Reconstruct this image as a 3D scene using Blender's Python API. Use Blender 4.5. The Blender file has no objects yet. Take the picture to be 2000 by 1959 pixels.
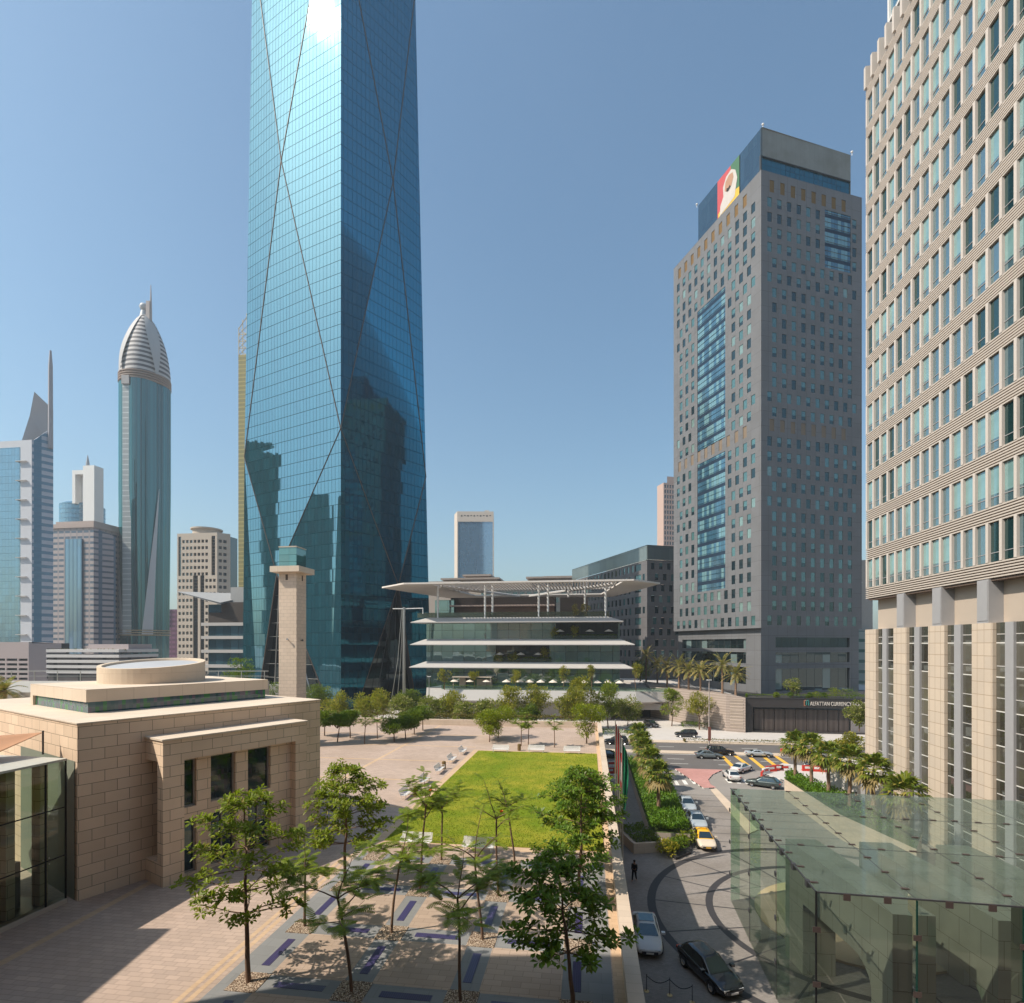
import bpy, math, random
from mathutils import Vector, Matrix

# ------------------------------------------------------------------ camera, sky, sun
RAD = math.radians
sc = bpy.context.scene
COL = sc.collection
F, CX, HY, CH = 1080.0, 1000.0, 1260.0, 20.5      # focal length, centre and horizon (photo px), eye height (m)
SUN_AZ, SUN_EL = 17.0, 48.0                        # light travels 17 degrees off +X, 48 degrees up

cam_d = bpy.data.cameras.new('camera')
cam = bpy.data.objects.new('camera', cam_d)
COL.objects.link(cam)
cam.location = (0, 0, CH)
cam.rotation_euler = (RAD(90), 0, 0)
cam_d.sensor_width = 36.0
cam_d.lens = F / 2000 * 36
cam_d.shift_y = (HY - 979.5) / 2000
cam_d.clip_start = 0.1
cam_d.clip_end = 12000
sc.camera = cam

world = bpy.data.worlds.new("World")
sc.world = world
world.use_nodes = True
_nt = world.node_tree
_sky = _nt.nodes.new('ShaderNodeTexSky')
_sky.sky_type = 'NISHITA'
_sky.sun_disc = False
_sky.sun_elevation = RAD(SUN_EL)
_sky.sun_rotation = RAD(270 - SUN_AZ)
_sky.altitude = 20
_sky.air_density = 1.25
_sky.dust_density = 2.2
_sky.ozone_density = 6.5
_mul = _nt.nodes.new('ShaderNodeMix')
_mul.data_type = 'RGBA'
_mul.blend_type = 'MULTIPLY'
_mul.inputs[0].default_value = 1.0
_mul.inputs[7].default_value = (.93, 1.0, .885, 1)
_nt.links.new(_sky.outputs[0], _mul.inputs[6])
_nt.links.new(_mul.outputs[2], _nt.nodes['Background'].inputs[0])
_nt.nodes['Background'].inputs[1].default_value = 0.104

sun_d = bpy.data.lights.new('sun', 'SUN')
sun_d.energy = 3.55
sun_d.angle = RAD(0.53)
sun_d.color = (1.0, 0.905, 0.77)
sun = bpy.data.objects.new('sun', sun_d)
COL.objects.link(sun)
_a, _e = RAD(SUN_AZ), RAD(SUN_EL)
SUND = Vector((math.cos(_e) * math.cos(_a), math.cos(_e) * math.sin(_a), -math.sin(_e)))
sun.rotation_euler = SUND.to_track_quat('-Z', 'Y').to_euler()

sc.view_settings.view_transform = 'Standard'
sc.view_settings.look = 'None'
sc.view_settings.exposure = 0.8
sc.view_settings.gamma = 1.0
sc.render.engine = 'CYCLES'
sc.cycles.max_bounces = 8
sc.cycles.transparent_max_bounces = 24
sc.cycles.caustics_reflective = False
sc.cycles.caustics_refractive = False

# ------------------------------------------------------------------ helpers
V = Vector
D1 = V((0.1376, 0.9905, 0))       # the plaza grid: away from the eye
D2 = V((0.9905, -0.1376, 0))      # the plaza grid: to the right
PLZ = 6.0                          # plaza level


def G(a, b, z=0.0):
    return V((a * D2.x + b * D1.x, a * D2.y + b * D1.y, z))


def P(px, py, z=0.0):             # the ground point seen at a photo pixel
    y = (CH - z) * F / (py - HY)
    return V(((px - CX) / F * y, y, z))


def PZ(px, py, y):                # the point seen at a photo pixel, at a known distance
    return V(((px - CX) / F * y, y, CH - (py - HY) / F * y))


ORG = {}


class MB:
    """collects faces of ONE mesh object"""

    def __init__(s):
        s.v, s.f, s.m, s.sm = [], [], [], []

    def face(s, pts, mi=0):
        k = len(s.v)
        s.v += [tuple(p) for p in pts]
        s.f.append(tuple(range(k, k + len(pts))))
        s.m.append(mi)

    def grid(s, rows, mi=0, closed=True):
        k = len(s.v)
        n = len(rows[0])
        for r in rows:
            s.v += [tuple(p) for p in r]
        for i in range(len(rows) - 1):
            for j in range(n if closed else n - 1):
                a = k + i * n + j
                b = k + i * n + (j + 1) % n
                s.f.append((a, b, b + n, a + n))
                s.m.append(mi)

    def box(s, x0, x1, y0, y1, z0, z1, mi=0, o=None, u=None, w=None):
        """axis box, or a box in the frame o + x*u + y*w"""
        if o is None:
            q = lambda x, y, z: (x, y, z)
        else:
            q = lambda x, y, z: (o.x + x * u.x + y * w.x, o.y + x * u.y + y * w.y, z)
        c = [q(x, y, z) for z in (z0, z1) for (x, y) in ((x0, y0), (x1, y0), (x1, y1), (x0, y1))]
        for f in ((0, 3, 2, 1), (4, 5, 6, 7), (0, 1, 5, 4), (1, 2, 6, 5), (2, 3, 7, 6), (3, 0, 4, 7)):
            s.face([c[i] for i in f], mi)

    def prism(s, poly, z0, z1, mi=0, top=True, bot=True, mtop=None):
        n = len(poly)
        for i in range(n):
            a, b = poly[i], poly[(i + 1) % n]
            s.face([(a[0], a[1], z0), (b[0], b[1], z0), (b[0], b[1], z1), (a[0], a[1], z1)], mi)
        if top:
            s.face([(p[0], p[1], z1) for p in poly], mi if mtop is None else mtop)
        if bot:
            s.face([(p[0], p[1], z0) for p in reversed(poly)], mi)

    def tube(s, pts, rad, n=7, mi=0, cap=True):
        pts = [V(p) for p in pts]
        if not isinstance(rad, (list, tuple)):
            rad = [rad] * len(pts)
        rows = []
        ref = None
        for i, p in enumerate(pts):
            t = (pts[min(i + 1, len(pts) - 1)] - pts[max(i - 1, 0)])
            if t.length < 1e-9:
                t = V((0, 0, 1))
            t.normalize()
            if ref is None:
                ref = V((1, 0, 0)) if abs(t.x) < .8 else V((0, 1, 0))
            a = t.cross(ref)
            if a.length < 1e-6:
                a = t.cross(V((0, 1, 0)))
            a.normalize()
            b = t.cross(a)
            ref = b.cross(t) if False else ref
            rows.append([p + (a * math.cos(2 * math.pi * j / n) + b * math.sin(2 * math.pi * j / n)) * rad[i] for j in range(n)])
        s.grid(rows, mi)
        if cap:
            s.face(list(reversed(rows[0])), mi)
            s.face(rows[-1], mi)

    def lathe(s, prof, n=20, c=(0, 0, 0), mi=0, cap=True):
        rows = [[(c[0] + r * math.cos(2 * math.pi * j / n), c[1] + r * math.sin(2 * math.pi * j / n), c[2] + z) for j in range(n)] for r, z in prof]
        s.grid(rows, mi)
        if cap:
            s.face(list(reversed(rows[0])), mi)
            s.face(rows[-1], mi)

    def build(s, name, mats, parent=None, smooth=False, origin=None):
        if not isinstance(mats, (list, tuple)):
            mats = [mats]
        o0 = V((0, 0, 0))
        if parent is not None:
            o0 = ORG.get(parent.name, o0)
        elif origin is not None:
            o0 = V(origin)
        me = bpy.data.meshes.new(name)
        vv = [(p[0] - o0.x, p[1] - o0.y, p[2] - o0.z) for p in s.v]
        me.from_pydata(vv, [], s.f)
        for m in mats:
            me.materials.append(m)
        me.polygons.foreach_set('material_index', s.m)
        if smooth:
            me.polygons.foreach_set('use_smooth', [True] * len(s.f))
        me.update()
        uv = me.uv_layers.new(name='UVMap')
        dat = [0.0] * (2 * len(me.loops))
        for p in me.polygons:
            nx, ny, nz = p.normal
            if abs(nz) > .75:
                for li in p.loop_indices:
                    c = s.v[me.loops[li].vertex_index]
                    dat[2 * li], dat[2 * li + 1] = c[0] * D2.x + c[1] * D2.y, c[0] * D1.x + c[1] * D1.y
            else:
                L = math.hypot(nx, ny)
                tx, ty = -ny / L, nx / L
                for li in p.loop_indices:
                    c = s.v[me.loops[li].vertex_index]
                    dat[2 * li], dat[2 * li + 1] = c[0] * tx + c[1] * ty, c[2]
        uv.data.foreach_set('uv', dat)
        ob = bpy.data.objects.new(name, me)
        COL.objects.link(ob)
        if parent is not None:
            ob.parent = parent
        else:
            ob.location = o0
        ORG[ob.name] = o0
        return ob


def tag(o, label=None, cat=None, group=None, kind=None):
    if label:
        o['label'] = label
    if cat:
        o['category'] = cat
    if group:
        o['group'] = group
    if kind:
        o['kind'] = kind
    return o


def thing(name, label, cat, loc=(0, 0, 0), rz=0.0, group=None):
    o = bpy.data.objects.new(name, None)
    COL.objects.link(o)
    o.location = loc
    o.rotation_euler = (0, 0, rz)
    o.empty_display_size = .3
    ORG[o.name] = V(loc) if rz == 0 else V((0, 0, 0))
    return tag(o, label, cat, group)


def place(o, loc, rz=0.0, s=1.0):
    o.location = loc
    o.rotation_euler = (0, 0, rz)
    o.scale = (s, s, s)
    return o


def dup(root, loc, rz=0.0, s=1.0, label=None, group=None):
    def rec(o, par):
        c = o.copy()
        COL.objects.link(c)
        if par is not None:
            c.parent = par
        for ch in o.children:
            rec(ch, c)
        return c
    r = rec(root, None)
    place(r, loc, rz, s)
    if label:
        r['label'] = label
    if group:
        r['group'] = group
    return r


class Face:
    """a vertical facade plane: U runs to the right seen from outside, n points outwards"""

    def __init__(s, o, u):
        s.o = V((o[0], o[1], 0))
        s.u = V((u[0], u[1], 0)).normalized()
        s.n = V((s.u.y, -s.u.x, 0))
        s.rot = math.atan2(s.u.y, s.u.x)

    def pt(s, u, z, d=0.0):
        return V((s.o.x + u * s.u.x + d * s.n.x, s.o.y + u * s.u.y + d * s.n.y, z))

    def upx(s, px):
        r = (px - CX) / F
        return (r * s.o.y - s.o.x) / (s.u.x - r * s.u.y)

    def zpx(s, px, py):
        y = s.o.y + s.upx(px) * s.u.y
        return CH - (py - HY) / F * y

    def box(s, mb, u0, u1, d0, d1, z0, z1, mi=0):
        """d positive = outwards"""
        mb.box(u0, u1, -d1, -d0, z0, z1, mi, s.o, s.u, s.n * -1)

    def strip(s, mb, z0, z1, w0, w1, opens, depth=.3, tb=True, mi=0, mr=0):
        """wall strip with openings (u0,u1) through its whole height, with reveals"""
        x = w0
        for (a, b) in sorted(opens):
            if a > x + 1e-4:
                mb.face([s.pt(x, z0), s.pt(a, z0), s.pt(a, z1), s.pt(x, z1)], mi)
            mb.face([s.pt(a, z0), s.pt(a, z0, -depth), s.pt(a, z1, -depth), s.pt(a, z1)], mr)
            mb.face([s.pt(b, z0, -depth), s.pt(b, z0), s.pt(b, z1), s.pt(b, z1, -depth)], mr)
            if tb:
                mb.face([s.pt(a, z0), s.pt(b, z0), s.pt(b, z0, -depth), s.pt(a, z0, -depth)], mr)
                mb.face([s.pt(a, z1, -depth), s.pt(b, z1, -depth), s.pt(b, z1), s.pt(a, z1)], mr)
            x = b
        if x < w1 - 1e-4:
            mb.face([s.pt(x, z0), s.pt(w1, z0), s.pt(w1, z1), s.pt(x, z1)], mi)


def put(proto_mesh, name, parent, loc, rz):
    o = bpy.data.objects.new(name, proto_mesh)
    COL.objects.link(o)
    o.parent = parent
    o.location = V(loc) - ORG[parent.name]
    o.rotation_euler = (0, 0, rz)
    ORG[o.name] = ORG[parent.name]
    return o


def mass(name, items, parent, mats):
    """the remainder of a very numerous part as one mesh: items = (mesh, loc, rz)"""
    mb = MB()
    for me, loc, rz in items:
        c, s_ = math.cos(rz), math.sin(rz)
        for p in me.polygons:
            pts = []
            for vi in p.vertices:
                x, y, z = me.vertices[vi].co
                pts.append((loc[0] + c * x - s_ * y, loc[1] + s_ * x + c * y, loc[2] + z))
            mb.face(pts, mats.index(me.materials[p.material_index]))
    o = mb.build(name, mats, parent)
    o['kind'] = 'stuff'
    return o


ORDN = ['', 'second ', 'third ', 'fourth ', 'fifth ', 'sixth ', 'seventh ', 'eighth ', 'ninth ', 'tenth ', 'eleventh ', 'twelfth ', 'thirteenth ', 'fourteenth ', 'fifteenth ', 'sixteenth ']

# ------------------------------------------------------------------ materials
class N:
    def __init__(s, name):
        s.m = bpy.data.materials.new(name)
        s.m.use_nodes = True
        s.t = s.m.node_tree
        s.t.nodes.clear()
        s.out = s.t.nodes.new('ShaderNodeOutputMaterial')

    def n(s, ty, ins=None, **pr):
        nd = s.t.nodes.new('ShaderNode' + ty)
        for k, v_ in pr.items():
            setattr(nd, k, v_)
        for k, v_ in (ins or {}).items():
            s.set(nd.inputs[k], v_)
        return nd

    def set(s, sock, v_):
        if isinstance(v_, bpy.types.NodeSocket):
            s.t.links.new(v_, sock)
        elif isinstance(v_, bpy.types.Node):
            s.t.links.new(v_.outputs[0], sock)
        else:
            if isinstance(v_, (tuple, list)) and len(v_) == 3 and sock.type == 'RGBA':
                v_ = (*v_, 1)
            sock.default_value = v_

    def math(s, op, a, b=0.0, c=0.0):
        nd = s.t.nodes.new('ShaderNodeMath')
        nd.operation = op
        s.set(nd.inputs[0], a)
        s.set(nd.inputs[1], b)
        s.set(nd.inputs[2], c)
        return nd.outputs[0]

    def mix(s, f, a, b):
        nd = s.t.nodes.new('ShaderNodeMix')
        nd.data_type = 'RGBA'
        s.set(nd.inputs[0], f)
        s.set(nd.inputs[6], a)
        s.set(nd.inputs[7], b)
        return nd.outputs[2]

    def uv(s):
        return s.n('UVMap', uv_map='UVMap').outputs[0]

    def obj(s):
        return s.n('TexCoord').outputs['Object']

    def noise(s, vec, scale, detail=3.0, rough=.55):
        return s.n('TexNoise', {'Vector': vec, 'Scale': scale, 'Detail': detail, 'Roughness': rough}).outputs['Fac']

    def done(s, sh):
        s.set(s.out.inputs[0], sh)
        return s.m

    def principled(s, col, rough=.6, metal=0.0, spec=.5, bump=None, bstr=.3, bdist=.02, normal=None):
        p = s.n('BsdfPrincipled', {'Base Color': col, 'Roughness': rough, 'Metallic': metal, 'Specular IOR Level': spec})
        if bump is not None:
            b = s.n('Bump', {'Height': bump, 'Strength': bstr, 'Distance': bdist})
            s.set(p.inputs['Normal'], b.outputs[0])
        if normal is not None:
            s.set(p.inputs['Normal'], normal)
        return p.outputs[0]


def sh(c, k):
    return tuple(max(0, min(1, x * k)) for x in c)


def plain(name, col, rough=.6, metal=0.0, var=.12, scale=1.5, bump=0.0, spec=.4, big=.08):
    n = N(name)
    o = n.obj()
    f1 = n.noise(o, scale)
    f2 = n.noise(o, scale * .13)
    c = n.mix(f1, sh(col, 1 - var), sh(col, 1 + var))
    c = n.mix(n.math('MULTIPLY', f2, big * 3), c, sh(col, .72))
    r = n.math('ADD', n.math('MULTIPLY', f1, .15), rough - .07)
    return n.done(n.principled(c, r, metal, spec, f1 if bump else None, bump))


def blocks(name, col, w, h, mortar=.012, mcol=None, var=.07, rough=.75, off=.5, freq=2, stain=.12, spec=.25, bstr=.25, tint=None):
    n = N(name)
    uv = n.uv()
    br = n.n('TexBrick', {'Vector': uv, 'Color1': sh(col, 1 - var), 'Color2': tint or sh(col, 1 + var), 'Mortar': mcol or sh(col, .45),
                          'Scale': 1.0, 'Mortar Size': mortar, 'Mortar Smooth': .3, 'Bias': 0.0, 'Brick Width': w, 'Row Height': h},
             offset=off, offset_frequency=freq, squash=1.0)
    o = n.obj()
    f1 = n.noise(o, 2.2, 5)
    f2 = n.noise(o, .21, 4)
    c = n.mix(n.math('MULTIPLY', f1, .35), br.outputs['Color'], sh(col, .8))
    st = n.n('MapRange', {'Value': f2, 'From Min': .42, 'From Max': .72, 'To Min': 0.0, 'To Max': stain * 2}).outputs[0]
    c = n.mix(st, c, sh((col[0], col[1] * .95, col[2] * .86), .62))
    hgt = n.math('SUBTRACT', 1.0, br.outputs['Fac'])
    return n.done(n.principled(c, rough, 0, spec, hgt, bstr, .02))


def curtain(name, body, tint, w=1.5, h=4.0, lw=.05, lh=.10, line=(.03, .04, .05), base=.3, rough=.03, jit=.006, var=.25, lit=None, pane_share=.0, ior=1.45, boff=0.0, warp=0.0):
    """coated facade glass: panes with their own slight tilt, thin joints, tinted reflection over a dark body"""
    n = N(name)
    uv = n.uv()
    sp = n.n('SeparateXYZ', {0: uv})
    u = n.math('DIVIDE', sp.outputs[0], w)
    v_ = n.math('DIVIDE', n.math('ADD', sp.outputs[1], boff), h)
    fu, fv = n.math('FRACT', u), n.math('FRACT', v_)
    mu = n.math('LESS_THAN', fu, lw / w)
    mv = n.math('LESS_THAN', fv, lh / h)
    ln = n.math('MAXIMUM', mu, mv)
    cid = n.n('CombineXYZ', {0: n.math('FLOOR', u), 1: n.math('FLOOR', v_), 2: 0.0})
    wn = n.n('TexWhiteNoise', {'Vector': cid.outputs[0]}, noise_dimensions='3D')
    rnd = wn.outputs['Value']
    c = n.mix(rnd, sh(body, 1 - var), sh(body, 1 + var))
    if lit:
        c = n.mix(n.math('LESS_THAN', rnd, pane_share), c, lit)  # a random share of panes takes this second tone
    c = n.mix(ln, c, line)
    geo = n.n('NewGeometry')
    jc = n.n('VectorMath', {0: wn.outputs['Color'], 1: (-.5, -.5, -.5)}, operation='ADD')
    js = n.n('VectorMath', {0: jc.outputs[0], 'Scale': jit * 2}, operation='SCALE')
    nn = n.n('VectorMath', {0: geo.outputs['Normal'], 1: js.outputs[0]}, operation='ADD').outputs[0]
    if warp:
        wv = n.n('TexNoise', {'Vector': n.obj(), 'Scale': .55, 'Detail': 1.0})
        w1 = n.n('VectorMath', {0: wv.outputs['Color'], 1: (-.5, -.5, -.5)}, operation='ADD')
        w2 = n.n('VectorMath', {0: w1.outputs[0], 'Scale': warp}, operation='SCALE')
        nn = n.n('VectorMath', {0: nn, 1: w2.outputs[0]}, operation='ADD').outputs[0]
    nn = n.n('VectorMath', {0: nn}, operation='NORMALIZE').outputs[0]
    fr = n.n('Fresnel', {'IOR': ior})
    fac = n.math('ADD', base, n.math('MULTIPLY', fr.outputs[0], 1 - base))
    fac = n.math('MULTIPLY', fac, n.math('SUBTRACT', 1.0, n.math('MULTIPLY', ln, .8)))
    dif = n.n('BsdfDiffuse', {'Color': c})
    gl = n.n('BsdfGlossy', {'Color': tint, 'Roughness': rough, 'Normal': nn})
    mx = n.n('MixShader', {0: fac, 1: dif.outputs[0], 2: gl.outputs[0]})
    return n.done(mx.outputs[0])


def window_glass(name, body, tint=(.8, .9, .92), base=.12, rough=.03):
    n = N(name)
    f = n.noise(n.obj(), .6)
    c = n.mix(f, sh(body, .6), sh(body, 1.4))
    fr = n.n('Fresnel', {'IOR': 1.5})
    fac = n.math('ADD', base, n.math('MULTIPLY', fr.outputs[0], 1 - base))
    mx = n.n('MixShader', {0: fac, 1: n.n('BsdfDiffuse', {'Color': c}).outputs[0],
                           2: n.n('BsdfGlossy', {'Color': tint, 'Roughness': rough}).outputs[0]})
    return n.done(mx.outputs[0])


def clear_glass(name, tint=(.62, .76, .68), dust=0.0, dcol=(.35, .4, .36), refl=1.0, rough=.01):
    n = N(name)
    fr = n.n('Fresnel', {'IOR': 1.5})
    fac = n.math('MULTIPLY', fr.outputs[0], refl)
    tr = n.n('BsdfTransparent', {'Color': tint}).outputs[0]
    if dust:
        f = n.noise(n.obj(), .9, 4)
        df = n.n('BsdfDiffuse', {'Color': n.mix(f, sh(dcol, .8), sh(dcol, 1.2))}).outputs[0]
        tl = n.n('BsdfTranslucent', {'Color': dcol}).outputs[0]
        dd = n.n('MixShader', {0: .4, 1: df, 2: tl}).outputs[0]
        tr = n.n('MixShader', {0: n.math('MULTIPLY', n.math('ADD', f, .5), dust), 1: tr, 2: dd}).outputs[0]
    gl = n.n('BsdfGlossy', {'Color': (.95, 1, .97), 'Roughness': rough}).outputs[0]
    mx = n.n('MixShader', {0: fac, 1: tr, 2: gl})
    return n.done(mx.outputs[0])


def leaf(name, a, b, tr=.3, rough=.45, yellow=None, yp=.12):
    n = N(name)
    geo = n.n('NewGeometry')
    r = geo.outputs['Random Per Island']
    c = n.mix(r, a, b)
    if yellow:
        r2 = n.math('FRACT', n.math('MULTIPLY', r, 37.7))
        c = n.mix(n.math('LESS_THAN', r2, yp), c, yellow)
    oi = n.n('ObjectInfo')
    c = n.mix(n.math('MULTIPLY', oi.outputs['Random'], .3), c, sh(a, .8))
    p = n.principled(c, rough, 0, .35)
    t = n.n('BsdfTranslucent', {'Color': n.mix(.5, c, (.25, .35, .02))}).outputs[0]
    mx = n.n('MixShader', {0: tr, 1: p, 2: t})
    return n.done(mx.outputs[0])


def paint(name, col, rough=.25, metal=0.0, coat=.8):
    n = N(name)
    f = n.noise(n.obj(), 1.2)
    p = n.n('BsdfPrincipled', {'Base Color': n.mix(f, sh(col, .9), sh(col, 1.05)), 'Roughness': rough, 'Metallic': metal, 'Coat Weight': coat, 'Coat Roughness': .04})
    return n.done(p.outputs[0])


def bars(name, c1, c2, w=1.0, axis=1, duty=.5, rough=.6, gloss2=False, c3=None, w3=None):
    """alternating bands along u (axis 0) or height (axis 1)"""
    n = N(name)
    sp = n.n('SeparateXYZ', {0: n.uv()})
    f = n.math('FRACT', n.math('DIVIDE', sp.outputs[axis], w))
    m = n.math('LESS_THAN', f, duty)
    f1 = n.noise(n.obj(), .4)
    c = n.mix(m, n.mix(f1, sh(c1, .85), sh(c1, 1.1)), n.mix(f1, sh(c2, .8), sh(c2, 1.2)))
    if c3 is not None:
        g = n.math('FRACT', n.math('DIVIDE', sp.outputs[1 - axis], w3))
        c = n.mix(n.math('LESS_THAN', g, .25), c, c3)
    if gloss2:
        r = n.math('SUBTRACT', rough, n.math('MULTIPLY', m, rough - .12))
    else:
        r = rough
    return n.done(n.principled(c, r, 0, .5))


M = {}
STONE = (.77, .585, .43)
M['mosque'] = blocks('mosque_limestone', STONE, 1.28, .66, .018, (.15, .11, .075), .14, stain=.24, tint=(.80, .61, .45))
M['mosque_small'] = blocks('minaret_limestone', (.66, .53, .42), .95, .5, .012, (.22, .16, .11), .05, stain=.08)
M['mosque_plain'] = blocks('mosque_coping_stone', (.66, .55, .44), 1.6, 1.6, .010, (.3, .22, .16), .04, off=0, stain=.1)
M['drum'] = blocks('drum_stone', (.66, .54, .42), 2.4, .8, .008, (.42, .3, .2), .04, stain=.12)
M['plaza'] = blocks('plaza_paving', (.465, .358, .295), .62, .31, .013, (.24, .185, .155), .13, rough=.8, stain=.22, bstr=.12, tint=(.495, .375, .305))
M['paver'] = blocks('grove_pavers', (.43, .325, .255), .82, .40, .010, (.2, .15, .12), .10, rough=.8, stain=.2, bstr=.15)
M['granite'] = blocks('grey_granite_bands', (.235, .235, .235), 1.1, .75, .007, (.14, .14, .14), .08, rough=.7, stain=.15, bstr=.1)
M['border'] = blocks('orange_sandstone', (.545, .385, .255), .8, .3, .008, (.36, .25, .16), .08, rough=.8, stain=.15, bstr=.1)
M['cream'] = blocks('cream_stone', (.58, .47, .37), 1.4, .6, .008, (.34, .27, .2), .05, rough=.75, stain=.2)
M['sandwall'] = plain('sand_render', (.47, .39, .32), .85, var=.08, scale=.8)
M['concrete'] = plain('concrete', (.36, .33, .31), .85, var=.12, scale=.7, bump=.1)
M['pale'] = plain('pale_paving', (.52, .48, .45), .8, var=.12, scale=.5)
M['asphalt'] = plain('asphalt', (.125, .113, .108), .85, var=.16, scale=.35, bump=.1, big=.1)
M['drive'] = blocks('drive_setts', (.27, .242, .222), .22, .11, .004, (.13, .12, .12), .13, rough=.75, stain=.3, bstr=.15)
M['drive_band'] = plain('dark_granite_bands', (.045, .042, .045), .6, var=.2, scale=2)
M['ground'] = plain('city_ground', (.36, .31, .27), .9, var=.2, scale=.05)
M['pink'] = blocks('pink_pavers', (.50, .26, .235), .4, .2, .006, (.33, .19, .17), .1, rough=.8, stain=.2, bstr=.1)
M['white_line'] = plain('road_paint_white', (.72, .70, .66), .7, var=.12, scale=2.5)
M['yellow_line'] = plain('road_paint_yellow', (.75, .42, .06), .7, var=.12, scale=2.5)
M['kerb'] = bars('painted_kerb', (.68, .66, .62), (.035, .035, .035), 1.6, 0, .5, .7)
M['violet'] = bars('violet_glass_grille', (.06, .048, .125), (.035, .028, .08), .09, 0, .4, .3)
M['gravel'] = None
M['lawn'] = None
M['white'] = plain('white_metal', (.74, .72, .70), .45, var=.05)
M['offwhite'] = plain('white_cladding', (.45, .425, .405), .55, var=.05, scale=.5)
M['steel'] = plain('brushed_steel', (.5, .48, .46), .3, metal=.9, var=.06)
M['darksteel'] = plain('dark_steel', (.06, .06, .065), .45, metal=.3, var=.1)
M['bronze'] = plain('bronze_fitting', (.10, .072, .066), .45, metal=.4, var=.15, scale=6)
M['black'] = plain('black_recess', (.008, .008, .009), .6, var=.1)
M['rubber'] = plain('tyre_rubber', (.02, .02, .021), .8, var=.15)
M['chrome'] = plain('chrome', (.75, .75, .76), .12, metal=1.0, var=.02)
M['bark'] = plain('bark', (.17, .105, .07), .9, var=.3, scale=9, bump=.4)
M['bark_pale'] = plain('pale_bark', (.32, .24, .16), .9, var=.25, scale=8, bump=.3)
M['palmbark'] = bars('palm_trunk_rings', (.30, .19, .125), (.17, .105, .07), .16, 1, .45, .9)
M['sail'] = plain('sail_canvas', (.42, .22, .12), .8, var=.06)
M['canvas'] = plain('cream_canvas', (.72, .64, .55), .8, var=.05)
M['timber'] = bars('dark_timber_slats', (.06, .042, .035), (.012, .01, .009), .35, 1, .4, .7)
M['skin'] = plain('skin', (.28, .15, .09), .6, var=.05)
M['cloth_dark'] = plain('dark_cloth', (.012, .012, .016), .9, var=.2)
M['cloth_white'] = plain('white_cloth', (.7, .68, .66), .85, var=.05)
M['hair'] = plain('dark_hair', (.01, .008, .007), .7, var=.1)
M['red'] = plain('red_plastic', (.55, .045, .03), .45, var=.08)
M['redpaint'] = plain('red_panel', (.42, .06, .06), .6, var=.1)
M['flag_red'] = plain('flag_red', (.48, .025, .035), .8, var=.08)
M['flag_green'] = plain('flag_green', (.01, .16, .075), .8, var=.08)
M['flag_white'] = plain('flag_white', (.7, .68, .66), .8, var=.05)
M['flower'] = plain('orange_blossom', (.8, .13, .03), .7, var=.1)


def _lawn():
    n = N('lawn_turf')
    o = n.obj()
    f1 = n.noise(o, 7.0, 6, .7)
    f2 = n.noise(o, .22, 4)
    sp = n.n('SeparateXYZ', {0: n.uv()})
    st = n.math('GREATER_THAN', n.math('SINE', n.math('MULTIPLY', sp.outputs[0], 4.4)), 0.0)
    c = n.mix(f1, (.085, .138, .006), (.185, .238, .018))
    c = n.mix(n.n('MapRange', {'Value': f2, 'From Min': .38, 'From Max': .68}).outputs[0], c, (.30, .27, .03))
    f3 = n.noise(o, .9, 5)
    c = n.mix(n.n('MapRange', {'Value': f3, 'From Min': .5, 'From Max': .75}).outputs[0], c, (.14, .18, .010))
    c = n.mix(n.math('MULTIPLY', st, .10), c, (.11, .155, .006))
    return n.done(n.principled(c, .9, 0, .1, f1, .6, .05))


M['lawn'] = _lawn()


def _gravel():
    n = N('gravel_stones')
    vo = n.n('TexVoronoi', {'Vector': n.obj(), 'Scale': 14.0})
    f = n.noise(n.obj(), 30, 2)
    c = n.mix(vo.outputs['Color'], (.36, .26, .18), (.66, .55, .44))
    c = n.mix(n.n('MapRange', {'Value': vo.outputs['Distance'], 'From Min': .3, 'From Max': .62}).outputs[0], c, (.16, .11, .075))
    return n.done(n.principled(c, .85, 0, .2, n.math('SUBTRACT', 1.0, vo.outputs['Distance']), .7, .05))


M['gravel'] = _gravel()

# foliage
M['leaf_almond'] = leaf('almond_leaf', (.145, .205, .014), (.34, .40, .026), .48, .5, (.30, .24, .04), .12)
M['leaf_dark'] = leaf('dark_almond_leaf', (.07, .155, .018), (.215, .33, .03), .46, .42, (.17, .20, .03), .12)
M['leaf_feather'] = leaf('feathery_leaf', (.125, .20, .014), (.30, .35, .026), .48, .5, (.22, .24, .03), .12)
M['leaf_street'] = leaf('street_tree_leaf', (.15, .175, .010), (.40, .345, .022), .45, .5, (.50, .39, .05), .2)
M['leaf_bright'] = leaf('bright_shrub_leaf', (.15, .21, .006), (.36, .37, .014), .45, .5)
M['leaf_mid'] = leaf('mid_green_leaf', (.06, .115, .010), (.19, .24, .02), .42, .5)
M['leaf_frangi'] = leaf('frangipani_leaf', (.13, .17, .018), (.31, .32, .04), .4, .45, (.6, .5, .28), .2)
M['leaf_palm'] = leaf('fan_palm_leaf', (.055, .105, .010), (.21, .225, .02), .32, .42, (.34, .27, .06), .16)
M['leaf_palm_old'] = leaf('old_palm_leaf', (.20, .14, .05), (.34, .25, .10), .25, .6)
M['leaf_date'] = leaf('date_palm_leaf', (.12, .125, .035), (.30, .26, .085), .28, .5, (.40, .28, .10), .35)
M['leaf_hedge'] = leaf('hedge_leaf', (.055, .125, .006), (.16, .225, .010), .36, .5)
M['leaf_hedge_dry'] = leaf('dry_hedge_leaf', (.085, .075, .015), (.17, .14, .03), .3, .6, (.28, .15, .05), .15)
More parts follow.
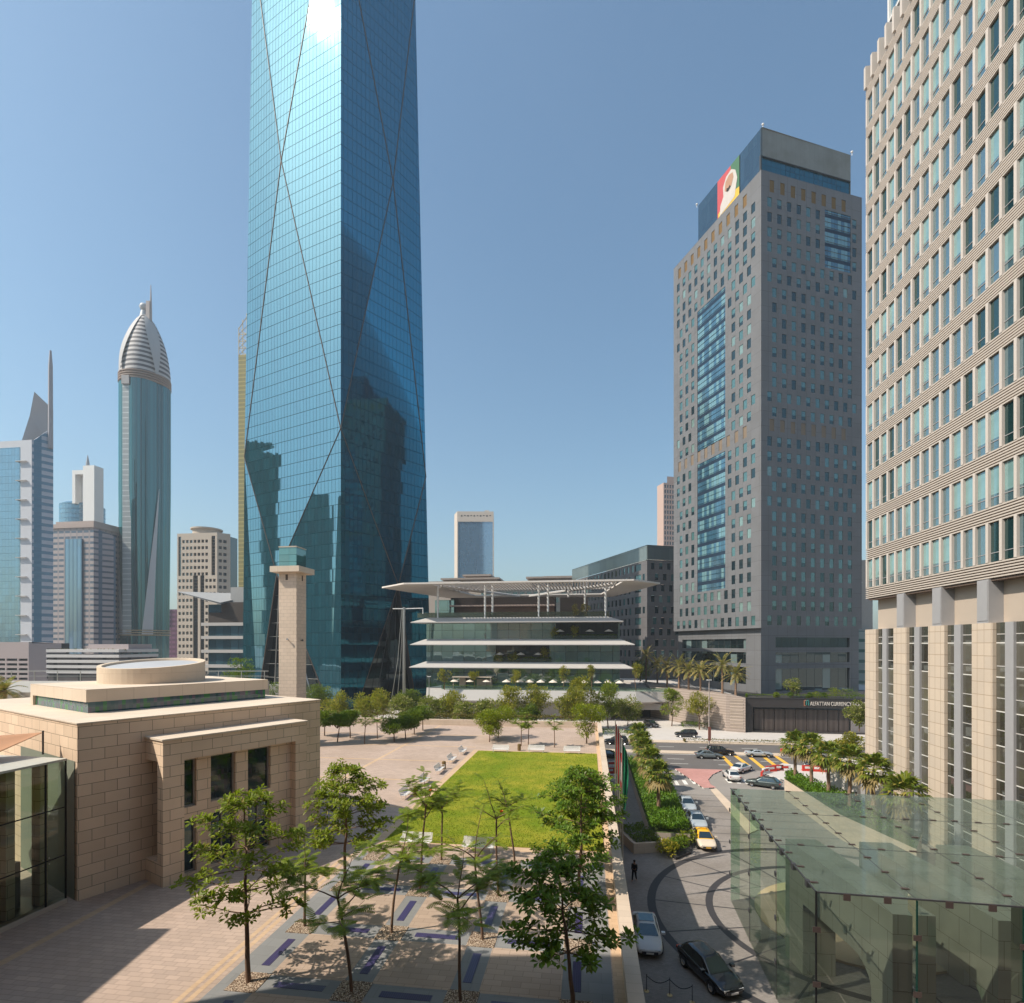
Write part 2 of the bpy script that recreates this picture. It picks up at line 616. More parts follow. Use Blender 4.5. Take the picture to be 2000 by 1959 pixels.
M['leaf_cover'] = leaf('ground_cover_leaf', (.055, .15, .006), (.16, .28, .012), .36, .5)

# building glass and cladding
M['tower_l'] = curtain('tower_glass_sunward', (.012, .07, .09), (.345, .585, .72), 1.55, 4.06, .13, .20, (.01, .035, .045), .42, .03, .0035, .22)  # bright sky on the sunward face is put into this glass colour
M['tower_r'] = curtain('tower_glass_shaded', (.002, .030, .055), (.05, .30, .41), 1.55, 4.06, .13, .20, (.004, .025, .045), .22, .04, .0035, .3)  # same glass, darkened in colour for the face turned from the sun
M['rib'] = plain('brown_rib', (.07, .045, .035), .5, var=.15)
M['pod_glass'] = curtain('terrace_glass_sky_tone', (.035, .085, .085), (.75, .95, .93), 3.3, 3.1, .10, .08, (.015, .02, .02), .26, .02, .006, .6, (.07, .14, .15), .3, warp=.012)  # teal body and paler panes put the reflected sky into the colour
M['dark_glass'] = curtain('dark_atrium_glass', (.006, .009, .011), (.6, .75, .8), 2.0, 4.0, .06, .08, (.004, .004, .004), .06, .02, .003, .3)
M['grey_panel'] = blocks('grey_metal_panels', (.162, .164, .174), 3.0, 3.83, .05, (.09, .085, .09), .05, rough=.55, off=0, stain=.12, bstr=.1)
M['grey_panel2'] = blocks('grey_metal_panels_block', (.145, .138, .142), 3.0, 3.83, .05, (.08, .08, .085), .05, rough=.55, off=0, stain=.12, bstr=.1)
M['win_dark'] = window_glass('window_dark', (.010, .022, .028), (.6, .8, .82), .08)
M['win_teal'] = window_glass('window_teal_blind', (.06, .135, .135), (.7, .88, .9), .12)
M['win_pale'] = window_glass('window_pale_blind', (.17, .25, .235), (.7, .9, .9), .10)
M['shutter'] = plain('bronze_shutter', (.20, .115, .035), .5, metal=.3, var=.2, scale=2)
M['shutter_faint'] = plain('faint_bronze_shutter', (.20, .15, .105), .55, var=.15, scale=2)
M['blueglass'] = curtain('blue_office_glass', (.035, .09, .135), (.5, .68, .75), 1.1, 3.83, .06, 1.0, (.022, .036, .06), .2, .03, .006, .6, (.15, .28, .31), .4)
M['crown_glass'] = curtain('crown_glass', (.022, .045, .07), (.36, .50, .60), 1.6, 6.0, .06, .1, (.03, .05, .10), .2, .06, .002, .2)
M['crown_blue'] = curtain('crown_blue_band', (.005, .06, .10), (.22, .50, .60), 1.5, 8.0, .10, .1, (.01, .02, .03), .22, .04, .003, .3)
M['crown_conc'] = blocks('crown_grey_cladding', (.235, .245, .235), 1.5, 12, .03, (.18, .18, .18), .04, rough=.6, off=0, stain=.3)
M['hotel_wall'] = plain('pinkish_precast', (.45, .375, .31), .7, var=.05, scale=1.2)
M['hotel_fin'] = plain('pale_stone_fin', (.55, .49, .445), .65, var=.05, scale=1.5)
M['hotel_stone'] = blocks('pilaster_stone', (.56, .47, .385), .875, 1.15, .03, (.30, .215, .14), .07, rough=.65, off=0, stain=.05, tint=(.59, .485, .385))
M['hotel_louvre'] = plain('louvre_slat', (.52, .455, .40), .5, var=.05)
M['hotel_back'] = plain('brown_backing', (.17, .12, .095), .8, var=.1)
M['hotel_grey'] = plain('grey_column_cladding', (.33, .325, .335), .5, var=.06)
M['hotel_win'] = window_glass('hotel_window', (.075, .13, .145), (.8, .95, 1), .3)
M['hotel_teal'] = window_glass('hotel_teal_blind', (.20, .34, .33), (.8, .95, 1), .25)
M['hotel_dark'] = window_glass('hotel_dark_window', (.010, .03, .030), (.7, .95, .95), .12)
M['lobby'] = curtain('lobby_glazing', (.085, .075, .06), (.8, .92, .92), 30, 2.95, .05, .10, (.6, .58, .55), .10, .02, .004, .6)
M['pav_wall'] = clear_glass('pavilion_side_glass', (.80, .90, .80), .05, (.36, .42, .34), .8)
M['pav_roof'] = clear_glass('pavilion_roof_glass', (.74, .84, .76), .46, (.20, .25, .215), .5, .06)
M['pav_edge'] = plain('dark_green_glass_edge', (.003, .04, .03), .2, var=.1)
M['pav_stone'] = blocks('portal_stone', (.42, .40, .34), 1.3, 1.35, .014, (.14, .13, .10), .05, rough=.7, off=.5, stain=.1)
M['rail_glass'] = clear_glass('balustrade_glass', (.70, .82, .76), .12, (.35, .45, .40))
M['stained'] = None


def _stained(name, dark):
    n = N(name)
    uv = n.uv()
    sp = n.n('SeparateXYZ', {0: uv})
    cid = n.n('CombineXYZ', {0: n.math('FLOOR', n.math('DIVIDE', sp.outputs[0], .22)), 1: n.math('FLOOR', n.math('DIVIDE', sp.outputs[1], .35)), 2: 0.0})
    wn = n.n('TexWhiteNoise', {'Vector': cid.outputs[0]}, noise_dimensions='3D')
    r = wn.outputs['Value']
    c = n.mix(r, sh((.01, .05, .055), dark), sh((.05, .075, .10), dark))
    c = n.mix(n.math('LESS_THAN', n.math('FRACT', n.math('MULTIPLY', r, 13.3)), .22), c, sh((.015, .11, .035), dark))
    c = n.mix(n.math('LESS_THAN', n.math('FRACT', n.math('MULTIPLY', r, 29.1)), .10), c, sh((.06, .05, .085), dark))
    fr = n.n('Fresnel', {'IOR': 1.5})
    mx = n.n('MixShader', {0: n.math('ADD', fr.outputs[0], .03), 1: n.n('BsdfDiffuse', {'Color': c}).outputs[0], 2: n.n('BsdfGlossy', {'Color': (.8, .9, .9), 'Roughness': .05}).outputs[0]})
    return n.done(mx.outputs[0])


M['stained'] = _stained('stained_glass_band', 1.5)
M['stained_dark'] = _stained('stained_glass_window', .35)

# ------------------------------------------------------------------ ground, roads, plaza
def sheet(name, poly, z, m, th=None):
    b = MB()
    if th:
        b.prism(poly, z - th, z, bot=False)
    else:
        b.face([(p[0], p[1], z) for p in poly])
    return tag(b.build(name, m), kind='structure')


def gquad(a0, a1, b0, b1):
    return [G(a0, b0), G(a1, b0), G(a1, b1), G(a0, b1)]


sheet('ground', [(-1590, -690), (1590, -690), (1590, 2190), (-1590, 2190)], -.02, M['ground'])
sheet('drive', gquad(-1, 70, 15, 80), .0, M['drive'])
sheet('forecourt', gquad(-60, 100, 122.0, 175), .0, M['pale'])
sheet('side_road', gquad(2, 42, 77.5, 95.2), .004, plain('side_road_asphalt', (.27, .245, .225), .85, var=.12, scale=.4))
sheet('main_road', gquad(-160, 190, 95.0, 121.5), .008, M['asphalt'])
# median between the carriageways and the planted strip beyond them
sheet('road_median', gquad(-160, 190, 107.6, 110.2), .13, M['cream'], .15)
sheet('verge', gquad(-160, 190, 119.4, 122.2), .12, M['cream'], .14)

b = MB()
for a in range(-60, 120, 8):                       # lane dashes
    for bb in (98.6, 102.6, 114.8):
        b.prism([G(a + 2, bb), G(a + 5, bb), G(a + 5, bb + .16), G(a + 2, bb + .16)], .008, .014, bot=False)
b.prism(gquad(-160, 190, 107.1, 107.3), .008, .014, bot=False)
for i in range(12):                                # two zebra crossings beside the pink island
    p = P(1300 + 17 * i, 1524 + 3.2 * abs(i - 6) * .3)
    if 5 <= i <= 6:
        continue
    b.prism([p + D2 * 0 - D1 * 1.3, p + D2 * .55 - D1 * 1.3, p + D2 * .55 + D1 * 1.3, p + D1 * 1.3], .004, .012, bot=False)
lines = b.build('road_markings', M['white_line'])
tag(lines, kind='structure')
b = MB()
for (x0, y0, x1, y1) in ((1411, 1477, 1437, 1503), (1436, 1476, 1460, 1494), (1466, 1480, 1498, 1506), (1494, 1480, 1524, 1503), (1512, 1475, 1540, 1494)):
    p, q = P(x0, y0), P(x1, y1)
    w = V((.36, 0, 0))
    b.prism([p - w, p + w, q + w, q - w], .008, .016, bot=False)
tag(b.build('yellow_road_markings', M['yellow_line']), kind='structure')

# pink paved island with black and white kerb
isl = [P(1317, 1503), P(1411, 1506), P(1392, 1517), P(1384, 1528), P(1390, 1540), P(1399, 1540), P(1375, 1541), P(1357, 1528), P(1340, 1517), P(1322, 1508)]
isl = [P(1316, 1502), P(1412, 1505), P(1392, 1514), P(1383, 1524), P(1388, 1534), P(1399, 1540), P(1374, 1541), P(1352, 1526), P(1334, 1514)]
b = MB()
b.prism(isl[::-1] if False else isl, 0, .15, mi=0, mtop=1, bot=False)
tag(b.build('traffic_island', [M['kerb'], M['pink']]), kind='structure')
b = MB()
b.prism([P(1528, 1492), P(1660, 1508), P(1680, 1560), P(1600, 1560), P(1545, 1530), P(1490, 1512)], 0, .14, mi=0, mtop=1, bot=False)
tag(b.build('corner_pavement', [M['kerb'], M['pale']]), kind='structure')

# roundabout rings, island and radial bands under the glass pavilion
RC = V((25.3, 41.0, 0))


def ring(mb, r0, r1, z, n=72, a0=0, a1=2 * math.pi):
    for i in range(n):
        t0, t1 = a0 + (a1 - a0) * i / n, a0 + (a1 - a0) * (i + 1) / n
        c = lambda r, t: (RC.x + r * math.cos(t), RC.y + r * math.sin(t), z)
        mb.face([c(r0, t0), c(r1, t0), c(r1, t1), c(r0, t1)])


b = MB()
ring(b, 14.2, 14.85, .006)
ring(b, 9.8, 10.35, .006)
for k in range(18):
    t = 2 * math.pi * k / 18 + .1
    u = V((math.cos(t), math.sin(t), 0))
    w = V((-u.y, u.x, 0)) * .07
    b.face([tuple(RC + u * r + w * s + V((0, 0, .004))) for r, s in ((7.2, -1), (9.8, -1), (9.8, 1), (7.2, 1))])
    b.face([tuple(RC + u * r + w * s + V((0, 0, .004))) for r, s in ((10.35, -1), (14.2, -1), (14.2, 1), (10.35, 1))])
for k in range(9):
    z0 = 57.5 + 2.6 * k
    b.face([tuple(G(10.3, z0, .004)), tuple(G(30, z0, .004)), tuple(G(30, z0 + .13, .004)), tuple(G(10.3, z0 + .13, .004))])
tag(b.build('drive_bands', M['drive_band']), kind='structure')
b = MB()
ring(b, 0.01, 6.7, .16)
ring(b, 6.7, 6.71, .16)
for i in range(64):
    t0, t1 = 2 * math.pi * i / 64, 2 * math.pi * (i + 1) / 64
    c = lambda t, z: (RC.x + 6.7 * math.cos(t), RC.y + 6.7 * math.sin(t), z)
    b.face([c(t0, 0), c(t1, 0), c(t1, .16), c(t0, .16)])
tag(b.build('roundabout_island', plain('tan_terrazzo', (.55, .40, .25), .7, var=.08)), kind='structure')
sheet('kerb_strip', [P(1388, 1543), P(1399, 1541), P(1480, 1622), P(1462, 1630)], .10, M['cream'], .1)

# ------------------------------------------------------------------ the raised plaza
b = MB()
b.prism([G(-95, -12), G(1.95, -12), G(1.95, 98.3), G(-95, 98.3)], -.02, PLZ, mi=0, mtop=1, bot=False)
tag(b.build('plaza', [M['sandwall'], M['plaza']]), kind='structure')
z1 = PLZ + .005
# light sandstone stripes over the paving
b = MB()
b.face([tuple(p) for p in (G(-16.75, -5, z1), G(-16.5, -5, z1), G(-16.5, 39, z1), G(-16.75, 39, z1))])
b.face([tuple(p) for p in (G(-16.3, -5, z1), G(-16.05, -5, z1), G(-16.05, 39, z1), G(-16.3, 39, z1))])
b.face([tuple(p) for p in (G(-26.75, -5, z1), G(-26.3, -5, z1), G(-26.3, 97, z1), G(-26.75, 97, z1))])
for bb in (47.5, 57.2, 67.0, 76.9, 86.6):
    b.face([tuple(p) for p in (G(-60, bb, z1 + .004), G(-15.9, bb, z1 + .004), G(-15.9, bb + .4, z1 + .004), G(-60, bb + .4, z1 + .004))])
tag(b.build('paving_stripes', M['border']), kind='structure')
# lawn with its border
b = MB()
for q in ((-15.75, -15.0, 38.6, 75.2), (1.05, 1.5, 20, 97.5), (-15.0, 1.05, 74.4, 75.2), (-15.0, 1.05, 38.5, 39.3)):
    b.face([tuple(p + V((0, 0, z1 + .004))) for p in gquad(*q)])
tag(b.build('lawn_border', M['border']), kind='structure')
b = MB()
rr = random.Random(5)
b.prism(gquad(-15.0, 1.05, 39.3, 74.4), PLZ, PLZ + .06, bot=False)
tag(b.build('lawn', M['lawn']), kind='structure')
b = MB()
for i in range(26000):                               # short blades over the near part of the lawn
    bb = 39.35 + 35.0 * rr.random() ** 1.6
    p = G(-14.97 + 15.99 * rr.random(), bb, PLZ + .05)
    t = rr.random() * 6.28
    s = .05 + .05 * rr.random()
    d = V((math.cos(t), math.sin(t), 0)) * s
    b.face([p - d * .4, p + d * .4, p + V((rr.uniform(-.04, .04), rr.uniform(-.04, .04), s * .9))])
tag(b.build('grass', leaf('lawn_blade', (.10, .145, .006), (.21, .26, .018), .35, .7)), kind='stuff')
sheet('grove_paving', gquad(-15.75, 1.0, -4, 38.3), PLZ + .004, M['granite'])
GA = [-14.5 + 4.66 * i for i in range(4)]
GB = [22.0 + 4.75 * j for j in range(-1, 4)]
b = MB()
for i in range(3):
    for j in range(4):
        b.face([tuple(p + V((0, 0, PLZ + .008))) for p in gquad(GA[i] + .62, GA[i + 1] - .62, GB[j] + .62, GB[j + 1] - .62)])
b.face([tuple(p + V((0, 0, PLZ + .008))) for p in gquad(-15.7, 1.0, GB[-1] + .62, 38.3)])
tag(b.build('grove_pavers', M['paver']), kind='structure')
b = MB()
for i in range(4):
    for j in range(5):
        a, bb = GA[i], GB[j]
        if i < 3:
            b.box(a + 1.25, a + 3.45, bb - .19, bb + .19, PLZ + .004, PLZ + .02, 0, V((0, 0, 0)), D2, D1)
        if j < 4:
            b.box(a - .19, a + .19, bb + 1.25, bb + 3.5, PLZ + .004, PLZ + .02, 0, V((0, 0, 0)), D2, D1)
tag(b.build('violet_paving_inlay', M['violet']), kind='structure')
b = MB()
for i in range(4):
    for j in range(5):
        b.box(GA[i] - .68, GA[i] + .68, GB[j] - .68, GB[j] + .68, PLZ + .004, PLZ + .03, 0, V((0, 0, 0)), D2, D1)
for i in range(2600):
    i4, j5 = rr.randrange(4), rr.randrange(5)
    p = G(GA[i4] + rr.uniform(-.66, .66), GB[j5] + rr.uniform(-.66, .66), PLZ + .03)
    s = rr.uniform(.02, .045)
    b.face([p + V((s, 0, 0)), p + V((0, s, 0)), p + V((0, 0, s))])
    b.face([p + V((0, s, 0)), p + V((-s, 0, 0)), p + V((0, 0, s))])
    b.face([p + V((-s, 0, 0)), p + V((0, -s, 0)), p + V((0, 0, s))])
    b.face([p + V((0, -s, 0)), p + V((s, 0, 0)), p + V((0, 0, s))])
tag(b.build('gravel', M['gravel']), kind='stuff')

# parapet between plaza and drive
b = MB()
b.box(1.5, 2.02, -12, 98.3, PLZ, PLZ + 1.05, 0, V((0, 0, 0)), D2, D1)
b.box(1.44, 2.08, -12, 98.3, PLZ + 1.05, PLZ + 1.2, 0, V((0, 0, 0)), D2, D1)
tag(b.build('parapet_wall', M['cream'], origin=G(1.7, 40, PLZ)), 'long low sandstone parapet along the plaza edge above the drive', 'parapet')
b = MB()
b.box(-95, 2.0, 97.6, 98.3, PLZ, PLZ + 1.0, 0, V((0, 0, 0)), D2, D1)
tag(b.build('low_wall', M['cream'], origin=G(-20, 98, PLZ)), 'low cream wall at the far end of the plaza under the clipped hedge', 'wall')

# ------------------------------------------------------------------ the building the picture is taken from (its shadow falls on the paving)
b = MB()
b.box(-62, 60, -40, -4, 0, 52)
b.box(-30, -16.8, -4, 17.3, 0, 38.5)
b.box(-46, -30.5, 8, 24.3, 0, 21.2)
tag(b.build('building_block', M['mosque']), kind='structure')

# ------------------------------------------------------------------ mosque
MC, MU = V((-24.6, 31.3, 0)), V((.547, .837, 0))
MF = Face(MC, MU)                       # the facade: u along it, d outwards
ms = thing('mosque', 'pale limestone mosque with a round drum on its stepped roof and a square portal', 'mosque', (MC.x, MC.y, PLZ))
b = MB()
MF.box(b, 0, 16.4, -22, 0, PLZ, 16.0)
b.build('wall', M['mosque'], ms)
b = MB()
MF.box(b, -.05, 16.45, -22, .05, 16.0, 16.08)
b.build('roof', M['mosque_plain'], ms)
b = MB()
MF.box(b, 2.1 + .15, 14.9 - .15, -14.8 + .15, -4.83 - .15, 16.08, 16.8)
b.build('clerestory_window', M['stained'], ms)
b = MB()
MF.box(b, 2.1, 14.9, -14.8, -4.83, 16.8, 17.62)
MF.box(b, 2.1, 2.35, -14.8, -14.3, 16.08, 16.8)
b.build('roof_block', M['mosque_plain'], ms)
# the drum, cut off on a slant and open towards the sky
c = MF.pt(8.5, 0, -10.3)
r, n = 3.62, 56


def rim(t, rad, base, slope):
    x, y = math.cos(t) * rad, math.sin(t) * rad
    return (c.x + x, c.y + y, base + slope * y)


b = MB()
ts = [2 * math.pi * i / n for i in range(n)]
b.grid([[rim(t, r, 17.6, 0) for t in ts], [rim(t, r, 19.08, .09) for t in ts], [rim(t, r - .28, 19.08, .09) for t in ts], [rim(t, r - .32, 18.85, .09) for t in ts]])
dr = b.build('drum', M['drum'], ms, smooth=False)
b = MB()
b.grid([[rim(t, r - .31, 18.9, .09) for t in ts], [rim(t, r * .5, 19.03, .09) for t in ts], [rim(t, .02, 19.08, .09) for t in ts]])
b.build('skylight', plain('pale_skylight', (.47, .47, .48), .4, var=.05), dr, smooth=True)
# portal
b = MB()
MF.box(b, 3.5, 13.5, 0, 2.2, 13.45, 14.75)
MF.box(b, 3.5, 4.72, 1.5, 2.2, 7.35, 13.45)
MF.box(b, 3.5, 4.72, 0, 2.2, PLZ, 7.35)
MF.box(b, 12.55, 13.5, 0, 2.2, PLZ, 13.45)
pw = [(4.09, 5.75), (6.66, 8.32), (9.21, 10.91)]
for (za, zb, op) in ((PLZ, 6.15, []), (6.15, 9.55, pw), (9.55, 10.3, []), (10.3, 13.3, pw), (13.3, 13.45, [])):
    MP = Face(MF.pt(0, 0, 1.62), MU)
    op = [(max(a, 4.74), e) for a, e in op]
    MP.strip(b, za, zb, 4.72, 12.55, op, .35)
MF.box(b, 4.72, 12.55, 0, 1.2, 13.0, 13.45)
b.build('portal', M['mosque'], ms)
b = MB()
MF.box(b, 3.42, 13.58, -.0, 2.28, 14.75, 14.86)
b.build('portal_coping', M['mosque_plain'], ms)
wood = plain('grey_window_frame', (.30, .27, .24), .5)
for (a, e) in pw:
    a = max(a, 4.74)
    for (za, zb, nm, mt) in ((10.3, 13.3, 'window', M['stained_dark']), (6.15, 9.55, 'door', M['win_dark'])):
        b = MB()
        q = .09
        MF.box(b, a, e, 1.28, 1.40, za, za + q)
        MF.box(b, a, e, 1.28, 1.40, zb - q, zb)
        MF.box(b, a, a + q, 1.28, 1.40, za + q, zb - q)
        MF.box(b, e - q, e, 1.28, 1.40, za + q, zb - q)
        if nm == 'door' and e - a > 1.2:
            MF.box(b, (a + e) / 2 - .05, (a + e) / 2 + .05, 1.28, 1.40, za + q, zb - q)
        fr = b.build(nm, wood, ms)
        b = MB()
        b.face([MF.pt(a, za, 1.3), MF.pt(e, za, 1.3), MF.pt(e, zb, 1.3), MF.pt(a, zb, 1.3)])
        b.build('pane', mt, fr)

# ------------------------------------------------------------------ minaret
KX = V((-30.4, 78.0, 0))
mn = thing('minaret', 'slim square limestone minaret with a glass lantern on top behind the mosque', 'minaret', (KX.x, KX.y, PLZ))
w = 2.68


def kbox(b, q, x0, x1, y0, y1, z0, z1, mi=0):
    b.box(-w + x0 - 0, 0 + x1, 0 - y0, w + y1, z0, z1, mi, KX, D2, D1)


b = MB()
kbox(b, 0, 0, 0, 0, 0, PLZ, 30.8)
b.build('shaft', M['mosque_small'], mn)
b = MB()
b.box(-w - .85, .85, -.85, w + .85, 30.8, 31.6, 0, KX, D2, D1)
b.build('balcony_slab', M['mosque_plain'], mn)
b = MB()
b.box(-w + .02, -.02, .02, w - .02, 31.6, 34.35, 0, KX, D2, D1)
lt = b.build('lantern', curtain('lantern_glass', (.015, .09, .085), (.7, .9, .88), 3, .95, .03, .05, (.02, .06, .06), .25, .04, .01, .5), mn)
b = MB()
b.box(-w - .03, .03, -.03, w + .03, 34.35, 34.5, 0, KX, D2, D1)
b.build('lantern_frame', M['cream'], lt)
for (x0, x1, y0, y1) in ((-w * .55 - .18, -w * .55 + .18, -.015, .05), (-.05, .015, w * .6 - .16, w * .6 + .16)):
    b = MB()
    b.box(x0, x1, y0, y1, 29.7, 30.5, 0, KX, D2, D1)
    b.build('window', plain('minaret_window_recess', (.10, .07, .05), .8), mn)
for p, q in ((G(0, 0), (-.62, -.01)), (G(0, 0), (.02, .8))):
    b = MB()
    base = KX + D2 * (q[0] - .1) + D1 * q[1] + V((0, 0, 21.3))
    if q[0] > 0:
        base = KX + D2 * .02 + D1 * 1.1 + V((0, 0, 21.2))
        tip = base + D2 * .35
    else:
        base = KX - D2 * 1.2 - D1 * .02 + V((0, 0, 21.2))
        tip = base - D1 * .35 + V((0, 0, .15))
    b.tube([base, base + (tip - base) * .5, tip], [.05, .07, .17], 8)
    b.build('loudspeaker', M['darksteel'], mn)

# ------------------------------------------------------------------ glass entrance box beside the mosque
gd = V((.2, .98, 0)).normalized()
gl_ = V((-gd.y, gd.x, 0))
GA0 = V((-25.15, 31.15, 0))
gb = thing('glass_annex', 'glass walled entrance box with dark joints beside the left end of the mosque', 'glass building', (GA0.x, GA0.y, PLZ))
GF = Face(GA0 - gd * 7.5, gd)            # front, seen from the plaza side
b = MB()
b.face([GF.pt(0, PLZ + .25), GF.pt(7.5, PLZ + .25), GF.pt(7.5, 14.0), GF.pt(0, 14.0)])
gw = b.build('front_glass', clear_glass('annex_glass', (.62, .73, .64), .10, (.30, .33, .27)), gb)
b = MB()
us = [7.5, 6.4, 3.5, .6]
for u in us:
    b.box(u - .035, u + .035, -.04, .02, PLZ + .25, 14.0, 0, GF.o, GF.u, GF.n * -1)
for zz in (8.7, 11.4):
    for i in range(len(us) - 1):
        b.box(us[i + 1] + .035, us[i] - .035, -.03, .01, zz - .03, zz + .03, 0, GF.o, GF.u, GF.n * -1)
b.build('joint', M['black'], gw)
b = MB()
for u in us[1:]:
    for zz in (8.7, 11.4):
        for du in (-.16, .16):
            for dz in (-.16, .16):
                p = GF.pt(u + du, zz + dz, .03)
                b.tube([p, p + GF.n * .03], [.035, .035], 6)
b.build('glass_fitting', M['steel'], gw)
b = MB()
b.box(0, 7.55, -.05, 12, 14.0, 14.12, 0, GF.o, GF.u, GF.n * -1)
b.build('roof', plain('frosted_roof', (.46, .45, .40), .5, var=.08), gb)
b = MB()
b.box(0, 7.5, -.12, .35, PLZ, PLZ + .25, 0, GF.o, GF.u, GF.n * -1)
b.build('plinth', M['sandwall'], gb)
b = MB()
for u in (6.9, 5.2, 3.2):
    GF.box(b, u - .22, u + .22, -1.3, -.75, PLZ, 14.0)
b.box(0, .3, .5, 9, PLZ, 14.0, 0, GF.o, GF.u, GF.n * -1)  # unseen end wall, added to shut the sun out of the annex
b.box(.3, 7.4, 9, 9.3, PLZ, 14.0, 0, GF.o, GF.u, GF.n * -1)
b.build('inner_column_and_sun_wall', M['mosque'], gb)
b = MB()
b.box(0, 7.4, .4, 9, PLZ + .02, PLZ + .1, 0, GF.o, GF.u, GF.n * -1)
b.build('inner_floor', plain('annex_floor', (.16, .15, .13), .35, var=.15), gb)
b = MB()
GF.box(b, 5.6, 6.4, -2.6, -1.7, PLZ + .1, 8.6)
GF.box(b, 2.2, 3.2, -6.5, -4.6, PLZ + .1, 7.4)
b.build('inner_desk', plain('annex_furniture', (.06, .055, .05), .5), gb)

b = MB()
MFi = Face(MF.pt(0, 0, 0), MU)
b.face([MF.pt(-.04, PLZ, -9), MF.pt(-.04, PLZ, -.3), MF.pt(-.04, 13.9, -.3), MF.pt(-.04, 13.9, -9)])  # dark sheet over the mosque wall, standing in for the dim interior
b.build('inner_shade_wall', plain('annex_inner_shade', (.20, .22, .17), .7, var=.25, scale=.5), gb)

# sail shade over the annex roof
t0, t1, t2 = PZ(84, 1431, 32.4), PZ(-190, 1452, 30), PZ(-170, 1545, 26)
b = MB()
rows = []
for i in range(9):
    f = i / 8
    a = t0.lerp(t1, f)
    e = t0.lerp(t2, f)
    rows.append([a.lerp(e, k / 6) - V((0, 0, .55 * math.sin(math.pi * k / 6) * f)) for k in range(7)])
b.grid(rows, closed=False)
sl = b.build('shade_sail', M['sail'], origin=t0, smooth=True)
tag(sl, 'orange brown triangular shade sail stretched above the glass annex roof', 'shade sail')
md = sl.modifiers.new('thick', 'SOLIDIFY')
md.thickness = .03
b = MB()
b.tube([(t0.x, t0.y, 14.1), t0 + V((0, 0, .12))], .05, 8)
b.build('mast', M['darksteel'], sl)

# ------------------------------------------------------------------ roof terrace and walls far left behind the mosque
tr = thing('roof_terrace', 'flat grey roof deck with a thin railing behind the mosque roof', 'roof terrace', (-62, 66, 0))
b = MB()
b.box(-110, -36, 62, 82, 0, 15.2)
b.build('deck', plain('grey_deck', (.36, .34, .31), .85), tr)
b = MB()
for i in range(22):
    x = -108 + i * 3.4
    b.box(x - .04, x + .04, 81.7, 81.8, 15.2, 16.7)
b.box(-110, -36, 81.68, 81.82, 16.62, 16.72)
b.box(-110, -36, 81.70, 81.80, 15.9, 15.96)
b.build('railing', M['steel'], tr)

# ------------------------------------------------------------------ the faceted glass tower
ZC = 175.0
KC = V(((666 - CX) / F * ZC, ZC, 0))
UL = V((1943, -1080, 0)).normalized()      # left face: runs rightwards to the near corner
UR = V((1000, 1080, 0)).normalized()       # right face: runs rightwards away from it
FL = Face(KC, UL)
FR = Face(KC, UR)
tw = thing('glass_skyscraper', 'very tall faceted blue glass tower with thin crossing diagonal ribs', 'skyscraper', (KC.x, KC.y, 0))


def tl(px, py, d=0.0):
    u = FL.upx(px)
    return FL.pt(u, FL.zpx(px, py), d)


def trr(px, py, d=0.0):
    u = FR.upx(px)
    return FR.pt(u, FR.zpx(px, py), d)


ybase = HY + CH * F / ZC
zb = 0.0
A0, A1, A2 = tl(666, -340), tl(666, 838), V((KC.x, KC.y, 0))
A1 = A1 + (FL.n + FR.n) * .35
L0, L1 = tl(495, -440), tl(480, 893, .5)
L0.z = A0.z
LU = tl(494, -115)
L2 = FL.pt(FL.upx(474), 0)
XL = tl(556.6, 320, 1.5)
QL = tl(545, 1122, .9)
B1, B2 = FL.pt(FL.upx(503), 0), FL.pt(FL.upx(645), 0)
b = MB()
b.face([LU, L1, XL])
b.face([L0, LU, XL, A0])
b.face([A0, XL, A1])
b.face([XL, L1, A1])
b.face([L1, QL, A1])
b.face([L1, L2, B1, QL])
b.face([A1, QL, B2, A2])
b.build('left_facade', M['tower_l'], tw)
R0, R1 = trr(812 - 10, -340), trr(835, 930, -.9)
R0.z = A0.z
XR = trr(762.5, 360, 1.6)
QR = trr(779, 1143, -.3)
R2 = FR.pt(FR.upx(842), 0)
RU = trr(811, -15)
AU = A0.lerp(A1, .13)
C1, C2 = FR.pt(FR.upx(697), 0), FR.pt(FR.upx(812), 0)
b = MB()
b.face([AU, XR, A1])
b.face([A0, R0, RU, XR, AU])
b.face([RU, R1, XR])
b.face([XR, R1, A1])
b.face([A1, R1, QR])
b.face([A1, QR, C1, A2])
b.face([R1, R2, C2, QR])
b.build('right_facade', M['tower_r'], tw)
# recessed entrances under the two lower triangles
b = MB()
for q, e0, e1, f in ((QL, B1, B2, FL), (QR, C1, C2, FR)):
    i = f.n * -2.5
    b.face([q + i, e0 + i, e1 + i])
b.build('entrance_glass', M['dark_glass'], tw)
b = MB()
for q, e0, e1, f in ((QL, B1, B2, FL), (QR, C1, C2, FR)):
    i = f.n * -2.5
    b.face([q, e0, e0 + i, q + i])
    b.face([e1, q, q + i, e1 + i])
b.build('entrance_reveal', M['darksteel'], tw)
for q, e0, e1, f in ((QL, B1, B2, FL), (QR, C1, C2, FR)):
    b = MB()
    for t in ((.22, .5, .78) if f is FL else (.3, .62)):
        g = e0.lerp(e1, t)
        b.tube([q + f.n * -1.2, g + f.n * -.6], .24 if f is FL else .14, 8)
    for k in range(1, 9):
        s_ = 1 - k * .105
        p0, p1 = q.lerp(e0, s_) + f.n * -.9, q.lerp(e1, s_) + f.n * -.9
        if f is FL:
            b.tube([p0, p1], .12, 6)
    b.build('entrance_strut', M['steel'] if f is FL else M['darksteel'], tw)
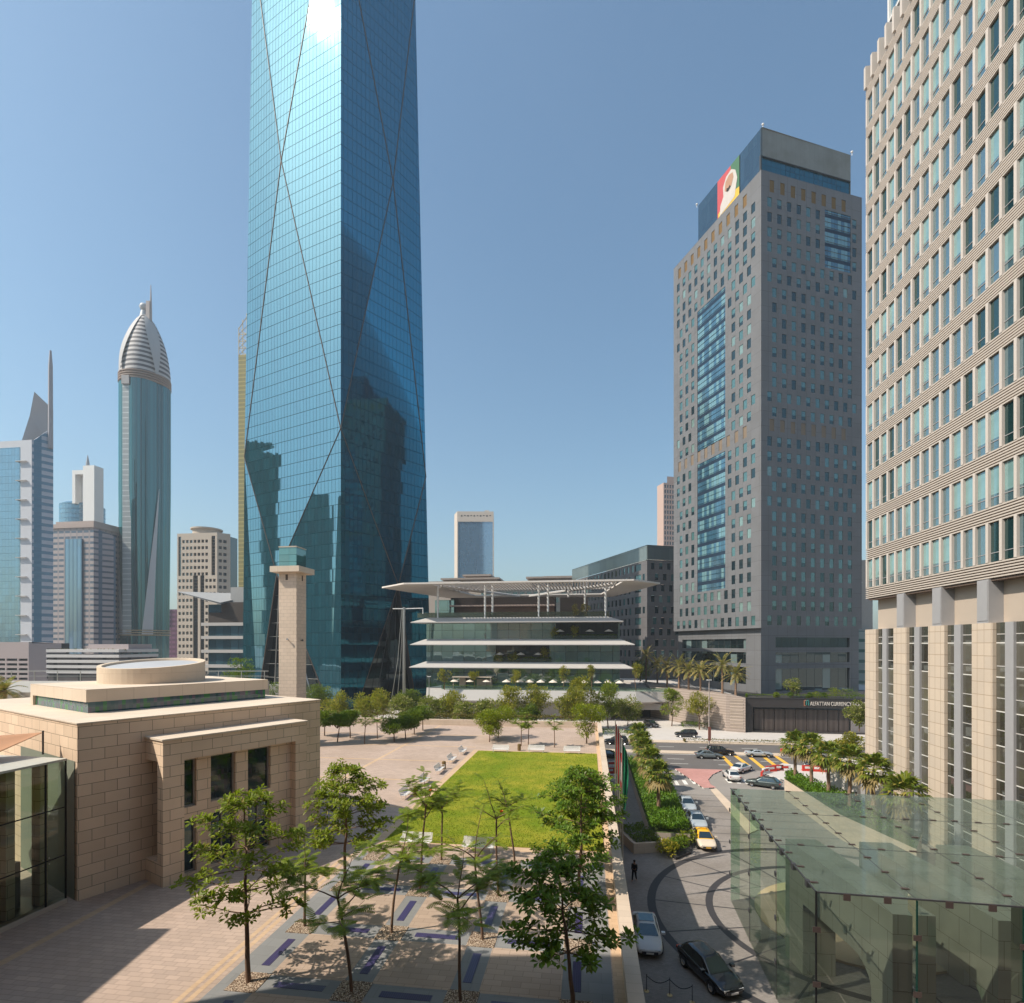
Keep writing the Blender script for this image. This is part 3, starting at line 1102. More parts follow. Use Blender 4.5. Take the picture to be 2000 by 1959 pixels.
# ribs
for pts in ((LU, XL), (XL, A1), (A0, XL), (XL, L1), (L1, QL), (QL, A1), (QL, B1), (QL, B2),
            (AU, XR), (XR, R1), (RU, XR), (XR, A1), (A1, QR), (QR, R1), (QR, C1), (QR, C2)):
    b = MB()
    b.tube([pts[0], pts[1]], .2, 5)
    b.build('diagonal_rib', M['rib'], tw)
b = MB()
BK = L0 + (R0 - A0)
b.face([A0, R0, BK, L0])
b.face([L0, BK, V((BK.x, BK.y, 0)), L2, L1, LU])
b.face([R0, RU, R1, R2, V((BK.x, BK.y, 0)), BK])
b.build('rear_facade', M['tower_r'], tw)

# towers out of view to the left: they are what the left facade mirrors
for (x, y, sx, sy, h, ms_) in ((-330, 60, 45, 30, 150, 'grey_panel2'), (-300, 120, 26, 26, 128, 'grey_panel2'), (-345, 165, 40, 30, 168, 'timber'), (-270, 20, 30, 40, 96, 'grey_panel'), (-380, -40, 50, 40, 190, 'timber')):
    b = MB()
    b.box(x - sx / 2, x + sx / 2, y - sy / 2, y + sy / 2, 0, h)
    tag(b.build('building_block', M[ms_]), kind='structure')

# ------------------------------------------------------------------ the stone and glass office block on the right
HO = V((44.9, 70.0, 0))
HFc = Face(HO, -D1)                       # u runs from the far corner towards the eye
hb = thing('office_block', 'beige office block with rows of tall fins above stone pilasters, at the right edge', 'office building', (HO.x, HO.y, 0))
BW, FH = 1.64, 4.84                       # bay width, storey height
NB, NF = 17, 13
ZB = 26.3                                 # underside of the lowest louvre band
UW = NB * BW
b = MB()
HFc.box(b, .35, UW + 12, -30, -1.5, 0, ZB + NF * FH + .6)
b.build('wall', M['hotel_back'], hb)


def louvre(z0, z1, parent):
    b = MB()
    HFc.box(b, 0, UW, -.74, -.12, z0, z1, 1)
    k = int(round((z1 - z0) / .235))
    for i in range(k):
        z = z0 + (z1 - z0) * (i + .5) / k
        HFc.box(b, .0, UW, -.1, .10, z - .065, z + .065, 0)
        b.box(-.03, 0, -.10, 6, z - .065, z + .065, 0, HFc.o, HFc.u, HFc.n * -1)
    b.build('louvre_band', [M['hotel_louvre'], M['hotel_back']], parent)


fin_items, win_items, blind_items = [], [], []
wmesh = {}
WH = 3.36
for key, mt in (('hotel_win', M['hotel_win']), ('hotel_teal', M['hotel_teal']), ('hotel_dark', M['hotel_dark'])):
    b = MB()
    ww = BW - .42
    zc = WH * (.45 if key == 'hotel_teal' else .99)
    if key == 'hotel_teal':
        b.face([(0, 0, 0), (ww, 0, 0), (ww, 0, WH * .3), (0, 0, WH * .3)], 1)
        b.face([(0, 0, WH * .3), (ww, 0, WH * .3), (ww, 0, WH), (0, 0, WH)], 0)
    else:
        b.face([(0, 0, 0), (ww, 0, 0), (ww, 0, WH), (0, 0, WH)], 0)
    b.box(0, ww, -.05, .0, .72, .78, 2)
    b.box(ww - .09, ww, -.06, .0, 0, WH, 2)
    o = b.build('proto', [mt, M['hotel_win'], M['hotel_grey']])
    wmesh[key] = o.data
    bpy.data.objects.remove(o)
b = MB()
b.box(-.16, .16, -.14, .17, -.05, WH + .12)
o = b.build('proto', M['hotel_fin'])
finmesh = o.data
bpy.data.objects.remove(o)
rr = random.Random(11)
for f in range(NF):
    z0 = ZB + f * FH + (1.48 if f else 1.48)
    louvre(ZB + f * FH, z0 - .02, hb)
    for k in range(NB):
        u = k * BW
        key = rr.choices(['hotel_win', 'hotel_teal', 'hotel_dark'], [4, 4, 1.2 + (3 if k > 12 else 0)])[0]
        win_items.append((wmesh[key], HFc.pt(u + .37, z0, -.10), HFc.rot, k, f))
        fin_items.append((finmesh, HFc.pt(u + .21, z0, 0), HFc.rot, k, f))
louvre(ZB + NF * FH, ZB + NF * FH + 1.5, hb)
ztop = ZB + NF * FH + 1.5
b = MB()                                    # roofline fins stand free above the last band
for k in range(NB):
    HFc.box(b, k * BW, k * BW + .42, -.6, .34, ztop, ztop + 2.7)
b.build('roof_fin', M['hotel_fin'], hb)
b = MB()
HFc.box(b, .5, UW, -1.2, -1.15, ztop, ztop + 2.4)
b.build('roof_screen', clear_glass('roof_screen_glass', (.6, .75, .75), .2), hb)


def proj_size(it):
    y = it[1][1]
    return -1.0 / max(y, 5)


def vis(it):
    x, y, z = it[1]
    px, py = CX + F * x / y, HY + (CH - z) * F / y
    return px < 2040 and py > -60 if y > 2 else False


for nm, items, mats in (('window', win_items, [M['hotel_win'], M['hotel_teal'], M['hotel_dark'], M['hotel_grey']]), ('fin', fin_items, [M['hotel_fin']])):
    items.sort(key=lambda it: (not vis(it), it[1][1]))
    for me, loc, rz, k, f in items[:99]:
        put(me, nm, hb, loc, rz)
    mass(nm, [it[:3] for it in items[99:]], hb, mats)
# recessed wall, grey columns, pilasters and lobby glazing below
ZP = 22.45
b = MB()
HFc.box(b, .6, UW + 10, -1.45, -1.05, ZP + .02, ZB)
b.build('recessed_wall', M['hotel_wall'], hb)
b = MB()
HFc.box(b, .55, UW, -1.05, -.05, ZB - .18, ZB - .01)
b.build('soffit', M['hotel_back'], hb)
for k in range(1, 5):
    u = k * 6.56
    b = MB()
    HFc.box(b, u + .65, u + 2.1, -1.05, .16, ZP, ZB - .02)
    HFc.box(b, u + .75, u + 2.0, .16, .2, ZP + .2, ZB - .2)
    b.build('grey_column', M['hotel_grey'], hb)
for k in range(0, 5):
    u = k * 6.56
    b = MB()
    HFc.box(b, u, u + 2.62, -1.4, .18, 0, ZP)
    b.build('pilaster', M['hotel_stone'], hb)
    b = MB()
    HFc.box(b, u + 2.62, u + 6.56, -1.4, -.12, 0, ZP)
    b.build('lobby_glass', M['lobby'], hb)
    for du in (3.95,):
        b = MB()
        HFc.box(b, u + du, u + du + .95, -.12, .10, 0, ZP)
        b.build('glazing_fin', M['hotel_grey'], hb)
    for i in range(8):
        b = MB()
        z = 2.2 + 2.75 * i
        HFc.box(b, u + 2.75, u + 3.94, -.12, -.08, z - .04, z + .04)
        b.build('transom', M['offwhite'], hb)
        b = MB()
        HFc.box(b, u + 4.91, u + 6.55, -.12, -.08, z - .04, z + .04)
        b.build('transom', M['offwhite'], hb)
# glazed upper block with white frame set back on the roof
b = MB()
HFc.box(b, 3.5, UW + 10, -14, -1.0, ztop, ztop + 40)
up = b.build('upper_glass_block', curtain('upper_block_glass', (.05, .13, .18), (.7, .88, .95), 2.4, 4.0, .08, .1, (.4, .42, .45), .3, .03, .003, .2), hb)
b = MB()
for u in (3.4, 8.4, 13.4):
    HFc.box(b, u, u + .3, -1.0, -.75, ztop, ztop + 40)
for z in (ztop + 4.5, ztop + 12.8, ztop + 21, ztop + 30):
    HFc.box(b, 3.7, UW, -.98, -.8, z, z + .28)
b.build('white_frame', M['white'], up)

# ------------------------------------------------------------------ grey punched-window tower
CO = V((.4505 * 141, 141.0, 0))
CUL = V((.292, -.956, 0))
wl = 39.0
CLf = Face(CO - CUL.normalized() * wl, CUL)          # left face, u = 0 far left ... wl at the corner
CRf = Face(CO, V((.9616, .2745, 0)))
vr = 32.6
ct = thing('grey_tower', 'grey panelled office tower with scattered small windows and a glass crown with a banner', 'office tower', (CO.x, CO.y, 0))
ZT0 = 24.9
ZTOP = CLf.zpx(1488, 329)
FHc = 3.83
nrow = int((ZTOP - 3.0 - ZT0) / FHc)
rr = random.Random(23)
wmesh2 = {}
w_, h_ = 1.42, 2.45
for key, mt in (('d', [M['win_dark']]), ('t', [M['win_teal']]), ('p', [M['win_pale']]), ('h', [M['win_teal'], M['win_dark']]), ('s', [M['shutter']]), ('f', [M['shutter_faint']])):
    b = MB()
    hh = 3.1 if key in 'sf' else h_
    if key == 'h':
        b.face([(0, 0, 0), (w_, 0, 0), (w_, 0, hh * .42), (0, 0, hh * .42)], 1)
        b.face([(0, 0, hh * .42), (w_, 0, hh * .42), (w_, 0, hh), (0, 0, hh)], 0)
    else:
        b.face([(0, 0, 0), (w_, 0, 0), (w_, 0, hh), (0, 0, hh)], 0)
    o = b.build('proto', mt)
    wmesh2[key] = o.data
    bpy.data.objects.remove(o)
cw = MB()
items, shut = [], []
gl_l = (CLf.upx(1362), CLf.upx(1416.5))
gz = [(CLf.zpx(1389, 857), CLf.zpx(1389, 587)), (CLf.zpx(1389, 1143), CLf.zpx(1389, 886))]
gl_r = (CRf.upx(1611), CRf.upx(1662))
gzr = (CRf.zpx(1636, 523), CRf.zpx(1636, 422))
for fc, W, gf, gzs in ((CLf, wl, gl_l, gz), (CRf, vr, gl_r, [gzr])):
    for r_ in range(nrow + 1):
        z0 = ZT0 + r_ * FHc
        z1 = z0 + FHc if r_ < nrow else ZTOP
        zw = z0 + .75
        band = any(a - .5 < zw + 1 < c - .8 for a, c in gzs)
        row_s = r_ == nrow
        row_f = abs(r_ - int((CLf.zpx(1488, 815) - ZT0) / FHc)) == 0
        hh = 3.1 if row_s or row_f else h_
        sh_ = (0, 1.5, 1.5, 0, 1.5)[(r_ * 7 + (r_ // 3)) % 5]
        op = []
        u = 1.9 + sh_
        while u + w_ < W - 1.2:
            if not (band and gf[0] - .4 - w_ < u < gf[1] + .4):
                op.append((u, u + w_))
            u += 3.05
        if (row_s or row_f):
            op = [(2.6 + 3.3 * k, 2.6 + 3.3 * k + w_) for k in range(int((W - 4) / 3.3))]
        o2 = list(op)
        if band:
            fc.strip(cw, z0, zw, 0, W, [gf], .35, tb=False)
            fc.strip(cw, zw + hh, z1, 0, W, [gf], .35, tb=False)
            # opening row: windows get lintel and sill, the glass field runs through
            fc.strip(cw, zw, zw + hh, 0, W, op + [gf], .13)
        else:
            fc.strip(cw, z0, zw, 0, W, [], .3)
            fc.strip(cw, zw, zw + hh, 0, W, op, .13)
            fc.strip(cw, zw + hh, z1, 0, W, [], .3)
        for a, e in op:
            if row_s:
                k = 's'
            elif row_f:
                k = 'f'
            else:
                k = rr.choices('dtph', [4, 3, 1.5, 3.5] if fc is CLf else [3.5, 3.5, .3, 3])[0]
            items.append((wmesh2[k], fc.pt(a, zw, -.11), fc.rot))
cw.face([CLf.pt(0, ZTOP), CLf.pt(wl, ZTOP), CRf.pt(vr, ZTOP), V((CLf.pt(0, ZTOP) + (CRf.u * vr)))])
cw.face([CLf.pt(0, ZT0), CLf.pt(0, ZT0) + CRf.u * vr, CRf.pt(vr, ZT0), CLf.pt(wl, ZT0)])
e0, e1, e2 = CLf.pt(0, ZT0), CLf.pt(0, ZT0) + CRf.u * vr, CRf.pt(vr, ZT0)
up_ = V((0, 0, ZTOP - ZT0))
cw.face([e1, e0, e0 + up_, e1 + up_])
cw.face([e2, e1, e1 + up_, e2 + up_])
cw.build('wall', M['grey_panel'], ct)
items.sort(key=lambda it: it[1][1])
for me, loc, rz in items[:99]:
    put(me, 'window', ct, loc, rz)
mass('window', items[99:], ct, [M[k] for k in ('win_dark', 'win_teal', 'win_pale', 'shutter', 'shutter_faint')])
for fc, gf, gzs in ((CLf, gl_l, gz), (CRf, gl_r, [gzr])):
    for (za, zc) in gzs:
        za, zc = za - 1.5, zc + 1.2
        b = MB()
        b.face([fc.pt(gf[0] - .1, za, -.12), fc.pt(gf[1] + .1, za, -.12), fc.pt(gf[1] + .1, zc, -.12), fc.pt(gf[0] - .1, zc, -.12)])
        b.build('window_field', M['blueglass'], ct)
# plinth
b = MB()
CL2 = Face(CLf.pt(0, 0, -1.2), CLf.u)
zs = [(8.0, 10.0, []), (10.0, 14.6, [(3, wl - 7)]), (14.6, 15.6, []), (15.6, 18.6, [(3, wl - 7)]), (18.6, 19.6, []), (19.6, 22.2, [(3, wl - 7)]), (22.2, ZT0 + .01, [])]
for z0, z1, op in zs:
    CL2.strip(b, z0, z1, .8, wl - .02, op, .5)
zr = [(8.0, 8.6, []), (8.6, 14.4, [(4.5, vr - 4)]), (14.4, 15.9, []), (15.9, 18.6, [(4.5, vr - 4)]), (18.6, 19.9, []), (19.9, 22.5, [(4.5, vr - 4)]), (22.5, ZT0 + .01, [])]
CR2 = Face(CRf.pt(0, 0, -.06), CRf.u)
for z0, z1, op in zr:
    CR2.strip(b, z0, z1, 0, vr - 1, op, .5)
b.face([CR2.pt(vr - 1, 8), CR2.pt(vr - 1, 8, -20), CR2.pt(vr - 1, ZT0, -20), CR2.pt(vr - 1, ZT0)])
b.build('plinth', M['grey_panel'], ct)
b = MB()
for fc, a, e in ((CL2, 3, wl - 7), (CR2, 4.5, vr - 4)):
    b.face([fc.pt(a, 8, -.45), fc.pt(e, 8, -.45), fc.pt(e, 23, -.45), fc.pt(a, 23, -.45)])
b.build('plinth_window', curtain('plinth_glass', (.010, .016, .018), (.7, .85, .88), 2.6, 9, .12, .05, (.05, .05, .05), .10, .02, .006, .6, (.14, .19, .19), .12), ct)
# crown
ca = CLf.upx(1361)
ce = wl - .25
cr_ = CRf.upx(1664.5)
ZC1 = CRf.zpx(1490, 246)
CLc = Face(CLf.pt(0, 0, -.5), CLf.u)
CRc = Face(CRf.pt(0, 0, -.5), CRf.u)
b = MB()
b.face([CLc.pt(ca, ZTOP - .1), CLc.pt(ce, ZTOP - .1), CLc.pt(ce, ZC1), CLc.pt(ca, ZC1)])
b.face([CLc.pt(ca, ZTOP), CLc.pt(ca, ZC1), CLc.pt(ca, ZC1) + CRf.u * 25, CLc.pt(ca, ZTOP) + CRf.u * 25])
cg = b.build('crown', M['crown_glass'], ct)
zm = CRf.zpx(1490, 300)
b = MB()
b.face([CRc.pt(.25, zm), CRc.pt(cr_, zm), CRc.pt(cr_, ZC1), CRc.pt(.25, ZC1)])
b.face([CLc.pt(ca, ZC1), CLc.pt(ce, ZC1), CRc.pt(cr_, ZC1), CLc.pt(ca, ZC1) + CRf.u * 25])
b.face([CRc.pt(cr_, ZTOP), CRc.pt(cr_, ZTOP, -14), CRc.pt(cr_, ZC1, -14), CRc.pt(cr_, ZC1)])
b.build('crown_screen', M['crown_conc'], cg)
b = MB()
b.face([CRc.pt(.25, ZTOP - .1, -.3), CRc.pt(cr_, ZTOP - .1, -.3), CRc.pt(cr_, zm, -.3), CRc.pt(.25, zm, -.3)])
b.build('crown_window', M['crown_blue'], cg)
b = MB()
CRc.box(b, .25, cr_, -.4, .05, zm - .2, zm)
CRc.box(b, .25, .6, -.4, .05, ZTOP, zm - .2)
b.build('crown_frame', M['darksteel'], cg)
for px_, fc in ((1490, CRc), (1664, CRc), (1361, CLc)):
    b = MB()
    p = fc.pt(fc.upx(px_), ZC1)
    b.tube([p, p + V((0, 0, .7))], .08, 6)
    b.lathe([(.05, .7), (.3, .8), (.3, 1.1), (.06, 1.3)], 10, p)
    b.build('roof_lamp', M['white'], cg)
# banner on the crown: flag colours and a head in a white headscarf
ba, be = CLf.upx(1399), CLf.upx(1442)
bz0, bz1 = ZTOP + .1, ZC1 - .15
bw = be - ba


def bpoly(pts, d, m, name, par):
    b = MB()
    b.face([CLc.pt(ba + x * bw, bz0 + y * (bz1 - bz0), d) for x, y in pts])
    return b.build(name, m, par)


bn = bpoly([(0, 0), (1, 0), (1, 1), (0, 1)], .12, plain('banner_red', (.48, .07, .08), .7), 'banner', ct)
bpoly([(.62, 0), (1, 0), (1, 1), (.62, 1)], .16, plain('banner_green', (.05, .15, .08), .7), 'banner_panel', bn)
bpoly([(.05, 0), (1, 0), (1, .22), (.6, .3), (.05, .12)], .20, plain('banner_gold', (.66, .42, .05), .7), 'banner_panel', bn)
bpoly([(.12, .02), (.80, .10), (.92, .5), (.84, .74), (.66, .88), (.42, .84), (.28, .66), (.30, .42), (.16, .26)], .24, plain('banner_white', (.52, .48, .45), .7, var=.15, scale=.4), 'banner_scarf', bn)
bpoly([(.36, .52), (.48, .42), (.66, .46), (.76, .62), (.72, .76), (.56, .80), (.40, .72)], .28, plain('banner_face', (.40, .22, .14), .7), 'banner_face', bn)
bpoly([(.44, .46), (.52, .41), (.64, .46), (.60, .52), (.52, .49), (.46, .53)], .32, M['hair'], 'banner_beard', bn)

# ------------------------------------------------------------------ dark shop block with the sign under the tower, and the ribbed wall beside it
SO = P(1456, 1430)
SF = Face(SO, D2)
sp_ = thing('shop_block', 'low dark shop block with a lettered sign band below the grey tower', 'shop', (SO.x, SO.y, 0))
SZ = 8.0
b = MB()
for z0, z1, op in ((0, .3, []), (.3, 5.9, [(1.6, 32)]), (5.9, SZ, [])):
    SF.strip(b, z0, z1, 0, 42, op, 1.2)
b.face([SF.pt(0, SZ), SF.pt(42, SZ), SF.pt(42, SZ, -30), SF.pt(0, SZ, -30)])
b.build('wall', plain('dark_shop_cladding', (.045, .040, .040), .5, var=.1), sp_)
b = MB()
for i in range(9):
    u = 2.2 + i * 2.35
    SF.box(b, u, u + 2.2, -1.25, -1.1, .3, 5.4)
b.build('shutter', bars('shop_shutter', (.085, .065, .058), (.055, .042, .038), 1.1, 0, .5, .5), sp_)
b = MB()
SF.box(b, 23.6, 32, -1.25, -1.0, .3, 5.9)
b.build('shop_window', window_glass('shop_glass', (.05, .04, .035)), sp_)
b = MB()
SF.box(b, 23.5, 27.5, -1.0, -.9, 3.7, 5.7)
SF.box(b, 27.9, 31.5, -1.0, -.9, 3.7, 5.7)
b.build('shop_blind', plain('brown_blind', (.20, .125, .09), .7), sp_)
b = MB()
SF.box(b, 23.5, 27.5, -1.0, -.7, .3, 3.0)
b.build('shop_door', plain('grey_roller_door', (.22, .20, .20), .6), sp_)
b = MB()
SF.box(b, 0, 42, .0, .1, SZ, SZ + .18)
b.build('coping', M['darksteel'], sp_)
# lettering
FONT_M = plain('sign_letters', (.62, .57, .52), .5)


def text(s, face_, u, z, size, d, mt, name, parent):
    cu = bpy.data.curves.new(name, 'FONT')
    cu.body = s
    cu.size = size
    cu.extrude = .05
    o = bpy.data.objects.new(name, cu)
    COL.objects.link(o)
    dg = bpy.context.evaluated_depsgraph_get()
    me = bpy.data.meshes.new_from_object(o.evaluated_get(dg))
    bpy.data.objects.remove(o)
    for v_ in me.vertices:
        v_.co.x *= .66
    me.materials.clear()
    me.materials.append(mt)
    ob = bpy.data.objects.new(name, me)
    COL.objects.link(ob)
    ob.parent = parent
    ob.location = face_.pt(u, z, d) - ORG[parent.name]
    ob.rotation_euler = (RAD(90), 0, face_.rot)
    ORG[ob.name] = ORG[parent.name]
    return ob


tu = SF.upx(1582)
text('ALFATTAN CURRENCY HOUSE', SF, tu, 6.5, 1.3, .08, FONT_M, 'sign_lettering', sp_)
lu = SF.upx(1570)
for (x0, x1, z0, z1, mt) in ((0, .16, 6.35, 7.75, plain('logo_copper', (.42, .18, .10), .5)), (0, .5, 7.6, 7.75, plain('logo_rose', (.55, .3, .25), .5)), (.5, .62, 6.6, 7.6, plain('logo_teal', (.05, .30, .28), .5)), (.62, 1.02, 7.6, 7.75, plain('logo_teal_top', (.08, .36, .33), .5)), (.95, 1.1, 6.5, 7.5, plain('logo_teal_side', (.04, .26, .25), .5)), (0, .42, 6.35, 6.48, plain('logo_copper_foot', (.42, .2, .12), .5))):
    b = MB()
    SF.box(b, lu + x0, lu + x1, .02, .12, z0, z1)
    b.build('logo_mark', mt, sp_)

wv = thing('ribbed_wall', 'sand coloured retaining wall with horizontal ribs beside the dark shop block', 'retaining wall', (SO.x, SO.y, 0))
rib_m = bars('ribbed_render', (.40, .325, .28), (.30, .24, .205), .62, 1, .62, .85)
W0, W1, W2, W3 = P(1456, 1431), P(1418, 1428), P(1330, 1412), P(1268, 1400)
b = MB()
pts = [W0, W1, W2, W3]
zt = [8.2, 8.5, 9.0, 8.6]
for i in range(3):
    a, e = pts[i], pts[i + 1]
    b.face([e, a, (a.x, a.y, zt[i]), (e.x, e.y, zt[i + 1])])
bk = [V((p.x, p.y, z)) for p, z in zip(pts, zt)]
b.face(bk + [bk[3] + V((4, 26, 0)), bk[0] + V((0, 26, 0))])
b.build('wall_face', rib_m, wv)
b = MB()
a, e = W0, W1
d = (a - e).normalized()
nrm = V((d.y, -d.x, 0))
for i in range(9):
    z = .9 + i * .78
    p0, p1 = e + d * .9, a - d * .5
    b.face([p0 + nrm * .02 + V((0, 0, z)), p1 + nrm * .02 + V((0, 0, z)), p1 + nrm * .14 + V((0, 0, z + .34)), p0 + nrm * .14 + V((0, 0, z + .34))])
    b.face([p0 + nrm * .14 + V((0, 0, z + .34)), p1 + nrm * .14 + V((0, 0, z + .34)), p1 + nrm * .01 + V((0, 0, z + .38)), p0 + nrm * .01 + V((0, 0, z + .38))])
b.build('rib', M['sandwall'], wv)

# planted terrace deck between the two buildings
b = MB()
b.prism([(SO.x, SO.y + .2), (SO.x + 46, SO.y - 6), (SO.x + 60, 200), (40, 210), (W3.x + 1, W3.y + 4), (W2.x, W2.y + .3), (W1.x, W1.y + .3)], 7.0, 7.95)
tag(b.build('terrace_ground', M['pale']), kind='structure')

# ------------------------------------------------------------------ grey mid-rise block behind
GO = V((.2444 * 200, 200.0, 0))
gw_, gv_ = 69.0, 34.0
GLf = Face(GO - CUL.normalized() * gw_, CUL)
GRf = Face(GO, V((.9616, .2745, 0)))
gk = thing('grey_midrise', 'grey mid-rise block with slanting roofline behind the terraced glass building', 'office building', (GO.x, GO.y, 0))
GT = GLf.zpx(1264, 1064)
GT1 = GT - 5.6
rr = random.Random(4)
cw = MB()
items = []
nr = int((GT1 - 8) / 4.0)
gf = (GLf.upx(1240), GLf.upx(1252))
for fc, W in ((GLf, gw_), (GRf, gv_)):
    for r_ in range(nr):
        z0 = GT1 - (r_ + 1) * 4.0
        op = []
        u = 1.6 + (0, 1.6, .8)[r_ % 3]
        while u + 1.5 < W - 1.5:
            if fc is GRf or not (gf[0] - 2 < u < gf[1] + .5):
                op.append((u, u + 1.5))
            u += 3.3
        if fc is GLf:
            op2 = op + [gf]
        else:
            op2 = op
        fc.strip(cw, z0, z0 + .9, 0, W, [], .3)
        fc.strip(cw, z0 + .9, z0 + 3.4, 0, W, op2, .3)
        fc.strip(cw, z0 + 3.4, z0 + 4.0, 0, W, [], .3)
        for a, e in op:
            items.append((wmesh2[rr.choices('dtph', [6, 1.5, .3, 1.2])[0]], fc.pt(a, z0 + .9, -.16), fc.rot))
        if fc is GLf:
            b2 = MB()
            b2.face([fc.pt(gf[0], z0 + .9, -.26), fc.pt(gf[1], z0 + .9, -.26), fc.pt(gf[1], z0 + 3.4, -.26), fc.pt(gf[0], z0 + 3.4, -.26)])
            b2.build('corner_window', M['win_teal'] if r_ % 2 else M['win_dark'], gk)
zlow = GT1 - nr * 4.0
for fc, W in ((GLf, gw_), (GRf, gv_)):
    fc.strip(cw, 0, zlow, 0, W, [])
cw.face([GLf.pt(0, 0), GLf.pt(0, GT1), GLf.pt(0, GT1) + GRf.u * gv_, GLf.pt(0, 0) + GRf.u * gv_])
cw.build('wall', M['grey_panel2'], gk)
items.sort(key=lambda it: it[1][1])
for me, loc, rz in items[:99]:
    put(me, 'window', gk, loc, rz)
mass('window', items[99:], gk, [M[k] for k in ('win_dark', 'win_teal', 'win_pale')])
b = MB()
for fc, W in ((GLf, gw_), (GRf, gv_)):
    f2 = Face(fc.pt(0, 0, -.2), fc.u)
    f2.strip(b, GT1 + .35, GT, 0, W, [])
b.face([GLf.pt(0, GT), GLf.pt(gw_, GT), GRf.pt(gv_, GT), GLf.pt(0, GT) + GRf.u * gv_])
b.build('attic', curtain('attic_glass', (.13, .155, .155), (.75, .85, .85), 3, 8, .05, .1, (.08, .09, .09), .1, .15, .004, .15), gk)
b = MB()
for fc, W in ((GLf, gw_), (GRf, gv_)):
    f2 = Face(fc.pt(0, 0, -.9), fc.u)
    f2.strip(b, GT1, GT1 + .35, 0, W, [])
b.build('attic_recess', M['black'], gk)

# ------------------------------------------------------------------ terraced glass building with white floating floor plates
PO = V((0, 158.0, 0))
PF = Face(PO, D2)
pdm = thing('terraced_building', 'low glass building with white floating floor plates and a huge slatted canopy', 'building', (PO.x, PO.y, 8))
PD = -26.0                                  # depth of the block


def pu(px):
    return PF.upx(px)


def zz(py, Y=158.0):
    return CH - (py - HY) / F * Y


ul, ur = pu(829), pu(1212)
slabs = [(zz(1216), zz(1205), 805, 1217, 832, 1188), (zz(1260), zz(1248), 804, 1239, 828, 1211), (zz(1305), zz(1293), 802, 1238, 828, 1211)]
TZ = 8.0
# floor plates: thin lip below, sloping up to the glass line
for z0, z1, p0, p1, q0, q1 in slabs:
    b = MB()
    o_ = [PF.pt(pu(p0), z0, 1.6), PF.pt(pu(p1), z0, 1.6), PF.pt(pu(p1), z0, PD), PF.pt(pu(p0) + 1, z0, -9)]
    o_[3] = PF.pt(pu(p0) + 6, z0, PD)
    i_ = [PF.pt(pu(q0), z1, -1.4), PF.pt(pu(q1), z1, -1.4), PF.pt(pu(q1), z1, PD), PF.pt(pu(q0) + 3, z1, PD)]
    lip = [p + V((0, 0, .22)) for p in o_]
    for k in range(4):
        j = (k + 1) % 4
        b.face([o_[k], o_[j], lip[j], lip[k]])
        b.face([lip[k], lip[j], i_[j], i_[k]])
    b.face(i_)
    b.face(o_[::-1])
    b.build('floor_plate', M['offwhite'], pdm)
# glass storeys
lv = [TZ, slabs[2][0], slabs[2][1], slabs[1][0], slabs[1][1], slabs[0][0]]
for k, (z0, z1) in enumerate(((TZ, slabs[2][0]), (slabs[2][1], slabs[1][0]), (slabs[1][1], slabs[0][0]))):
    b = MB()
    a, e = pu(829), pu(1211)
    b.face([PF.pt(a, z0, -2.0), PF.pt(e, z0, -2.0), PF.pt(e, z1, -2.0), PF.pt(a, z1, -2.0)])
    b.face([PF.pt(a + 4, z0, PD), PF.pt(a, z0, -2.0), PF.pt(a, z1, -2.0), PF.pt(a + 4, z1, PD)])
    b.face([PF.pt(e, z0, -2.0), PF.pt(e, z0, PD), PF.pt(e, z1, PD), PF.pt(e, z1, -2.0)])
    b.build('glass_storey', M['pod_glass'], pdm)
# recessed terraces in the upper two storeys: dark back wall, front balustrade
b = MB()
for (p0, p1, z0, z1) in ((1084, 1208, slabs[1][1], slabs[0][0]), (966, 1072, slabs[2][1], slabs[1][0])):
    PF.box(b, pu(p0), pu(p1), -1.98, -1.9, z0 + .02, z1 - .02)
b.build('terrace_recess', M['dark_glass'], pdm)
b = MB()
for (p0, p1, z) in ((1078, 1206, slabs[1][1]), (962, 1078, slabs[2][1])):
    PF.box(b, pu(p0), pu(p1), -1.2, -1.15, z + .02, z + 1.0)
b.build('balustrade', M['rail_glass'], pdm)
# roof terrace: balustrade, dark timber pavilion, glass box
zr = slabs[0][1]
b = MB()
PF.box(b, pu(812), pu(1190), -1.6, -1.55, zr + .02, zr + 1.5)
b.build('balustrade', clear_glass('roof_balustrade_glass', (.55, .62, .55), .35, (.20, .22, .17)), pdm)
b = MB()
PF.box(b, pu(862), pu(1080), -16, -11, zr, zr + 6.6)
PF.box(b, pu(1090), pu(1148), -16, -11, zr, zr + 6.4)
b.build('roof_pavilion', M['timber'], pdm)
b = MB()
PF.box(b, pu(866), pu(1080), -11, -7.5, zr + 3.7, zr + 4.1)
b.build('pavilion_awning', plain('pink_awning', (.50, .38, .33), .7), pdm)
b = MB()
PF.box(b, pu(868), pu(1078), -11, -10.9, zr, zr + 3.6)
b.build('pavilion_front', plain('bar_front', (.20, .13, .10), .7, var=.4, scale=.6), pdm)
b = MB()
PF.box(b, pu(833), pu(872), -14, -9, zr, zr + 5.8)
b.build('stair_box', M['pod_glass'], pdm)
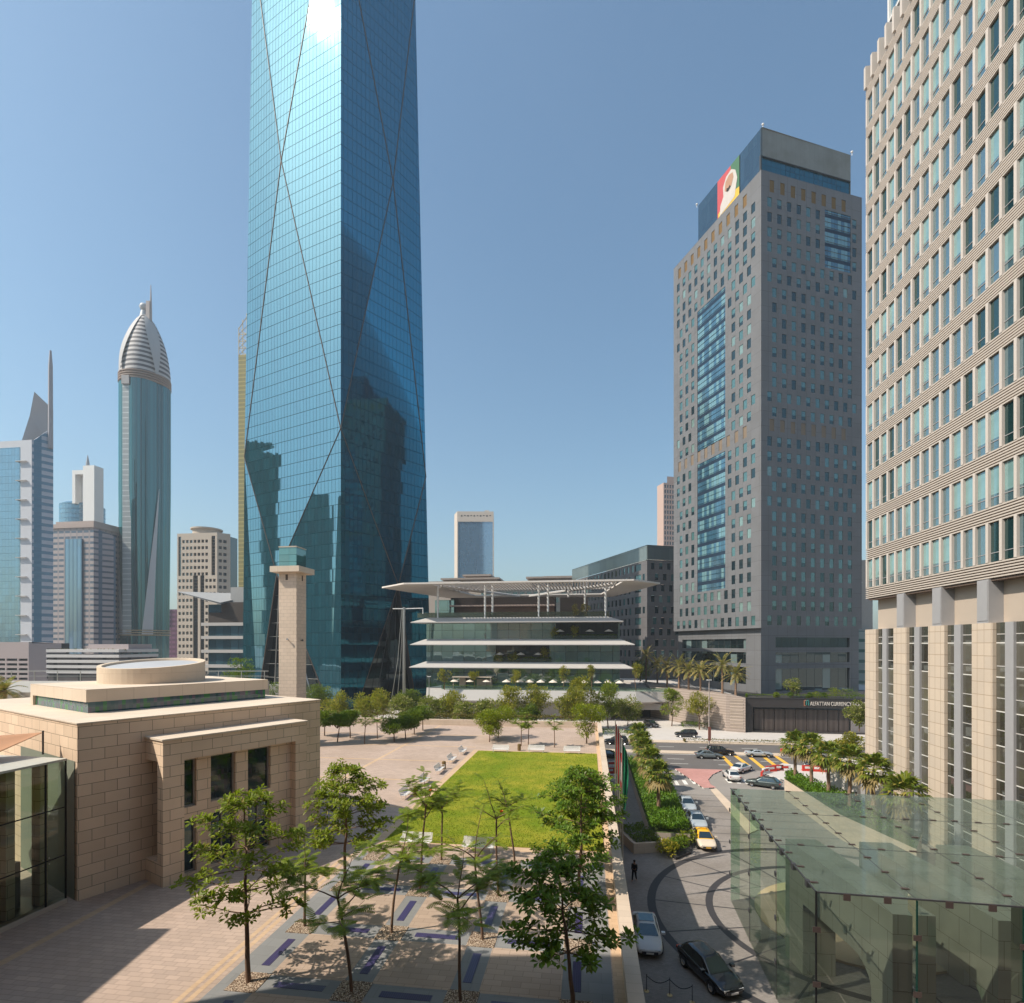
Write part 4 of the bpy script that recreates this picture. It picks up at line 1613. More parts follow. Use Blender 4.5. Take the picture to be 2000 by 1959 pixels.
# the great canopy
zc = zz(1142)
c0, c1 = pu(736), pu(1293)
b = MB()
cf = 3.0
nose = [PF.pt(c0, zc - .75, cf), PF.pt(c1, zc - .05, cf), ]
front = PF.pt((c0 + c1) / 2, zc, cf + 1.5)
L_, R_ = PF.pt(c0, zc, -4), PF.pt(c1, zc, -4)
fa, fb = PF.pt(pu(800), zc, 5.5), PF.pt(pu(1235), zc, 5.5)
ba_, bb_ = PF.pt(pu(810), zc, -44), PF.pt(pu(1210), zc, -44)
outer = [L_, fa, fb, R_, bb_, ba_]
ia, ib, ic, id_ = PF.pt(pu(850), zc, 3.2), PF.pt(pu(1215), zc, 3.2), PF.pt(pu(1180), zc, -34), PF.pt(pu(880), zc, -34)
top = V((0, 0, .75))


def plate(poly, z0, z1):
    b.prism([(p.x, p.y) for p in poly], z0, z1)


plate([L_, fa, fb, R_, ib, ia], zc - .02, zc + .42)
plate([L_, ia, id_, ba_], zc - .015, zc + .4)
plate([R_, bb_, ic, ib], zc - .015, zc + .4)
plate([ba_, id_, ic, bb_], zc - .01, zc + .38)
M['canopy'] = plain('cream_canopy_metal', (.66, .60, .55), .55, var=.05, scale=.5)
cn = b.build('canopy', M['canopy'], pdm)
b = MB()
u0, u1 = pu(858), pu(1202)
k = 0
u = u0
while u < u1:
    f = (u - u0) / (u1 - u0)
    q0, q1 = PF.pt(u, zc, 1.0), PF.pt(u + .3, zc, -15)
    b.box(u, u + .42, -3.1, 15, zc + .02, zc + .22, 0, PF.o, PF.u, PF.n * -1)
    u += .95
b.build('canopy_slat', M['canopy'], cn)
b = MB()
PF.box(b, u0, u1, -16.2, -14.8, zc - .1, zc + .6)
for a, e in ((pu(862), pu(985)), (pu(1198), pu(1010))):
    p0, p1 = PF.pt(a, zc - .3, 1.0), PF.pt(e, zc - .3, -34)
    b.tube([p0, p1], .45, 6)
b.build('canopy_beam', M['offwhite'], cn)
for px, d in ((852, -1.8), (945, -1.8), (959, -2.5), (1051, -1.8), (1069, -2.5), (1107, -12), (1142, -8), (1183, -1.8)):
    b = MB()
    p = PF.pt(pu(px), zr, d)
    b.tube([p, V((p.x, p.y, zc))], .32, 10)
    b.build('column', M['white'], pdm, smooth=True)
# terrace deck with its white rounded lip
b = MB()
lip = [PF.pt(pu(843), 0, 5.0), PF.pt(pu(832), 0, 2.0), PF.pt(pu(832), 0, PD)]
poly = [PF.pt(pu(846), 0, 6.4), PF.pt(pu(1040), 0, 6.8), PF.pt(pu(1240), 0, 6.0), PF.pt(pu(1308), 0, 2.0), PF.pt(pu(1318), 0, -24), PF.pt(pu(840), 0, -24), PF.pt(pu(832), 0, 0)]
n_ = len(poly)
for i in range(n_):
    a, e = poly[i], poly[(i + 1) % n_]
    ca_, ce_ = a + V((0, 0, 5.2)), e + V((0, 0, 5.2))
    ta, te = V((a.x, a.y + 1.2, TZ)), V((e.x, e.y + 1.2, TZ))
    b.face([ca_, ce_, te, ta])
    b.face([a + V((0, 1.5, 4.6)), e + V((0, 1.5, 4.6)), ce_, ca_])
b.face([V((p.x, p.y + 1.2, TZ)) for p in poly])
b.face([V((p.x, p.y + 1.5, 4.6)) for p in reversed(poly)])
b.build('terrace_deck', M['offwhite'], pdm)
b = MB()
PF.box(b, pu(880), pu(1192), -2.0, 3.0, 0, 4.6)
b.build('base_wall', M['concrete'], pdm)
b = MB()
PF.box(b, pu(1206), pu(1290), -3, 2.6, 2.9, 4.6)
b.build('entrance_lintel', M['concrete'], pdm)
b = MB()
PF.box(b, pu(1200), pu(1300), -6, -5, 0, 4.6)
b.build('entrance_recess', M['black'], pdm)
b = MB()
PF.box(b, pu(870), pu(1304), 4.4, 4.46, TZ + .03, TZ + 1.05)
b.build('balustrade', M['rail_glass'], pdm)
# pergola bar on the terrace
b = MB()
z9 = TZ + .03
PF.box(b, pu(886), pu(962), -1.6, 2.0, z9 + 3.2, z9 + 3.45)
PF.box(b, pu(896), pu(908), -1.4, -.8, z9, z9 + 3.2)
PF.box(b, pu(930), pu(960), -1.4, -.8, z9, z9 + 2.6)
for px in (888, 960):
    PF.box(b, pu(px) - .1, pu(px) + .1, 1.6, 1.8, z9, z9 + 3.2)
pb = b.build('pergola', plain('pergola_frame', (.50, .42, .34), .7), origin=PF.pt(pu(925), z9, 1))
tag(pb, 'flat roofed cream bar pergola on the ground floor terrace', 'pergola')

# tall lamp masts with cables in front of the dark tower entrance
for px, y0, y1, Y, lab in ((789, 1185, 1330, 150, 'tall grey lighting mast with a cross arm left of the terraced building'),):
    t = thing('lighting_mast', lab, 'mast', PZ(px, y1 + 40, Y))
    b = MB()
    b.tube([PZ(px, 1400, Y), PZ(px, 1186, Y)], [.42, .34], 10)
    b.build('pole', M['steel'], t, smooth=True)
    b = MB()
    b.tube([PZ(px - 22, 1189, Y), PZ(px, 1189, Y), PZ(px + 37, 1188, Y)], .13, 6)
    b.tube([PZ(px + 37, 1187, Y), PZ(px + 37, 1199, Y)], .12, 6)
    b.build('cross_arm', M['white'], t)
    for dx, tx in ((-2, -16), (-4, -30)):
        b = MB()
        b.tube([PZ(px + dx, 1189, Y), PZ(px + tx * .4, 1290, Y), PZ(px + tx, 1400, Y)], .09, 5)
        b.build('stay_cable', M['steel'], t)

# ------------------------------------------------------------------ distant towers
def fbox(px0, px1, px2, y_top, Y, depth, mats, mb=None, y_bot=None, u=None):
    """box whose front spans px0..px1 at distance Y and whose right flank ends near px2"""
    fr = Face(V(((px1 - CX) / F * Y, Y, 0)), u or D2)
    a = fr.upx(px0)
    return fr, a


def prism_tower(b, fr, a, e, depth, z0, z1, mi=0, mtop=None):
    p = [fr.pt(a, 0), fr.pt(e, 0), fr.pt(e, 0, -depth), fr.pt(a, 0, -depth)]
    b.prism([(q.x, q.y) for q in p], z0, z1, mi, mtop=mtop)


def Z(py, Y):
    return CH - (py - HY) / F * Y


# A: blue glass tower with a white sail-shaped wall and mast
Y = 330
fr, a = fbox(-60, 62, 0, 0, Y, 0, 0)
t = thing('sail_tower', 'blue glass tower with white edge, sail shaped roof wall and tall mast', 'tower', (fr.o.x, fr.o.y, 0))
b = MB()
zt = Z(862, Y)
prism_tower(b, fr, a, fr.upx(40), 12, 0, zt - 3)
b.build('glass_front', curtain('far_blue_glass', (.02, .09, .15), (.6, .82, .95), 2.2, 4.2, .08, .12, (.02, .05, .08), .3, .04, .008, .3), t)
b = MB()
prism_tower(b, fr, fr.upx(38), 0, 2.4, 0, zt + 1)
prism_tower(b, fr, a, fr.upx(38), 2.2, zt - 3, zt + 1)
b.build('white_wall', plain('far_white_wall', (.52, .53, .57), .6, var=.06), t)
for k in range(13):
    b = MB()
    z = zt - 12 - k * 11.5
    fr.box(b, fr.upx(34), fr.upx(54), .2, 1.4, z, z + .35)
    b.build('sunshade', M['offwhite'], t)
b = MB()
f2 = Face(fr.pt(0, 0), V((.55, .84, 0)))
q = [fr.pt(.2, 0, -.5), f2.pt(26, 0), f2.pt(26, 0, -18), fr.pt(0, 0, -24)]
e1_ = f2.upx(104)
b.face([f2.pt(.2, 0), f2.pt(e1_, 0), f2.pt(e1_, zt + 12), f2.pt(.2, zt)])
b.face([f2.pt(.2, zt), f2.pt(e1_, zt + 12), f2.pt(e1_, zt + 12, -8), f2.pt(.2, zt, -8)])
b.build('banded_flank', bars('far_flank_bands', (.42, .45, .52), (.10, .20, .30), 4.2, 1, .45, .5, True, (.05, .16, .26), 15), t)
b = MB()
sw = [PZ(40, 868, Y + 4), PZ(58, 812, Y + 6), PZ(67, 765, Y + 8), PZ(104, 800, Y + 22), PZ(104, 880, Y + 22)]
bk_ = [p + V((-2.5, 3, 0)) for p in sw]
b.face(sw)
b.face(bk_[::-1])
for i in range(5):
    b.face([sw[i], bk_[i], bk_[(i + 1) % 5], sw[(i + 1) % 5]])
b.build('sail_wall', plain('far_sail_wall', (.44, .42, .43), .6, var=.06), t)
b = MB()
m0 = f2.pt(f2.upx(98), 0, .6)
b.tube([V((m0.x, m0.y, Z(890, Y + 20))), V((m0.x, m0.y, Z(735, Y + 20))), V((m0.x, m0.y, Z(706, Y + 20)))], [1.3, 1.1, .5], 8)
b.build('mast', plain('far_mast', (.34, .32, .34), .6), t)

# B: banded stone and blue glass tower, with a curved blue tower behind it
Y = 470
fr, a = fbox(119, 205, 0, 0, Y, 0, 0)
t = thing('white_portal_tower', 'curved blue glass tower carrying a white open frame and spire behind the banded tower', 'tower', (fr.o.x, fr.o.y, 0))
b = MB()
cx_, cy_ = (fr.pt(a, 0) + fr.pt(0, 0)).x / 2, fr.pt(a / 2, 0).y + 14
cc = V((((114 + 209) / 2 - CX) / F * (Y + 14), Y + 14, 0))
r_ = (209 - 114) / 2 / F * Y * .78
b.lathe([(r_, 0), (r_, Z(982, Y)), (r_ * .8, Z(978, Y))], 36, cc)
b.build('glass_drum', curtain('far_curved_glass', (.03, .10, .17), (.65, .85, .95), 40, 4.0, .1, .9, (.12, .22, .30), .25, .06, .004, .3), t, smooth=False)
b = MB()
g_ = Face(V(((184 - CX) / F * (Y - 6), Y - 6, 0)), D2)
x0, x1, x2, x3 = g_.upx(141), g_.upx(147), g_.upx(162), 0
g_.box(b, x2, x3, -9, 0, 100, Z(913, Y))
g_.box(b, x0, x1, -9, 0, Z(985, Y), Z(921, Y))
g_.box(b, x1, x2, -9, 0, Z(929, Y), Z(921, Y))
g_.box(b, x1, x2, -9, -6, Z(985, Y), Z(929, Y))
b.build('white_frame', M['white'], t)
b = MB()
s0 = g_.pt(g_.upx(163), Z(915, Y), -4)
b.tube([s0, V((s0.x, s0.y, Z(903, Y))), V((s0.x, s0.y, Z(889, Y)))], [1.6, 1.2, .15], 8)
b.build('spire', plain('far_spire', (.36, .36, .38), .5), t)

Y = 390
fr, a = fbox(103, 183, 0, 0, Y, 0, 0)
t = thing('banded_tower', 'pinkish stone and blue glass banded tower standing left of the bullet topped tower', 'tower', (fr.o.x, fr.o.y, 0))
band = bars('far_stone_bands', (.40, .34, .34), (.085, .12, .17), 4.0, 1, .42, .5, True, (.30, .26, .27), 5.0)
b = MB()
zt = Z(1030, Y)
prism_tower(b, fr, a, 0, 30, 0, zt)
b.build('wall', band, t)
b = MB()
fd = Face(fr.pt(0, 0), V((.62, .785, 0)))
e1_ = fd.upx(226)
b.face([fd.pt(.05, 0), fd.pt(e1_, 0), fd.pt(e1_, zt - 5), fd.pt(.05, zt)])
b.face([fd.pt(.05, zt), fd.pt(e1_, zt - 5), fd.pt(e1_, zt - 5, -25), fd.pt(.05, zt, -25)])
b.build('flank', bars('far_stone_bands_flank', (.36, .31, .33), (.06, .08, .12), 4.0, 1, .35, .5, True, (.05, .09, .15), 9.0), t)
b = MB()
fr.box(b, fr.upx(129), fr.upx(162), .05, 1.0, 0, Z(1052, Y))
b.build('glass_bay', curtain('far_bay_glass', (.02, .07, .14), (.6, .8, .95), 3.2, 30, .5, .1, (.03, .07, .12), .28, .04, .02, .4), t)
b = MB()
for z0, z1, d in ((zt, zt + 1.5, .8), (zt + 1.5, zt + 3, .2), (zt + 3, zt + 5, -1.2)):
    fr.box(b, a - d, 0 + d, -24, d, z0, z1)
b.build('stepped_roof', plain('far_pink_stone', (.42, .34, .31), .7, var=.1), t)

# narrow teal building between them
Y = 520
fr, a = fbox(222, 238, 0, 0, Y, 0, 0)
t = thing('teal_midrise', 'narrow teal glass block squeezed behind the bullet topped tower', 'building', (fr.o.x, fr.o.y, 0))
b = MB()
prism_tower(b, fr, a, 6, 20, 0, Z(1105, Y))
b.build('wall', bars('far_teal_bands', (.30, .36, .36), (.05, .14, .15), 4, 1, .3, .5, True), t)
b = MB()
fr.box(b, a, 0, -20, 0, Z(1105, Y), Z(1094, Y))
b.build('roof_block', plain('far_grey_roof', (.40, .40, .41), .7), t)

# C: bullet topped teal tower
Y = 420
cc = V(((283.5 - CX) / F * Y, Y, 0))
s_ = Y / F
t = thing('bullet_tower', 'tall teal glass tower with striped bullet shaped crown, ball and spire', 'tower', (cc.x, cc.y, 0))


def lobes(rad, z, n=64, amp=.055, ph=.35):
    out = []
    for j in range(n):
        th = 2 * math.pi * j / n
        k = rad * (1 - amp + amp * abs(math.cos(2 * (th - ph))) * 1.6)
        out.append((cc.x + k * math.cos(th), cc.y + k * math.sin(th), z))
    return out


RB = 41.8 * s_
zb0, zb1, zcr, ztp = Z(1262, Y), Z(757, Y), Z(742, Y), Z(618, Y)
b = MB()
zs_ = [Z(1240, Y), Z(1100, Y), Z(960, Y), zb1]
b.grid([lobes(RB * .93, 0), lobes(RB * .94, zs_[0]), lobes(RB * .97, zs_[1]), lobes(RB, zs_[2]), lobes(RB, zb1)])
b.build('glass_shaft', curtain('teal_tower_glass', (.004, .060, .070), (.5, .85, .85), 5.2, 300, .35, .1, (.004, .03, .035), .12, .04, .004, .75), t, smooth=True)
b = MB()
prof = [(1.0, 0), (.985, .12), (.94, .28), (.85, .45), (.71, .62), (.54, .77), (.36, .9), (.22, .97), (.15, 1.0)]
b.grid([lobes(RB * r * 1.0, zcr + (ztp - zcr) * k) for r, k in prof])
b.build('crown', bars('striped_crown', (.055, .05, .06), (.46, .43, .42), 3.6, 1, .48, .7), t, smooth=True)
b = MB()
for k in range(4):
    b.lathe([(RB * 1.01, zb1 + k * 1.75), (RB * 1.05, zb1 + k * 1.75 + .3), (RB * 1.05, zb1 + k * 1.75 + 1.0), (RB * 1.01, zb1 + k * 1.75 + 1.3)], 48, cc)
b.build('bronze_ring', plain('far_bronze_ring', (.28, .20, .16), .6), t)
b = MB()
for k in range(3):
    b.lathe([(RB * .98, Z(1242, Y) + k * 1.7), (RB * 1.03, Z(1242, Y) + k * 1.7 + .4), (RB * 1.03, Z(1242, Y) + k * 1.7 + .9)], 48, cc)
b.build('base_ring', plain('far_gold_ring', (.35, .27, .17), .6), t)
# pale leaf-shaped shells on crown, and fins at the foot
shell = plain('far_shell', (.40, .385, .385), .65, var=.05)


def crown_r(k):
    for (r0, k0), (r1, k1) in zip(prof, prof[1:]):
        if k0 <= k <= k1:
            return r0 + (r1 - r0) * (k - k0) / (k1 - k0)
    return .14


for th0 in (-.55, 1.0, 2.55, -2.12):
    b = MB()
    rows = []
    for i in range(13):
        k = i / 12
        wd = (.02 + .34 * math.sin(math.pi * min(1, k * .9 + .1)) ** .8) * (1 if k < .97 else 1)
        rr_ = RB * crown_r(k) * 1.05 + .4
        wd = .05 + .52 * k ** 1.1
        rows.append([(cc.x + rr_ * math.cos(th0 + s * wd), cc.y + rr_ * math.sin(th0 + s * wd), zcr + (ztp - zcr) * k) for s in (-1, -.5, 0, .5, 1)])
    b.grid(rows, closed=False)
    b.build('crown_shell', shell, t, smooth=True)
b = MB()
for (x0, x1, top_, y0) in ((-27, -13, 990, 1240), (19, 33, 960, 1240)):
    rows = []
    for i in range(9):
        k = i / 8
        wdt = (1 - k) ** 1.3
        zz_ = Z(y0 + (top_ - y0) * k, Y)
        xa, xb = (x0 - 12 * k, x0 - 12 * k + (x1 - x0) * wdt + .3) if x0 < 0 else (x1 + 6 * k - (x1 - x0) * wdt - .3, x1 + 6 * k)
        rows.append([(cc.x + xa * s_, cc.y - math.sqrt(max(1, (RB * 1.02) ** 2 - (xa * s_) ** 2)), zz_), (cc.x + xb * s_, cc.y - math.sqrt(max(1, (RB * 1.02) ** 2 - (xb * s_) ** 2)), zz_)])
    b.grid(rows, closed=False)
b.build('foot_fin', plain('far_pale_fin', (.50, .50, .51), .5, var=.05), t)
b = MB()
b.box(cc.x - 15 * s_, cc.x + 1 * s_, cc.y - RB * 1.0, cc.y - RB * .9, Z(1240, Y), Z(770, Y))
b.build('white_strip', bars('far_white_strip', (.30, .33, .34), (.50, .52, .52), 3.8, 1, .2, .5), t)
b = MB()
b.box(cc.x - 15 * s_, cc.x - 1 * s_, cc.y - RB * 1.07, cc.y - RB * .9, Z(770, Y), Z(754, Y))
b.build('crest_panel', plain('far_crest', (.34, .32, .32), .6), t)
b = MB()
bc = V((((281) - CX) / F * Y, Y, Z(600, Y)))
b.lathe([(.1, -3.2), (2.2, -2.2), (3.1, 0), (2.2, 2.2), (.1, 3.1)], 16, bc)
b.lathe([(5.5, Z(640, Y) - bc.z), (3.2, -9), (2.0, -3)], 12, bc)
b.build('ball', plain('far_ball', (.42, .43, .45), .5), t, smooth=True)
b = MB()
b.box(cc.x - 4 * s_ + 13 * s_ - 1, cc.x + 13 * s_ + .2, cc.y - 3, cc.y - 1.5, Z(642, Y), Z(592, Y))
b.tube([V((cc.x + 14.5 * s_, cc.y - 2, Z(640, Y))), V((cc.x + 14.5 * s_, cc.y - 2, Z(598, Y))), V((cc.x + 14.5 * s_, cc.y - 2, Z(560, Y)))], [.9, .7, .2], 6)
b.build('spire', plain('far_pinkish_fin', (.36, .30, .28), .6), t)

# purple building and D: beige office tower
Y = 480
fr, a = fbox(328, 352, 0, 0, Y, 0, 0)
t = thing('purple_block', 'dark purple block half hidden between the bullet topped tower and the beige tower', 'building', (fr.o.x, fr.o.y, 0))
b = MB()
prism_tower(b, fr, a, 4, 20, 0, Z(1190, Y))
b.build('wall', bars('far_purple', (.16, .06, .12), (.07, .02, .05), 4, 1, .5, .6, False, (.10, .03, .07), 4), t)
Y = 340
fr, a = fbox(346, 424, 0, 0, Y, 0, 0)
t = thing('beige_tower', 'beige office tower with dark recessed windows and round plant room on top', 'tower', (fr.o.x, fr.o.y, 0))
z0_, zt = 0, Z(1040, Y)
stone = plain('far_beige_stone', (.47, .40, .33), .8, var=.06)
b = MB()
for k in range(22):
    zz_ = zt - 6.0 - k * 4.05
    if zz_ < 0:
        break
    Wd = -a
    dk = [(a + Wd * .40, a + Wd * .52), (a + Wd * .58, a + Wd * .68)] if k > 5 else [(a + Wd * .03, a + Wd * .10), (a + Wd * .86, a + Wd * .95)]
    op = []
    u = a + .9
    while u < -1.5:
        if not any(x0 - 1.9 < u < x1 for x0, x1 in dk):
            op.append((u, u + 1.75))
        u += 2.6
    op += dk
    op = sorted(op)
    op = [o for i, o in enumerate(op) if i == 0 or o[0] > op[i - 1][1] + .05]
    fr.strip(b, zz_, zz_ + 1.9, a, 0, op, .7)
    fr.strip(b, zz_ + 1.9, zz_ + 4.05, a, 0, dk, .7, tb=False)
fr.strip(b, zt - 1.95, zt - .2, a, 0, [], .5)
fr.strip(b, zt - .2, zt, a, 0, [])
fd = Face(fr.pt(0, 0), V((.75, .66, 0)))
e1_ = fd.upx(450)
for k in range(22):
    zz_ = zt - 6.0 - k * 4.05
    if zz_ < 0:
        break
    op = [(.8 + i * 2.7, .8 + i * 2.7 + 1.9) for i in range(int((e1_ - 1.5) / 2.7))]
    fd.strip(b, zz_, zz_ + 1.9, 0, e1_, op, .5)
    fd.strip(b, zz_ + 1.9, zz_ + 4.05, 0, e1_, [])
fd.strip(b, zt - 1.95, zt, 0, e1_, [])
b.face([fr.pt(a, zt), fr.pt(0, zt), fd.pt(e1_, zt), fr.pt(a, zt, -24)])
b.build('wall', stone, t)
b = MB()
fr.box(b, a + .1, -.1, -20, -.7, 0, zt - .1)
fd.box(b, .3, e1_ - .1, -10, -.5, 0, zt - .1)
b.build('window', window_glass('far_dark_window', (.03, .03, .035)), t)
b = MB()
cc2 = V(((404 - CX) / F * (Y + 12), Y + 12, 0))
b.lathe([(8, zt), (8, zt + 3.4), (9.2, zt + 3.6), (9.2, zt + 4.4), (2, zt + 4.6)], 28, cc2)
b.build('plant_room', stone, t)

# E: yellow-gold slab with latticed top
Y = 520
fr, a = fbox(465.5, 481, 0, 0, Y, 0, 0)
t = thing('gold_tower', 'slender gold glass tower with open lattice top just left of the glass skyscraper', 'tower', (fr.o.x, fr.o.y, 0))
b = MB()
prism_tower(b, fr, a, 4, 16, 0, Z(693, Y))
b.build('glass_shaft', curtain('gold_glass', (.20, .15, .04), (.80, .70, .38), 60, 4, .1, 1.3, (.30, .24, .09), .12, .15, .003, .1), t)
b = MB()
b1_, tp = Z(693, Y), Z(642, Y)
for x in (a, a * .5, 0, 4):
    hgt = tp + (x - a) * 2.2 if x < 0 else Z(612, Y)
    fr.box(b, x, x + .5, -.6, 0, b1_, hgt)
for k in range(4):
    z = b1_ + 6.5 * k
    fr.box(b, a, 4, -.6, 0, z, z + .6)
    b.tube([fr.pt(a, z), fr.pt(0, z + 6.5)], .3, 5)
    b.tube([fr.pt(0, z), fr.pt(a, z + 6.5)], .3, 5)
b.tube([fr.pt(a, tp), fr.pt(4, Z(610, Y))], .35, 5)
b.build('lattice', plain('gold_frame', (.45, .36, .20), .6), t)

# louvred low building left of the skyscraper, sibling of the terraced building
Y = 205
fr, a = fbox(404, 476, 0, 0, Y, 0, 0)
t = thing('slab_building', 'small glass building with white floor plates and slanted canopy left of the skyscraper', 'building', (fr.o.x, fr.o.y, 0))
b = MB()
prism_tower(b, fr, a + .6, 0, 24, 0, Z(1180, Y))
b.build('glass_storey', curtain('slab_glass', (.03, .07, .09), (.7, .9, .95), 3, 30, .1, .1, (.02, .03, .03), .2, .04, .006, .4), t)
b = MB()
for y in (1330, 1302, 1273, 1246, 1220):
    fr.box(b, a - 1.5, .5, -24, 1.2, Z(y + 2, Y), Z(y - 4, Y))
b.build('floor_plate', M['offwhite'], t)
b = MB()
fr.box(b, a + 1, 0, -24, .4, Z(1220, Y), Z(1196, Y))
fr.box(b, a + 6, 0, -24, .2, Z(1196, Y), Z(1176, Y))
b.build('slatted_storey', M['timber'], t)
b = MB()
b.face([fr.pt(fr.upx(356), Z(1155, Y), 3), fr.pt(fr.upx(440), Z(1178, Y), 3), fr.pt(0, Z(1155, Y), -10), fr.pt(fr.upx(400), Z(1153, Y), -10)])
b.face([fr.pt(fr.upx(356), Z(1156, Y), 3), fr.pt(fr.upx(400), Z(1154, Y), -10), fr.pt(0, Z(1157, Y), -10), fr.pt(fr.upx(440), Z(1181, Y), 3)])
fr.box(b, fr.upx(447), 0, -14, -1, Z(1178, Y), Z(1146, Y))
b.build('canopy', plain('grey_canopy', (.33, .33, .33), .6), t)

# low car parks on the left
Y = 250
fr, a = fbox(-40, 56, 0, 0, Y, 0, 0)
t = thing('pink_car_park', 'pinkish grey car park with rows of dark slots at far left', 'car park', (fr.o.x, fr.o.y, 0))
b = MB()
pk = plain('pinkish_precast_far', (.40, .335, .33), .8, var=.05)
zt = Z(1254, Y)
for k in range(6):
    z = 2.6 + k * 2.15
    op = [(a + 1.5 + i * 6.4, a + 1.5 + i * 6.4 + 5.6) for i in range(int((-a - 2) / 6.4) + 1)]
    op = [(x0, min(x1, -.6)) for x0, x1 in op if x0 < -1.5]
    fr.strip(b, z - 1.1, z, a, 0, [], 0)
    fr.strip(b, z, z + 1.05, a, 0, op, .8)
fr.strip(b, 2.6 + 6 * 2.15 - 1.1, zt, a, 0, [])
fd = Face(fr.pt(0, 0), V((.9, .43, 0)))
e1_ = fd.upx(120)
fd.strip(b, 0, zt - .6, 0, e1_, [])
b.face([fr.pt(a, zt), fr.pt(0, zt), fd.pt(e1_, zt - .6), fr.pt(a, zt, -30)])
b.build('wall', pk, t)
b = MB()
fr.box(b, a, -.2, -20, -.7, 0, zt - .5)
b.build('slot', M['black'], t)
b = MB()
fd.box(b, 6.5, 13.5, .02, .05, 3, zt - 3)
b.build('stair_window', bars('stair_slots', (.05, .05, .05), (.30, .26, .25), 2.1, 1, .5, .8), t)
Y = 215
fr, a = fbox(90, 232, 0, 0, Y, 0, 0)
t = thing('white_car_park', 'white banded car park with planted roof in front of the bullet topped tower', 'car park', (fr.o.x, fr.o.y, 0))
b = MB()
for k in range(5):
    z = 3.2 + k * 3.35
    z = Z(1316 - k * 10.5, Y)
    fr.box(b, a, 0, -20, 0, z, z + 1.15)
b.build('parapet_band', plain('far_white_band', (.58, .56, .55), .7), t)
b = MB()
fr.box(b, a + .3, -.3, -19.5, -.6, 0, Z(1282, Y))
b.build('slot', bars('car_park_dark', (.02, .02, .02), (.09, .08, .08), 11, 0, .85, .8), t)
b = MB()
fr.box(b, fr.upx(146), fr.upx(226), -18, -6, Z(1275, Y), Z(1258, Y))
b.build('roof_room', pk, t)
b = MB()
for i in range(300):
    u = a + (-a) * rr.random()
    p = fr.pt(u, Z(1274, Y) + rr.random() * 1.0, -.6 - rr.random() * 3)
    s_ = .3 + rr.random() * .4
    b.face([p, p + V((s_, 0, .1)), p + V((s_ * .5, .1, s_))])
b.build('roof_plants', M['leaf_hedge_dry'], t)
# viaduct-like wall between
b = MB()
b.box(-160, -60, 150, 153, 0, Z(1338, 150))
tag(b.build('boundary_wall', M['concrete'], origin=(-110, 151, 0)), 'long pale wall in front of the car parks at far left', 'wall')

# beige framed glass tower, centre distance
Y = 560
fr, a = fbox(893, 964, 0, 0, Y, 0, 0, u=V((1, 0.02, 0)))
fl = Face(fr.pt(a, 0) - V((-.5, 1, 0)).normalized() * -0, V((1, 0, 0)))
t = thing('framed_tower', 'distant glass slab tower in a beige stone frame with dotted top', 'tower', (fr.o.x, fr.o.y, 0))
stone = plain('far_cream_frame', (.55, .47, .40), .7, var=.05)
b = MB()
zt = Z(999, Y)
zg = Z(1019, Y)
fr.box(b, a, 0, -26, 0, zg, zt)
fr.box(b, a, a + .8, -26, 0, 0, zg)
fr.box(b, -.8, 0, -26, 0, 0, zg)
lf = Face(fr.pt(a, 0) + V((-8, 26, 0)) * .55, V((8, -26, 0)))
b.face([lf.pt(0, 0), fr.pt(a, 0), fr.pt(a, zt), lf.pt(0, zt)])
b.build('stone_frame', stone, t)
b = MB()
fr.box(b, a + .8, -.8, -25, -.6, 0, zg)
b.build('glass', curtain('far_slab_glass', (.10, .17, .24), (.7, .85, 1), 1.6, 4, .08, .2, (.09, .15, .21), .35, .06, .0003, .03), t)
b = MB()
for i in range(10):
    u = a + 4.5 + i * (-a - 8) / 9
    fr.box(b, u - .7, u + .7, .02, .1, zg + 5.2 + (.5 if i % 2 else 0), zg + 6.6)
b.build('crest_dot', M['black'], t)
b = MB()
fr.box(b, a * .25, a * .12, -20, -2, zt, zt + 1.6)
b.build('roof_block', stone, t)

# pink tower right of the grey mid-rise
Y = 430
fr, a = fbox(1296, 1322, 0, 0, Y, 0, 0, u=V((.97, .24, 0)))
t = thing('pink_tower', 'pinkish tower with a grid of dark windows peeking out left of the grey tower', 'tower', (fr.o.x, fr.o.y, 0))
b = MB()
zt = Z(932, Y)
for k in range(32):
    z = zt - 9 - k * 4.0
    if z < 0:
        break
    op = [(a + .8 + i * 2.2, a + .8 + i * 2.2 + 1.4) for i in range(int(-a / 2.2))]
    fr.strip(b, z, z + 2.6, a, 0, op, .5)
    fr.strip(b, z + 2.6, z + 4, a, 0, [])
fr.strip(b, zt - 5, zt, a + 3, 0, [])
b.face([fr.pt(a, 0, -10), fr.pt(a, 0), fr.pt(a, zt - 5), fr.pt(a, zt - 5, -10)])
b.build('wall', plain('far_pink_wall', (.46, .33, .28), .8, var=.05), t)
b = MB()
fr.box(b, a + .1, 0, -10, -.5, 0, zt - 5.2)
b.build('window', window_glass('pink_tower_window', (.05, .04, .045)), t)

